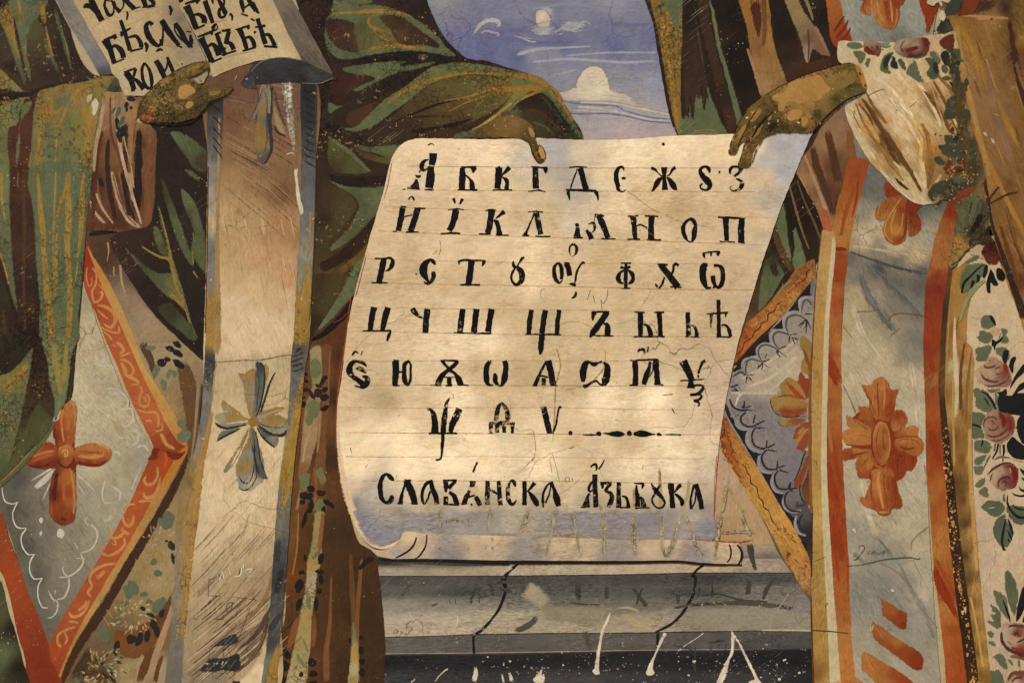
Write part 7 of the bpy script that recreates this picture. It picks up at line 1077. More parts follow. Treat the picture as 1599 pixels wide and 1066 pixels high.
    fill('gold_strip', t, '1282,360 1300,355 1303,370 1299,400 1296,440 1292,500 1290,560 1288,640 1287,720 1289,800 1293,900 1300,980 1308,1090 1270,1090 1267,980 1266,900 1267,800 1267,700 1268,600 1269,500 1274,430 1278,390', '1285,380,a88654 1280,420,a88a50 1288,420,ad8f58 1275,500,a37f46 1285,500,a98a4d 1275,600,a58344 1283,650,ac8e50 1275,750,a3834a 1283,800,ae9250 1275,900,8e733c 1285,900,a98c4c 1280,980,98793e 1290,1000,a38447 1278,1050,7b5a2a 1292,1060,a58549', g=0.3, smooth=False, speck=0.25, chips=0.3, chip='6b4a22')
    strokes('white_line', t, ['~1302,365,4 1300,400,6 1295,450,6 1291,500,6 1289,560,7 1287,640,7 1286,720,8 1288,790,9 1291,850,10 1295,920,11 1299,980,12 1304,1070,15'], 'b9aa88', soft=0.2, streak=0.05, chips=0.05, speck=0)
    strokes('dark_line', t, ['~1283,355,1.5 1278,400,1.5 1274,440,1.5 1270,500,2 1267,560,1.5', '~1268,790,2 1267,850,3 1267,900,2', '~1266,930,2 1267,980,3 1270,1070,3', '~1266,560,3 1264,620,4 1264,690,5 1265,760,5 1266,800,5'], ['5a3018', '3a2a1a', '5a3218', '7d4a24'], kind='stuff')
    fill('orange_tip', t, '1284,325 1292,330 1296,350 1300,362 1290,360 1283,352', 'a5552c', soft=0.6, rough=1.2, chips=0.5)
    strokes('crack_line', t, ['~1272,876,1.2 1280,872,1 1290,868,1', '~1289,947,.9 1292,941,1 1291,940,1 1288,946,1 1290,950,1', '~1268,983,2 1300,985,2 1325,988,1.5'], '4a3a26', kind='stuff')
    # flecked dark strip and gold stripes right of the stole
    tile(1199, 266)
    fill('dark_strip', t, '1200,160 1240,170 1215,300 1190,420 1165,560 1145,700 1125,850 1110,1000 1100,1120 1130,1200 1170,1250 1180,2100 1200,2300 1240,2600 1290,2950 1320,3250 1245,3250 1215,3000 1180,2750 1150,2480 1130,2300 1120,2140 1105,1900 1080,1600 1060,1300 1070,1180 1075,1000 1095,800 1115,650 1140,500 1165,350', '1210,200,302518 1170,450,4a3218 1130,650,5a3a1c 1100,900,3c2c1a 1090,1100,4a3620 1090,1300,5c4220 1090,1500,3a2716 1110,1800,2e2014 1120,2000,2c1f13 1150,2200,33241a 1170,2500,37271a 1210,2750,2e2016 1240,3000,33241a 1280,3150,3b2818', g=0.3, speck=0.2, smooth=False)
    gs = fill('gold_stripes', t, '1150,620 1190,600 1240,560 1290,650 1270,760 1240,900 1235,1066 1270,1100 1285,1200 1270,1500 1270,1750 1275,2000 1295,2200 1310,2400 1335,2700 1370,3000 1395,3250 1320,3250 1290,3000 1250,2700 1205,2350 1180,2150 1150,1850 1120,1600 1100,1400 1105,1200 1110,1000 1130,800',
        '1150,680,95723a 1120,900,8d6834 1140,1000,7c5628 1180,900,9c7a42 1220,950,9e7b43 1120,1150,8a662f 1160,1200,ab9a72 1200,1150,8a6530 1250,1150,a57b3e 1140,1400,8c6a34 1170,1500,a88c54 1210,1500,6a4522 1250,1500,9d7a40 1140,1700,6a4a24 1170,1800,87642f 1210,1800,5e3e1f 1250,1800,a88347 1150,1950,5a3d1f 1180,2000,5c3f20 1220,2050,5a3e20 1260,2050,a88448 1230,2200,533a1e 1275,2250,a5834a 1230,2400,4b3520 1290,2400,a48248 1240,2550,5a4220 1300,2600,a48046 1260,2700,6a4c26 1310,2750,a28048 1280,2850,866634 1330,2900,9a7a40 1300,3000,7b5a2c 1350,3050,a07e44 1330,3150,7a5a2c', g=0.35, step=3.5, smooth=False)
    strokes('pale_streak', gs, ['~1165,900,10 1160,1066,20 1170,1250,30 1175,1400,26 1165,1550,10', '~1130,860,8 1118,1066,12 1110,1250,12', '~1270,1100,8 1240,1350,20 1235,1550,10', '~1225,1066,14 1200,1250,20 1200,1500,20', '~1190,900,10 1170,1000,10', '~1150,1300,10 1155,1650,16 1160,1850,10', '~1255,1600,20 1260,1900,26 1280,2200,24 1300,2500,20', '~1260,2650,16 1300,2850,14 1340,3100,14'], ['bda988', 'a07c42', '7a5a2e', '5f3f20', '6b4824', 'a58a52', 'b08d50', 'b0904f'], soft=0.6)
    rr = random.Random(5); it = []
    for i in range(240):
        y = rr.uniform(1600, 3250); xc = np.interp(y, [1600, 2000, 2300, 2600, 2800, 3250], [1100, 1130, 1160, 1195, 1230, 1300]); x = rr.gauss(xc, 14); w = abs(rr.gauss(0, 7))+2
        it.append('%.0f,%.0f,%.1f %.0f,%.0f,%.1f' % (x, y, w, x+rr.uniform(-6, 8), y+w*rr.uniform(.5, 2), w*.6))
    strokes('gold_fleck', t, it, [['a8793a', 'b98a48', '8f5f2b', 'c79a5c'][i % 4] for i in range(240)], rough=1.5, kind='stuff')
    return t, st
RP, RST = right_person()

def orange_crosses():
    photo(); level(9.2); D.update(grain='v', speck=0.08, chips=0.05, chip='b9854f', crack=0.3)
    st = RST; R, O, Y = '8a3a1c', 'a0592c', 'a8713c'
    def p(s, c, **k): fill('cross_petal', st, s, c, **{**dict(soft=0.5, rough=0.9, g=0.3), **k})
    def h(items, c, **k): strokes('petal_shade', st, items, c, **{**dict(soft=0.5), **k})
    tile(1199, 533)
    fill('cross_ground', st, '640,290 700,240 760,290 800,310 790,440 860,470 850,550 930,540 940,620 955,670 930,720 910,790 850,810 840,850 800,870 810,960 830,1030 760,1050 650,1040 590,1020 620,930 640,860 570,840 555,770 600,720 480,730 520,650 470,620 480,560 560,540 510,480 570,430 630,440 620,350', '842f14', soft=1.2, smooth=False, rough=1.5)
    p('580,270 640,270 650,245 680,222 700,218 725,228 755,262 770,300 815,293 805,330 790,400 770,450 755,500 700,490 670,490 640,430 620,360 600,320', '610,290,a26034 640,350,a05a2c 690,300,a8713c 700,250,a36436 740,330,904421 780,330,94481f 760,420,8a3b1a 660,420,a06030')
    h(['~690,240,10 680,300,12 685,380,14 690,470,10', '~720,260,10 725,340,14 715,430,10', '~590,280,8 640,380,14 670,470,10', '~780,320,10 755,420,20 740,480,14', '~660,290,6 650,400,8'], [R, Y, '8d4020', R, 'b07a42'])
    p('555,405 590,400 630,410 650,450 665,500 640,560 590,500 560,480 570,450', '580,420,9c552b 620,460,9a5229 640,520,8f4423')
    p('485,460 530,475 565,490 600,510 640,540 640,590 580,580 520,550 490,520', '510,490,a2663a 560,520,a36436 610,560,9c5a2e')
    p('455,590 470,555 520,535 580,535 635,550 645,600 640,640 600,650 530,650 480,640', '490,590,a46a38 560,570,a8713c 600,600,a06232 540,630,a06030')
    p('475,745 455,715 470,670 520,658 590,665 645,670 640,700 580,720 520,735', '490,700,8f4221 560,680,a06634 520,720,873718')
    p('560,850 545,800 540,750 560,720 600,700 650,700 660,760 640,800 620,855 590,855', '570,760,9a5228 620,760,a2642f 590,830,8f3f1c')
    p('780,430 830,425 865,460 865,520 830,545 780,560 760,500', '800,470,8d3e1d 840,500,9a4d25 800,540,a36436')
    p('780,580 800,550 860,530 900,520 940,535 940,570 925,590 860,590 800,600', '850,550,a06030 910,550,a56a38 800,580,8f4421')
    p('790,610 860,595 940,595 968,620 972,660 955,700 925,715 870,700 800,670', '850,620,a8713c 940,630,a56a36 960,670,9c552a 850,665,8d3c1c 880,650,a06030')
    p('800,680 870,705 925,720 925,760 905,800 880,808 855,780 820,740', '860,720,8a3818 890,770,843416')
    p('640,700 760,700 850,710 860,760 855,830 830,855 800,860 760,800 680,790 650,760', '700,740,8c3c1b 800,760,7f3014 840,820,843516 680,770,9a4f26')
    p('640,800 760,790 800,860 810,920 835,980 840,1020 810,1045 775,1040 760,1066 720,1075 680,1066 640,1040 600,1030 568,990 575,965 600,960 625,900 645,850', '680,830,a06030 700,900,a66b36 760,900,8a3c1c 800,980,863a1a 620,980,9a5428 670,1030,8d421f 600,1000,a05c30')
    h(['~560,590,6 600,580,10 640,595,8', '~480,600,6 540,575,10 600,575,12 640,590,8', '~480,640,8 560,650,12 640,648,14', '~500,715,8 560,700,14 630,685,10', '~580,790,8 600,750,12 640,720,8', '~570,770,6 590,830,10', '~800,620,8 860,605,10 930,625,8 950,660,6', '~810,650,10 870,670,14 920,655,10', '~800,700,14 850,720,14', '~830,440,8 855,480,10 850,520,6', '~650,820,8 640,900,10 650,980,14 680,1040,14', '~690,800,16 685,880,20 700,960,20 720,1050,14', '~720,820,10 720,900,12 740,980,10 740,1050,10', '~780,830,26 790,920,30 810,1000,24', '~610,880,8 640,860,8', '~520,480,6 580,520,10 630,560,8', '~580,420,6 620,470,8'], [R, 'b07a42', '7f3216', '7d3015', R, 'a86c38', '8d3e1c', '7f3216', '752a12', R, R, 'b07c44', '8d3a1a', '7f3315', 'b07a44', '8d4221', '8d4221'])
    fill('cross_centre', st, '650,600 655,550 675,510 700,492 725,500 750,530 762,590 762,650 755,710 735,755 710,768 680,750 660,710 650,660', '700,520,a06532 670,560,a8713c 700,600,a36232 720,660,8f4a22 735,560,974c24 740,700,a06436 680,700,8d421e', soft=0.3)
    h(['~655,610,8 665,550,8 700,505,10 735,525,10 755,590,10 755,680,10 735,745,8', '~690,540,8 675,600,12 680,680,12 710,740,10', '~720,540,10 715,600,10 725,680,12', '~650,560,6 645,640,8 660,720,8 700,775,10 740,765,8'], ['b07a42', R, '843616', '6a2710'])
    q = random.Random(8); it = []
    for i in range(120):
        a = q.uniform(0, 6.28); r1 = q.uniform(70, 150); sx, sy = 1.35, 1.9; x, y = 705+math.cos(a)*r1*sx, 640+math.sin(a)*r1*sy; l = q.uniform(18, 60)
        it.append('%.0f,%.0f,%.1f %.0f,%.0f,1' % (x, y, q.uniform(3, 8), x+math.cos(a)*l*sx*.6, y+math.sin(a)*l*sy*.6))
    it = [w for w in it if (lambda X, Y: abs(X-705) < 75 or abs(Y-640) < 90)(*[float(v) for v in w.split()[1].split(',')[:2]])]
    strokes('brush_mark', st, it, [['b07640', '7a2c12', '944622', 'a86a36'][i % 4] for i in range(120)], soft=0.5, rough=0.8, kind='stuff')
    # bottom bars
    tile(1199, 799)
    fill('cross_bar', st, '698,530 720,545 800,590 835,615 865,625 865,680 855,735 830,730 770,690 710,640 705,590', '720,570,8f4d26 780,620,95522a 740,650,8b4220 820,640,85351a 845,700,7f3014 800,680,8a3c1c', soft=0.3, smooth=False, grain='e')
    fill('cross_bar', st, '645,665 670,690 720,720 800,780 860,820 940,865 960,890 972,940 960,980 935,990 900,975 830,920 760,870 690,820 655,780 640,720', '670,720,94522a 720,760,9c5c30 760,840,884020 800,800,a0622f 850,860,87391a 920,900,813315 940,960,7c2d12 700,800,8a4220', soft=0.3, smooth=False, grain='e')
    fill('cross_bar', st, '590,855 640,885 700,920 770,960 850,1010 910,1060 960,1110 700,1110 640,1030 580,980 580,900', '610,900,a06432 650,960,a46a38 640,1000,a87038 720,980,a05c2c 780,1000,8d3e1b 850,1040,8a3716 700,1050,a36434', soft=0.3, smooth=False, grain='e')
    fill('cross_bar', st, '530,1020 560,1035 600,1066 620,1110 520,1110', 'a86e3a', soft=0.3)
    h(['~600,860,10 640,960,8 660,990,6', '~660,700,8 700,760,12 720,800,6'], ['b5793e', 'a5642f'])
    # small foot of the big cross
    p('665,-20 760,-20 765,5 735,25 700,20', '8a4a24'); h(['680,0,10 720,0,14 750,-5,8'], 'b08048')
    # upper crosses
    tile(1199, 0)
    p('520,-20 640,-20 640,60 640,100 600,98 575,80 572,50 590,10', '600,60,9c5c30 590,20,873d1e 620,90,a36a38')
    p('640,-20 780,-20 850,-20 845,30 820,50 820,100 810,150 780,185 740,182 700,170 665,130 650,80 645,30', '680,60,a5703a 700,120,a8763f 740,60,8a4a24 760,120,843818 800,30,7c2f15 800,120,8a4220 720,160,9c5c2e')
    h(['~640,0,10 655,90,8 690,150,8 730,175,6', '~675,0,12 690,80,12 730,150,10', '~720,0,20 740,60,26 745,140,16', '~760,0,10 770,80,16 770,150,10', '~610,0,8 590,60,10 620,95,6', '~800,50,14 800,130,14 770,200,6'], ['b58248', 'b27c44', '873b1b', 'b07840', '7c3016', 'a06030'])
    tile(1199, 266)
    p('720,100 740,70 800,100 830,150 820,200 770,200 730,160', '7d3317'); p('670,240 730,180 780,165 830,160 800,240 760,290 700,320 665,290', '700,250,8d5a2a 750,220,8f4d26 720,290,a06c36')
    p('860,190 900,190 960,220 930,260 950,310 955,360 930,400 890,415 870,400 870,300', '900,260,702a14 920,330,7d341a 900,390,8a4724')
    p('810,160 850,180 870,260 870,350 865,410 840,450 800,468 760,460 725,420 712,370 730,310 770,240', '780,280,a0622f 760,360,9c5a2b 800,380,a8763c 830,260,7f3315 850,330,843a1a 800,440,8c4220 740,400,9c5c2c')
    h(['~830,170,8 770,260,10 730,340,12 730,400,10 780,455,8', '~800,230,8 770,320,12 770,380,14 800,400,10 830,350,10 840,260,8', '~860,200,10 860,300,14 850,400,14 800,455,8', '~700,200,6 680,280,8', '~760,200,8 720,270,8'], ['b07e42', 'ac7a3c', '742b12', 'b08048', '843a1c'])
    # scratched words on the stole
    level(12); tile(1199, 799)
    strokes('scratched_writing', st, ['545,440,4 555,375,4', '555,375,4 580,420,4', '580,420,4 610,370,4', '610,370,4 622,440,4', '655,400,4 655,445,4', '655,445,4 700,385,4', '695,385,4 715,455,4', '735,460,4 750,385,4', '750,385,4 785,380,4', '780,385,4 780,460,4', '820,385,4 835,410,4 865,380,4', '835,410,4 830,440,3', '885,370,5 890,460,4', '925,375,4 925,400,4', '885,435,4 925,430,4', '~535,530,4 560,540,5 575,560,5', '~585,545,5 600,530,5 600,560,5 585,570,5', '605,550,5 640,545,4', '~650,570,5 665,590,5 690,570,5', '~800,550,4 815,540,4 805,580,4', '~850,540,6 880,540,6 885,575,6 860,585,6 850,560,6', '~525,635,4 545,650,3', '550,660,5 585,660,5', '585,660,5 570,710,4', '~640,700,8 640,740,8 660,690,8', '~690,680,5 690,710,4 705,680,5', '~710,690,5 720,710,5', '745,690,4 740,740,4', '745,690,4 770,690,4', '860,800,5 865,840,4', '870,790,4 900,800,4', '905,800,4 915,840,4', '935,800,5 935,850,4', '~800,870,3 900,870,4 970,855,5', '980,1066,5 995,930,6', '1060,1040,5 1080,960,5', '990,1030,4 1110,1025,4', '680,900,4 690,850,4', '675,880,4 720,860,4', '800,970,4 800,1040,4'], 'b5a990', kind='stuff', chips=0, soft=0.2)
    strokes('scratched_writing', st, ['~560,230,3 575,205,4 600,215,4 590,240,3 550,290,4 530,295,3', '~610,240,3 620,260,3 630,240,3', '~640,260,3 660,240,3 660,260,3', '~670,245,3 685,260,3 730,235,3', '~725,240,3 710,270,3'], '4d453c', kind='stuff', chips=0)
    strokes('stole_crack', st, ['~485,332,4 560,328,4 650,310,5 720,293,6 800,285,6 880,280,6 935,290,5 945,283,4'], '55493a', kind='stuff', chips=0)
    strokes('stole_crack', st, ['~690,310,4 770,350,3 830,400,4 890,490,4 920,560,4 1000,650,4 1050,715,3', '~890,230,3 895,180,3 930,140,4 1000,85,3'], '8a6f50', kind='stuff', chips=0)
    strokes('plaster_fleck', st, ['765,480,14 785,490,16', '530,100,14 545,130,10'], 'c5b592', rough=2, kind='stuff')
    tile(1199, 266); strokes('stole_crack', st, ['~745,935,4 780,895,5 860,890,5 970,905,3', '~550,880,3 650,875,3', '~760,1030,3 820,980,3', '~465,970,3 520,1040,3'], '6b5a44', kind='stuff', chips=0)
orange_crosses()

# the same kind of cross on the left figure's panel
def left_cross():
    photo(); level(4.7); D.update(grain='v', speck=0.1, chips=0.1, chip='b9854f', crack=0.3)
    par = [o for o in bpy.data.objects if o.name == 'panel'][0]
    def p(s, c, **k): fill('cross_petal', par, s, c, **{**dict(soft=0.5, rough=1.0, g=0.3), **k})
    def h(items, c, **k): strokes('petal_shade', par, items, c, **{**dict(soft=0.5), **k})
    tile(0, 533)
    fill('cross_ground', par, '385,380 430,358 475,390 480,480 472,600 465,660 560,640 680,670 690,720 620,770 480,770 478,900 475,1080 400,1140 320,1080 308,980 320,850 350,790 240,790 170,750 240,690 350,670 330,560 375,470', '6e2712', soft=1.0, smooth=False, rough=1.2)
    p('390,370 420,358 460,370 485,410 480,480 475,540 470,600 450,650 410,650 370,650 350,630 330,590 325,540 345,500 370,480 375,440 400,410', '440,380,a86c38 420,430,a5602e 450,450,a4683a 400,500,9a4a26 450,550,9c5028 360,520,8c3a1c 350,600,6e2814 400,600,8a3a1c 440,620,9a5028')
    h(['~400,420,10 385,480,14 390,560,14 400,630,10', '~430,400,20 430,480,24 420,560,20', '~350,520,10 340,580,14 360,630,10', '~460,400,14 470,470,14 465,540,8', '~420,370,8 450,380,14 470,410,12'], ['b5743c', 'a85e30', '5a2214', 'b0703c', 'b98248'])
    p('470,660 520,640 580,630 640,640 690,665 703,700 685,740 640,770 580,780 520,775 470,750', '500,670,a2622f 570,660,a66c38 640,670,a46a38 680,700,9c5a30 600,710,a86e3c 560,750,7a2c15 640,750,8a3819 500,740,8f4422')
    h(['~480,680,10 560,690,16 640,690,14', '~480,710,16 560,720,22 640,710,14 655,690,8', '~470,750,14 540,765,22 620,768,20 680,735,10', '~600,640,10 660,655,14 690,690,10'], ['8f441f', 'b07a44', '6e2512', 'b5834a'])
    p('160,760 180,730 220,690 260,640 300,622 340,640 360,660 365,720 340,760 290,795 220,790', '300,650,843217 240,700,9a5028 200,740,8c3a1a 300,700,9a4c24 320,740,6a2412 240,760,6c2813 200,780,7f3418')
    h(['~200,720,10 280,690,18 350,680,14', '~190,750,10 270,720,20 350,700,14', '~170,765,10 240,780,20 320,760,20'], ['a8683a', '9c5028', '5e2012'])
    p('370,770 400,775 440,785 470,820 478,900 480,1000 475,1066 465,1120 430,1140 400,1150 360,1140 325,1110 308,1066 305,1000 310,900 330,820', '350,820,5c2414 400,850,a0522a 450,850,a2602f 340,950,54200f 420,950,963f1c 460,1000,9a5630 340,1050,8a3a1c 420,1080,7d3318 380,1120,6c2e18')
    h(['~440,790,10 460,900,16 465,1000,16 460,1080,12', '~400,800,20 400,900,24 405,1000,20', '~360,800,14 345,900,24 340,1000,20', '~320,1000,8 325,1080,10', '~370,1100,14 420,1110,14'], ['ae7440', 'a2502a', '4a1c10', 'a0562e', '4a2416'])
    fill('cross_centre', par, '360,690 370,655 410,640 445,645 467,680 465,720 445,760 410,780 375,760 360,730', '400,670,a66a34 430,690,a4602f 400,730,94481f 370,740,6a2813 440,740,8f4a24', soft=0.3)
    h(['~390,700,8 395,680,10 415,675,10 425,695,10 415,715,8 395,715,8', '~360,740,8 380,770,14 420,785,12 455,750,8', '~370,670,6 410,648,8 450,665,6'], ['c08a4c', '5a2312', 'b57a40']); blobs('cross_centre', par, '407,700,8,10', 'b8925a', chips=0)
left_cross()

def cuff_and_sleeve(t):
    # flowered under-robe at the far right
    photo(); level(6.2); D.update(grain='v', speck=0.03, chip='a08a62', chips=0.1, crack=0.8)
    rb = fill('flowered_robe', t, '1500,330 1560,330 1640,560 1640,1100 1550,1100 1535,980 1525,880 1520,800 1518,700 1518,600 1508,560 1500,500 1495,430', '1520,400,b49f7c 1540,440,bfa985 1530,480,bfa986 1560,500,bfa885 1570,520,bda685 1540,560,bba381 1590,580,baa281 1590,540,c0aa86 1540,640,b8a182 1540,740,b7a085 1590,740,baa486 1530,820,b6a088 1560,820,baa386 1590,840,bba588 1540,880,b69f85 1580,880,baa283 1530,940,b7a088 1570,950,b9a283 1560,1020,b49c80 1590,1000,b79f80 1550,1060,b39b7c', step=6, g=0.16, smooth=False)
    ROOT[rb] = ROOT[t]
    strokes('gold_stripe', rb, ['~1560,400,4 1575,440,8 1592,480,10 1605,520,10'], '9f773c', soft=0.3)
    LF, LD, BL = '5e6a4f', '4d5a42', '1b1b1b'
    def leaf(s, c=LF): fill('leaf', rb, s, c, soft=0.2, rough=0.9, chips=0)
    def dleaf(s): fill('dark_leaf', rb, s, BL, rough=0.4, chips=0.1)
    K3 = 119/793
    tile(1480, 480, K3)
    leaf('345,110 370,80 420,75 460,85 490,120 495,180 470,210 430,230 400,235 370,230 340,200 335,150'); dleaf('430,85 450,80 475,110 490,150 500,185 490,190 465,165 445,130')
    leaf('290,300 320,290 315,260 350,235 420,250 460,270 470,330 440,360 400,380 360,375 320,350'); leaf('545,225 590,215 620,250 610,290 635,330 625,365 590,382 550,365 540,320 560,280')
    fill('pale_flower', rb, '430,215 480,200 530,210 545,240 530,290 480,300 440,270', 'b09372', soft=0.6); dleaf('455,340 470,330 500,350 560,305 570,315 540,360 500,390 485,450 465,400 450,410')
    strokes('dark_stem', rb, ['~530,320,8 550,270,8 575,255,5'], BL)
    leaf('280,440 300,410 350,405 400,385 430,390 460,430 440,480 420,520 400,560 350,565 300,555 280,530 300,500 285,480'); leaf('495,430 540,405 600,410 640,450 650,510 620,560 570,540 540,500 500,480'); dleaf('575,460 600,440 630,450 625,500 605,590 580,585 560,530')
    dleaf('650,540 670,515 700,510 705,540 685,590 675,680 660,680 630,610 635,590'); dleaf('793,585 740,640 690,720 660,780 640,845 670,810 720,740 793,670'); dleaf('793,775 740,800 700,860 670,910 690,920 740,870 793,840')
    def rose(s, base, marks, cols_):
        fill('rose', rb, s, base, soft=0.4, chips=0); strokes('rose_shade', rb, marks, cols_, soft=0.4, chips=0, kind='stuff')
    rose('270,680 290,640 340,610 380,570 410,520 460,505 510,530 560,560 620,600 650,680 665,770 640,820 560,835 460,835 380,815 310,780 290,730', '300,680,a08a78 350,640,9a8270 430,680,a38c77 480,620,8c6c5e 400,750,8d7264 580,700,6b3a2c 620,750,7a5248 540,790,7c5f54 340,760,97806e',
         ['~340,680,12 380,740,26 460,770,26 540,770,16', '~370,800,14 440,820,24 520,805,22 600,770,14', '~370,580,10 390,620,26 450,620,26 510,590,14', '~560,560,24 600,620,50 600,700,40', '~470,640,10 530,620,30 550,590,20', '~475,700,14 530,690,20 570,660,14', '~480,750,6 560,700,16 620,640,10', '~640,700,8 600,770,14 530,810,12', '~420,560,40 450,565,60 480,560,50'], ['4f352e', '503630', '56403a', '7a2a1e', '5a3430', '563a34', '8a3a28', '4f332c', '6a201c'])
    leaf('260,880 280,835 330,840 390,860 440,910 470,980 490,1050 480,1090 420,1066 330,1066 280,1030 290,980 275,940'); strokes('dark_vein', rb, ['~340,870,8 400,900,20 450,960,26 490,1040,26 498,1090,10', '~370,935,8 400,970,16 430,1035,14'], BL, chips=0); leaf('400,850 460,840 540,840 560,850 500,880 450,895 410,870')
    dleaf('500,880 560,870 600,845 612,900 570,950 600,920 620,910 660,940 670,900 740,890 800,900 800,1090 530,1090 525,900'); leaf('480,890 520,900 530,1066 500,1066')
    strokes('gold_dots', rb, ['612,920,6 614,1066,6', '614,1066,5 618,1120,5'], 'b0a070', kind='stuff')
    strokes('hair_crack', rb, ['~630,470,4 660,430,4 740,355,4 793,365,3', '~240,100,4 290,118,4 345,112,3', '~30,195,3 100,190,4 160,170,3'], '7a5f42', kind='stuff')
    tile(1480, 620, K3)
    dleaf('530,0 800,0 800,185 740,190 690,180 650,165 590,165 540,150'); dleaf('720,240 760,180 800,160 800,480 770,480 730,400 715,330'); strokes('dark_stem', rb, ['700,315,16 740,315,12'], BL)
    leaf('165,290 200,250 220,200 250,160 310,150 370,170 390,210 360,260 350,310 370,360 380,430 330,430 270,440 240,400 210,380 200,320', '5c6a4f'); leaf('265,470 290,440 360,440 430,460 455,510 440,560 400,590 350,580 300,575 270,550')
    leaf('280,40 300,100 340,140 400,160 450,120 400,60 330,30'); strokes('dark_vein', rb, ['~220,290,6 270,285,22 330,310,20 340,325,10', '~360,445,16 355,480,18 345,510,8'], BL, chips=0)
    rose('350,290 360,240 390,180 440,130 500,120 560,150 640,170 690,220 700,300 680,380 630,440 570,480 500,480 430,460 380,420 370,360', '420,180,8d7466 470,260,7a5a50 400,300,8c7265 600,250,70281c 650,320,702a1c 560,400,7d5c50 450,420,80675a 500,350,7c594e 620,420,7e6254',
         ['~380,330,16 370,260,18 410,215,20 470,205,18 520,240,18', '~410,300,14 440,340,20 500,330,20 530,290,14', '~420,260,12 450,245,14 480,270,20 450,290,10', '~500,140,24 560,190,30 580,260,40 570,330,30', '~620,200,30 650,280,40 630,360,30', '~390,380,10 470,410,22 560,380,24 620,320,14', '~440,440,8 520,450,20 600,410,20 650,360,10', '~380,200,12 410,160,12 460,125,10', '~470,370,10 520,350,16', '~520,180,20 560,240,26'], ['4a2a24', '4a2822', '6b2820', '64201a', '742a1c', '5c241c', '5a2c24', '4a2c26', '9c8474', '4a2622'])
    dleaf('670,410 720,450 800,520 800,640 740,645 670,620 620,560 610,490 630,450'); strokes('gold_stripe', rb, ['~640,620,8 700,655,16 793,670,24'], 'a8803f', soft=0.2)
    strokes('dark_vein', rb, ['~520,480,20 505,560,22 470,620,16 460,645,8', '~575,490,26 580,560,24 570,620,14 568,670,12'], BL, chips=0); strokes('stem', rb, ['~490,480,20 480,560,16', '~540,490,20 540,600,14', '~480,650,10 540,620,26 640,630,16'], LF, chips=0, kind='stuff')
    leaf('265,660 300,620 360,600 400,600 380,650 350,690 290,705'); leaf('265,720 320,705 380,730 370,770 330,810 280,800')
    strokes('leaf_stem', rb, ['~440,600,14 410,650,20 370,740,12 340,800,8'], LF, chips=0)
    rose('400,810 430,760 500,700 580,680 660,690 730,740 735,800 725,880 690,940 620,960 580,975 520,960 450,910 440,860', '500,780,a08c7a 560,750,9a8472 480,860,a08a78 600,720,6d2a20 690,780,6e2a1e 590,870,6c3a2e 640,900,6a3024 680,880,6d2c20 560,920,80685a',
         ['~400,810,12 450,760,22 530,705,26 620,680,20 700,710,12', '~430,880,14 450,820,20 470,770,10', '~600,700,24 680,740,50 700,820,50 680,900,30', '~530,950,14 520,890,20 560,840,30 620,830,30 650,870,20', '~550,900,10 580,870,16 610,890,14 590,920,12 560,920,8', '~620,960,14 690,930,20 720,880,10', '~640,720,10 650,780,14 630,800,8'], ['4a2a26', '4f342e', '6a2219', '5a2c24', '46261f', '4a2822', '98806e'])
    leaf('275,910 330,850 380,830 390,860 370,920 320,940 280,930'); leaf('315,970 370,930 410,940 415,990 430,1020 410,1050 370,1040 320,1000')
    for s_ in ('740,735 770,750 800,770 800,820 770,790', '760,835 800,845 800,880 780,860', '735,920 760,950 800,960 800,990 750,970', '660,985 700,1005 760,1015 800,1005 800,1030 750,1035 690,1020'): dleaf(s_)
    tile(1480, 740, K3)
    leaf('345,340 400,280 440,265 520,275 580,310 590,360 560,410 520,445 450,435 400,400', '59664b'); leaf('465,600 470,530 500,470 560,420 600,410 600,460 680,600 660,680 620,760 560,760 520,720 480,660', '56644a'); leaf('600,350 620,320 700,320 800,350 800,510 720,520 660,480 620,420', '56644a'); leaf('565,200 585,190 598,230 590,300 570,290')
    strokes('dark_vein', rb, ['~620,215,8 615,290,20 650,370,24 720,440,28 793,450,26', '~670,310,8 710,350,18 793,370,12', '~600,460,10 575,580,24 560,700,26 580,790,26', '~620,460,8 650,540,30 670,630,16', '600,780,20 570,780,20', '~620,580,8 645,640,24 665,690,8', '~620,670,12 640,700,24'], BL, chips=0.2)
    strokes('white_dab', rb, ['~420,345,6 450,350,8 490,342,6'], 'b0b0a0', kind='stuff')
    K4 = 119/682; tile(1480, 880, K4)
    leaf('505,90 525,48 560,70 600,140 625,230 628,320 610,420 600,480 570,430 530,330 505,200', '59684c'); leaf('405,240 430,235 490,260 530,320 540,400 540,500 510,470 470,420 420,330'); leaf('375,360 410,370 460,410 480,460 470,500 475,560 440,580 400,560 345,515 370,500 400,510 365,440 400,450 420,440 390,410')
    strokes('dark_vein', rb, ['~490,320,8 520,400,20 545,470,20 553,520,8'], BL, chips=0); dleaf('700,180 660,220 630,330 615,400 608,510 640,480 680,400 700,330'); dleaf('700,420 670,480 665,520 700,510')
    leaf('340,610 380,590 410,620 400,660 370,650'); leaf('355,700 390,680 420,700 435,740 390,725'); leaf('390,825 440,800 490,810 520,860 540,940 500,935 450,890 420,850'); leaf('515,835 560,850 600,930 570,910'); leaf('545,820 600,800 660,810 700,850 700,880 640,850 580,845'); leaf('620,860 640,850 655,940 635,950'); leaf('370,940 400,950 440,935 480,970 500,1080 380,1080 370,1020')
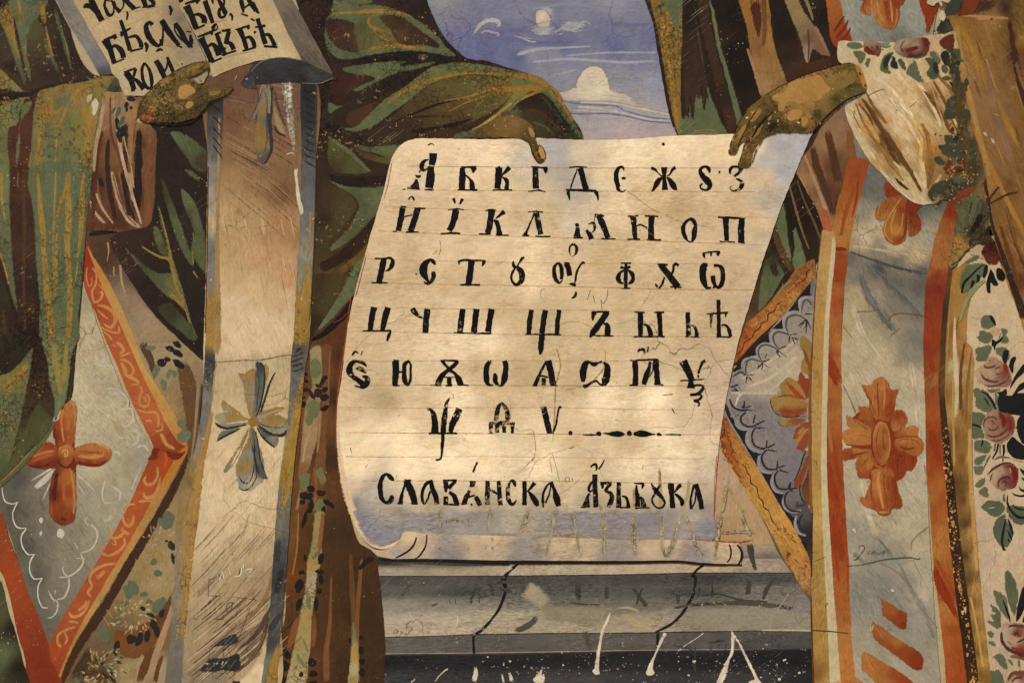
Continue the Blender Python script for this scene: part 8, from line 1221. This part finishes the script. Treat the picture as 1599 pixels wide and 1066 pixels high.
    rose('415,620 470,590 500,540 560,520 640,525 700,560 700,850 600,830 560,790 480,800 450,780 450,700 420,670', '440,640,a0948a 500,600,9c8a7a 560,560,957f70 620,600,6a2418 600,680,9d8876 500,760,a09084 640,760,7a281c 680,800,742a1c', ['~480,590,14 480,680,26 540,760,30 640,800,34 700,830,30', '~530,570,14 560,550,20 620,550,30 690,560,30', '~560,600,30 620,630,50 660,600,34', '~600,700,14 660,680,20 700,650,14', '~520,680,8 570,720,14', '~560,740,20 640,770,24 700,780,24'], ['4a2a26', '52342c', '5c1c16', '4f3028', '4a302a', '7c2a1c'])
    rose('510,1060 540,990 600,950 700,960 700,1090 520,1090', '560,1000,8a6a5c 640,1000,6a3026 600,1050,a08c7c', ['~530,1050,20 570,980,30 640,970,30 700,980,20', '~560,1066,14 600,1020,20 670,1010,20'], ['5a3a32', '6a241a'])
    # leafy foot of the cuff and its roses, above
    tile(1440, 240, 159/706)
    level(11); D.update(speck=0.5, chips=0.5, chip='a5783c')
    fo = fill('leafy_ground', t, '200,300 260,290 330,250 400,210 440,200 460,260 500,420 540,520 600,650 640,760 700,900 720,1000 640,1000 600,860 540,760 440,640 380,640 300,680 240,760 190,790 180,700 215,560 240,420', '280,400,55603f 260,520,545f40 240,620,9a7742 280,640,a0783e 360,300,5c633f 330,420,4f5838 430,280,7a5c3c 400,380,35321f 380,500,2f2a1c 440,440,3a3020 440,550,25201a 480,500,8a7a4e 330,580,37321f 500,560,231c16 540,640,33281b 600,720,35281a 660,900,3c2c1a 240,700,8e7440 430,620,40301f', g=0.35, step=4)
    strokes('leaf_blade', fo, ['~370,290,20 350,400,30 320,500,20', '~290,360,30 260,480,50 250,560,30', '~340,330,14 320,420,14', '~410,300,16 380,430,26 350,560,20', '~450,380,10 430,500,16', '~370,500,26 340,600,30 320,660,20'], ['59664a', '5a6548', '30301f', '4a5840', '4a5a40', '3d4a35'], soft=0.3, speck=0.2)
    strokes('dark_stem', fo, ['~190,780,8 250,740,10 300,680,14 380,635,14 460,600,16', '~320,560,30 380,480,40 400,400,30', '~440,590,40 470,520,40 500,600,40'], ['2c2518', '241f16', '231d15'], soft=0.2, speck=0.4)
    fill('pale_patch', fo, '470,450 490,445 510,480 530,510 510,540 490,520 480,490', 'b9a86c', rough=2, chips=0.2); fill('pale_patch', fo, '470,570 500,580 490,600', 'b5a268', rough=2)
    fill('pale_flower', fo, '330,660 400,630 450,680 440,730 380,720 330,700', '9d8b74', soft=0.6, chips=0.1, speck=0.1); fill('dark_rose', fo, '400,680 440,630 500,610 530,650 530,730 500,770 450,760 420,720', '440,720,54241c 480,650,401a16 500,720,5a2a20', soft=0.5, speck=0.2)
    leafs = ['290,790 310,770 380,758 430,765 440,800 410,850 350,930 300,960 265,960 258,880 270,830', '290,760 330,720 380,700 390,720 340,750']
    for s_ in leafs: fill('leaf', fo, s_, '5c6a4d', speck=0, chips=0, soft=0.3)
    strokes('dark_vein', fo, ['~430,765,6 380,800,12 330,850,14 285,900,20 270,965,12', '~440,770,20 435,810,30 420,860,14', '~385,840,24 380,900,20', '~350,880,26 335,945,16'], '171717', speck=0, chips=0)
    fill('dark_leaf', fo, '470,800 490,830 510,880 520,910 490,910 470,890 465,960 445,955 440,890 460,830', '171717', speck=0, chips=0); fill('dark_leaf', fo, '510,800 540,795 570,840 560,880 540,880 520,870 510,840', '171717', speck=0, chips=0)
    strokes('stem', fo, ['~440,870,20 370,920,30 310,1000,30 280,1080,26 250,1180,16'], '7a7c5c', soft=0.3, speck=0, chips=0)
    # brown outer sleeve -------------------------------------------------------------
    photo(); level(12); D.update(grain='e', speck=0.08, chip='b08a55', chips=0.15, crack=0.4)
    sl = fill('outer_sleeve', t, '1475,-40 1640,-40 1640,560 1599,500 1580,450 1560,400 1545,350 1540,300 1535,270 1525,240 1510,180 1500,120 1490,70 1482,35 1468,24',
        '1500,10,42291b 1540,5,5a3f22 1570,15,2e1f16 1590,15,6a4f26 1495,40,8d6a30 1520,50,7d5a28 1550,35,8a6a42 1570,60,755426 1580,60,3a2519 1595,60,8a6734 1500,80,8f6f3c 1530,80,866433 1560,90,7a5a34 1580,90,4b2c1c 1595,90,5b3f20 1510,120,8a6a40 1540,120,836035 1570,130,765636 1510,160,846345 1540,160,80603f 1570,170,7a5a3a 1590,160,734f2c 1520,210,85633c 1560,220,7b5940 1590,200,7d5a2f 1530,250,84602f 1560,260,7c5a3a 1590,250,72522f 1540,290,8d6a33 1570,300,6b4a2a 1595,290,73552c 1545,330,6d4c2a 1570,340,7a5a30 1590,350,7b5a2c 1560,380,80592c 1575,400,67401f 1590,390,8a6a3a 1570,430,8d672f 1590,440,54301a 1590,480,6b4622 1600,470,7d5a34', g=0.3, step=5)
    strokes('sleeve_fold', sl, ['~1575,30,6 1582,80,10 1592,130,12 1605,180,10', '~1500,40,8 1520,90,12 1545,140,12 1575,200,10 1600,240,8', '~1520,200,6 1545,260,8 1580,330,8 1605,380,6', '~1570,320,5 1582,370,7 1600,420,7', '~1500,25,4 1530,27,5 1575,30,4', '~1492,40,8 1505,120,8 1525,200,8 1545,280,6', '~1560,290,5 1545,310,4 1545,318,3 1570,305,4 1590,300,3', '~1540,100,12 1555,180,14 1580,260,12', '~1560,350,6 1575,400,8 1590,450,6', '~1480,5,12 1520,12,18 1560,5,14'], ['402519', '8f6a2e', '966f33', '5a351e', 'a3794a', '9a7a40', '3c2a1a', '7a5a42', '5c3a1e', '3f281b'], soft=0.8)
    strokes('brush_streak', sl, ['~%.0f,%.0f,%.1f %.0f,%.0f,%.1f %.0f,%.0f,1' % (x, y, w, x+l*.14, y+l*.5, w*1.3, x+l*.33, y+l) for x, y, w, l in [(rnd.uniform(1488, 1598), rnd.uniform(30, 330), rnd.uniform(1.5, 5), rnd.uniform(30, 110)) for _ in range(18)] if x > 1480+y*.13+8], [['86643c', '6b4a2c', '90703f', '705034', '7d5a3c'][i % 5] for i in range(70)], soft=0.9, streak=0.3, kind='stuff')
    strokes('worn_mark', sl, ['~1578,132,10 1584,142,10', '1532,205,3 1542,214,4', '1545,215,3 1553,226,4', '~1547,178,3 1562,182,3', '1560,38,1.5 1561,46,2', '~1520,30,6 1550,30,5 1545,34,4'], ['a38a5c', 'b5a487', 'b5a487', '9c8260', 'c9b48a', 'a07850'], soft=0.5, rough=2, kind='stuff')
    strokes('dark_edge', sl, ['~1478,28,3 1488,60,3 1500,130,3 1512,190,4 1528,250,5 1540,300,4 1548,350,4 1565,400,7 1582,450,9 1600,500,12'], '33231a', soft=0.2, speck=0.6)
    # white flowered cuff --------------------------------------------------------------
    level(13); D.update(grain='e', speck=0.05, chip='8a6a3c', chips=0.1, crack=1.2)
    tile(1199, 0)
    cf = fill('cuff', t, '435,268 460,258 540,262 650,262 800,268 900,240 1020,222 1100,215 1160,200 1180,300 1195,420 1210,530 1240,680 1290,860 1330,1000 1345,1130 1290,1170 1200,1180 1130,1220 1060,1262 1000,1275 940,1275 880,1250 830,1200 760,1140 700,1080 640,1020 570,910 510,790 478,700 480,668 540,625 600,595 610,570 560,440 520,400 450,398 430,350',
        '450,300,baa888 520,290,b7a482 560,350,b9a581 750,290,bda883 900,290,8f8070 700,380,c4ad84 650,330,c0ab84 600,450,c0a97e 700,480,c9b288 800,450,c7b086 950,420,bda67c 650,600,cdb68b 720,650,cbb388 780,560,c0a370 850,550,c6aa78 900,640,cbb080 960,560,b38d50 1050,420,b3976a 1100,450,bfa67c 1150,450,94733f 1080,550,bd9f6c 1020,600,7c5a30 1050,700,6e4a26 1100,650,b99c68 780,720,cab287 800,800,cbb388 740,750,b8975f 850,850,cdb68a 800,900,b08a50 870,950,c5aa78 900,800,b8955c 950,900,a27b42 1000,950,9d763e 980,750,c5aa7a 1050,800,b8a070 1100,850,b29060 1030,1000,8a6530 600,650,97753f 540,700,c5ac80 500,720,c9b590 560,850,c6ae84 600,800,b08a4e 650,800,a9854c 620,950,c3aa80 700,900,6b4826 660,720,64421f 720,850,5f3f20 760,950,6a4a26 700,1000,b09058 800,1020,6e4e28 850,1050,b09766 1180,560,6b5030 1150,700,6e5634 1200,800,9c7f50 1250,750,5a4226 1280,900,4c3a24 1180,900,4c4630 1150,1000,4a3822 1250,1050,35301f 1100,950,8f7040 900,1100,b39a6c 960,1150,bfa87c 820,1150,b39d74 1040,1150,7a5c34 1100,1200,3a3020 950,1240,c2ad88 1020,1230,8a7450', p=3.6, step=3.5, g=0.3)
    ROOT[cf] = ROOT[t]
    strokes('cuff_fold', cf, ['~570,600,14 640,700,24 700,800,34 770,900,40 840,1010,34 880,1066,20', '~560,640,8 630,740,14 660,820,8', '~600,560,10 650,660,20 740,780,20', '~540,640,8 590,760,14 650,860,20 720,960,20 790,1066,14 850,1140,8', '~640,460,20 760,560,30 860,680,30 950,800,20', '~750,600,20 830,700,26 900,820,20 960,930,14', '~860,450,14 960,560,24 1030,680,24 1080,800,16', '~960,560,14 1040,660,26 1100,760,30 1150,850,20', '~1020,500,12 1090,620,20 1140,740,20 1200,860,14', '~1040,460,16 1130,560,24 1170,640,14', '~950,760,20 1000,880,30 1000,1000,40 980,1120,30', '~900,700,14 950,850,20 950,1000,24 960,1100,20', '~1100,420,14 1160,500,20 1180,540,10', '~590,700,20 640,800,30 700,900,20', '~700,830,16 760,940,26 820,1050,20', '~1130,700,14 1180,800,16 1200,870,10', '~1020,560,8 1060,680,10 1100,790,8', '~560,800,14 600,890,16 670,1000,14'],
            ['5f3f20', '5a3a1c', '7a582e', '8a6634', 'd0b98e', 'cdb589', 'd0b88c', '6b4826', '6a4824', '7d5c32', '8f682f', 'bf9d63', '8a683a', 'b08c54', '543618', 'c4ab7c', 'b3935a', 'c9b48a'], soft=0.6, g=0.4)
    tile(1199, 266)
    strokes('cuff_fold', cf, ['~700,0,10 790,90,14 860,160,14 930,200,10 990,200,8', '~780,40,10 830,90,20 880,130,10', '~770,-60,14 850,20,20 900,90,20 950,160,10', '~840,-50,20 900,30,30 940,110,20 965,150,8', '~900,0,14 940,70,20 965,130,10', '~960,-60,14 970,30,20 970,140,8', '~1020,-60,34 1010,30,34 990,130,14', '~1080,20,20 1040,90,20 1010,150,10', '~960,-60,10 950,20,20 960,80,8'], ['bda988', '4a3018', 'b8a070', '5f3f1c', 'c2ac80', 'c5b084', '7d5a2c', 'b59a6a', 'bfa476'], soft=0.5, g=0.4)
    strokes('pale_rim', cf, ['~690,-10,8 760,80,10 850,160,10 930,205,12 990,205,10 1030,190,6'], 'c2b190', soft=0.3)
    D.update(chips=0.15, speck=0.1, grain='d', crack=0.3)
    tile(1199, 0)
    def lf(s, c='5c684c', **k): fill('leaf', cf, s, c, **{**dict(soft=0.25, rough=0.9), **k})
    lf('485,280 520,265 580,275 590,300 540,315 500,305'); lf('525,325 580,320 610,340 600,380 570,405 550,370'); lf('610,370 635,370 625,425 600,410'); lf('690,270 760,270 740,300 700,300', '6d755a')
    strokes('leaf_blade', cf, ['~690,290,8 730,300,12 765,290,6', '~690,310,8 720,315,8'], '626b50')
    lf('695,440 700,380 730,340 780,325 785,340 750,370 745,420 765,462 735,466'); lf('860,430 890,400 905,378 925,400 945,460 960,500 980,520 920,510 880,480 860,470'); lf('1000,330 1040,325 1075,380 1060,410 1030,390'); lf('975,370 1030,370 1060,420 1062,480 1040,500 1000,500 985,460 1000,420', '4a573f')
    strokes('dark_leaf', cf, ['~785,345,12 750,360,26 730,400,34 740,450,24'], '2c3028', soft=0.2)
    for s_ in ('780,350 800,380 810,430 780,435 758,420 765,370', '825,372 850,400 855,440 830,430 812,400', '1090,320 1125,330 1135,380 1120,420 1100,420 1070,350', '1020,400 1050,390 1060,450 1040,470'): fill('dark_leaf', cf, s_, '262c25', soft=0.2)
    lf('805,380 835,370 860,440 830,435', '4f5c46'); lf('1130,320 1190,310 1195,400 1160,400', '4a5038')
    fill('rose', cf, '590,290 600,258 660,255 695,275 705,320 690,355 640,350 600,330', '620,280,857060 660,270,7d6a5a 610,320,5c2a1e 650,340,54241a 680,320,6a3c2e', soft=0.3)
    strokes('rose_shade', cf, ['~600,280,20 625,320,26 670,340,20', '~640,285,14 650,320,16', '~670,280,14 685,320,16'], ['5c2418', '54261c', '4a1f18'], soft=0.3, kind='stuff')
    fill('rose', cf, '778,310 790,270 830,245 920,238 980,242 1010,270 1000,320 980,355 930,372 860,368 810,345', '800,300,8c7c6c 850,270,93826f 920,290,8a796a 980,270,5a2a1e 980,320,5c2c20 880,340,4c2219 930,350,5a382c 850,320,6c4a3c', soft=0.3)
    strokes('rose_shade', cf, ['~850,255,8 825,300,10 850,340,12', '~840,325,20 900,310,26 950,290,14', '~940,240,14 985,260,30 980,310,30', '~860,355,14 920,355,20 970,335,14', '~910,290,4 930,265,4'], ['33201a', '5a2018', '5c2218', '402a24', '2c1f1a'], soft=0.2, kind='stuff')
    fill('rose', cf, '1060,260 1100,230 1150,215 1160,260 1150,310 1110,320 1070,290', '55281c', soft=0.4)
    fill('plaster_loss', cf, '925,400 960,395 985,430 975,470 1005,490 1000,520 970,505 945,465', 'bda57a', rough=2)
    # flowers down the cuff's right side
    for s_ in ('1140,540 1180,510 1230,530 1240,570 1190,590 1150,580', '1110,620 1150,600 1190,650 1180,720 1140,750 1090,740 1100,680', '1190,690 1250,690 1260,750 1210,750', '1055,910 1100,900 1090,850 1140,845 1180,890 1220,920 1280,870 1300,960 1280,1030 1200,1020 1120,990 1080,960', '1030,990 1060,975 1100,1010 1080,1035 1045,1025'): lf(s_, '3f4634', speck=0.3)
    for s_ in ('1180,570 1210,560 1235,600 1220,660 1190,640', ): fill('rose', cf, s_, '6a3020', soft=0.3, rough=1.5, speck=0.4)
    fill('pale_patch', cf, '1190,620 1220,640 1225,680 1195,665', 'a88a55', rough=1.5, kind='stuff')
    fill('rose', cf, '1100,1020 1160,980 1230,1010 1290,1060 1240,1110 1150,1110 1090,1066', '1130,1020,5a2e1c 1200,1050,4c2a1a 1260,1070,5a3a20', soft=0.5, rough=2, speck=0.8, chips=0.7, chip='a8804a')
    tile(1199, 266)
    for s_ in ('990,140 1040,80 1100,60 1150,60 1180,110 1130,140 1060,160 1020,200', '1120,40 1190,60 1200,120 1150,130', '1200,60 1280,40 1300,90 1220,120', '1020,220 1060,190 1110,170 1050,220'): lf(s_, '3c4330', speck=0.4)
    fill('rose', cf, '1150,150 1200,120 1280,100 1310,90 1270,150 1210,170 1200,220 1160,180', '7c3319', soft=0.4, rough=1.5, speck=0.3)
    fill('rose', cf, '1120,-30 1200,-50 1280,-20 1270,40 1200,50 1130,20', '1200,-10,5a2c1a 1250,10,6a3a20', soft=0.5, rough=2, speck=0.8, chips=0.7, chip='a8804a')
    it = []; rr = random.Random(9)
    for i in range(60):
        x = rr.gauss(1200, 60); y = rr.gauss(20, 60); w = abs(rr.gauss(0, 6))+3; it.append('%.0f,%.0f,%.1f %.0f,%.0f,%.1f' % (x, y, w, x+rr.uniform(-10, 10), y+w*1.4, w*.6))
    strokes('gold_fleck', cf, it, [['a07a40', 'b8935a', '7c5a2c'][i % 3] for i in range(60)], rough=1.5, kind='stuff')
    # the garland down the outer edge of the cuff
    photo(); rr = random.Random(21)
    strokes('garland_ground', cf, ['~1486,75,10 1490,110,14 1496,150,16 1502,200,18 1512,250,18 1518,290,14'], '4a3a22', soft=0.9, g=0.5, speck=0.4)
    path = np.array([(1484, 75), (1488, 105), (1492, 135), (1490, 165), (1496, 195), (1494, 225), (1503, 250), (1500, 275), (1488, 300), (1462, 312)])
    for i in range(46):
        q = rr.uniform(0, 8.99); k = int(q); c0 = path[k]+(path[k+1]-path[k])*(q-k); x, y = c0[0]+rr.gauss(0, 8), c0[1]+rr.gauss(0, 4); a = rr.uniform(0, 6.28); l = rr.uniform(7, 13); w = l*rr.uniform(.22, .4); ca, sa = math.cos(a), math.sin(a)
        ps = ' '.join('%.1f,%.1f' % (x+u*l*ca-v*w*sa, y+u*l*sa+v*w*ca) for u, v in ((-.6, 0), (-.3, .8), (0, 1), (.3, .8), (.45, .3), (.7, 0), (.4, -.5), (.1, -1), (-.3, -.8)))
        fill('leaf', cf, ps, rr.choice(['3b4230', '4a543c', '2b3025', '525c42', '333a2b']), rough=1.0)
    it = []
    for i in range(90):
        q = rr.uniform(4, 8.99); k = int(q); c0 = path[k]+(path[k+1]-path[k])*(q-k); it.append('%.1f,%.1f,%.1f %.1f,%.1f,1' % (c0[0]+rr.gauss(0, 9), c0[1]+rr.gauss(0, 6), rr.uniform(1.5, 4), c0[0]+rr.gauss(0, 9)*.2+rr.uniform(-3, 3), c0[1]+rr.uniform(-3, 3)))
    it = [w.split()[0]+' '+'%.1f,%.1f,1' % (float(w.split(',')[0])+rr.uniform(-3, 3), float(w.split(',')[1])+rr.uniform(-3, 3)) for w in it]
    strokes('red_dab', cf, it, [['6a2c1a', '8a4524', 'a87a40', '4c2218', 'b58f58', '202019'][i % 6] for i in range(90)], rough=1.2, kind='stuff')
    # white blossom and dark leaf above the cuff
    tile(1199, 0); level(14.6)
    fb = fill('dark_leaf', t, '975,215 1040,190 1070,130 1100,60 1110,20 1140,-30 1220,-30 1200,40 1170,90 1110,110 1150,180 1130,200 1060,205', '1020,205,1f221c 1080,160,2b3328 1120,80,3a4138 1160,20,3c4238 1130,180,414d3a', soft=0.3)
    fill('orange_fold', t, '1225,-40 1340,-40 1310,30 1270,90 1180,100 1200,50', '1270,20,75301a 1220,80,6c2c18 1300,0,6d2f1a', soft=0.4)
    fill('white_blossom', t, '1055,10 1080,20 1090,60 1105,110 1090,140 1065,125 1058,90 1075,60', 'b5aa90', soft=0.2); fill('white_blossom', t, '985,20 1000,-20 1140,-30 1130,15 1105,25 1080,15 1050,25 1030,42 1005,38', 'b0a78f', soft=0.2)
    strokes('hair_crack', cf, ['~540,690,5 530,720,5 550,760,5 570,800,4', '~620,600,4 680,570,4 720,560,3', '~880,670,3 920,640,3'], '6a4c2c', kind='stuff')
    strokes('nail_hole', cf, ['1036,840,12 1044,842,12', '1065,848,4 1078,850,4'], '1c1511', kind='stuff')
cuff_and_sleeve(RP)

def right_hand(t):
    TINT[:] = 1.06, 0.97, 0.94
    level(16); D.update(grain='e', speck=0.45, chip='33301a', chips=0.55, crack=1.0)
    tile(1199, 0)
    h = fill('hand', t, '535,400 560,440 600,540 612,575 560,595 500,620 440,660 380,710 330,760 300,800 270,830 230,838 180,835 120,838 60,835 10,850 -30,870 -60,900 -90,950 -105,1010 -130,1048 -165,1055 -190,1045 -180,1000 -160,930 -150,890 -170,900 -200,960 -210,970 -240,968 -255,950 -240,920 -225,870 -195,800 -170,740 -130,680 -80,640 -30,600 30,560 90,540 130,510 200,480 280,450 360,430 430,410 480,395',
        '500,420,5a5a30 560,500,64592f 590,565,4a4a28 450,430,69582f 400,480,8a7340 300,480,927a45 200,520,8a7440 430,520,6a6032 500,540,3c401f 350,560,917a45 250,580,93794a 150,560,8a7443 60,600,8c7545 420,620,3a3c1e 330,640,73643a 260,650,927a48 180,620,7c6c3c 100,650,917a48 20,620,5a5026 300,720,37391d 240,740,8a7040 180,700,7a6a3c 120,720,8a7240 60,680,55502a 0,700,3f3a1c 200,800,3f4422 100,800,363a1e 40,780,2d2f18 0,780,3a331a -40,700,5f5228 -100,700,6a5a2e -60,780,443b1c -100,850,5c4e28 -150,820,6b5a30 -200,880,776234 -240,940,5a4a24 -100,930,5c4c26 -140,980,6c5a30 -170,1030,4f421f -180,760,5c4c26', soft=0.5, step=3, g=0.3)
    for s_, c_ in (('25,600 100,570 130,520 220,490 320,470 340,500 360,530 390,560 350,590 330,620 290,640 270,620 230,640 190,655 150,640 110,650 100,700 60,690 60,640 30,630', '99804a'), ('345,500 440,460 500,440 480,490 440,540 380,530', '7d6c3a'), ('115,740 130,700 170,680 205,690 205,720 180,750 140,760', '9a814c'), ('205,735 250,740 245,770 225,800 205,780', '9a7a42'), ('0,710 25,720 10,760 -5,760', '8a7040'), ('60,660 110,690 90,700 60,690', '937a46'), ('420,500 470,480 530,440 550,500 500,540 440,560 400,540', '6f6436'), ('-100,700 -60,670 -40,700 -90,760 -120,760', '8a7440'), ('-190,830 -150,780 -130,800 -180,870', '8a7442'), ('-60,790 -30,770 -60,840 -110,880 -120,860', '7c6a38')):
        fill('worn_skin', h, s_, c_, soft=0.4, rough=1.2, chips=0.25, speck=0.1, rim='3a3418')
    strokes('outline', h, ['~-20,600,6 60,550,7 130,515,8 220,475,8 330,440,8 430,410,8 520,398,6', '~600,585,8 520,615,12 450,655,12 380,715,12 310,790,12 270,832,10', '~320,480,4 345,510,5 385,550,5 400,590,4', '~100,690,5 190,670,6 205,720,5 210,780,5 260,750,4', '~30,630,4 60,660,5 60,690,4', '~-130,690,7 -185,770,8 -220,860,8 -245,930,8', '~-10,720,12 -60,790,14 -110,870,12 -150,900,8', '~-40,650,8 -100,730,10 -150,830,10 -195,930,8', '~-150,900,6 -170,980,8 -190,1045,8 -150,1055,6', '~-30,870,6 -80,950,8 -100,1010,8 -130,1050,6'], '1f1a0e', soft=0.3, kind='stuff')
    strokes('finger_gap', h, ['~60,760,30 20,800,30 -20,830,20', '~30,700,8 -30,760,14 -70,810,10'], '23200f', soft=0.5)
    strokes('nail', h, ['-235,930,18 -215,950,20', '-180,1010,18 -165,1035,20', '~-200,880,14 -185,840,14', '~-150,950,12 -130,900,10'], 'a08650', soft=0.3, rough=1.2)
    strokes('plaster_fleck', h, ['60,750,12 62,765,10', '40,700,8 45,706,8', '-140,740,10 -125,735,8', '0,770,10 4,776,10', '180,765,10 195,768,8', '55,780,8 60,784,6', '-110,700,8 -95,705,8', '-95,800,8 -80,790,6', '-115,880,8 -105,860,5', '320,772,9 324,776,8', '105,718,8 108,722,8'], 'c9ba92', rough=1.5, kind='stuff')
    strokes('gold_cuff_edge', h, ['~540,400,20 575,470,26 600,540,28 612,570,14'], '9a7636', soft=0.2, chips=0.2); strokes('button', h, ['~565,455,8 575,475,12', '~600,530,10 607,545,12'], '3a2a14', kind='stuff')
right_hand(RP); TINT[:] = 1, 1, 1
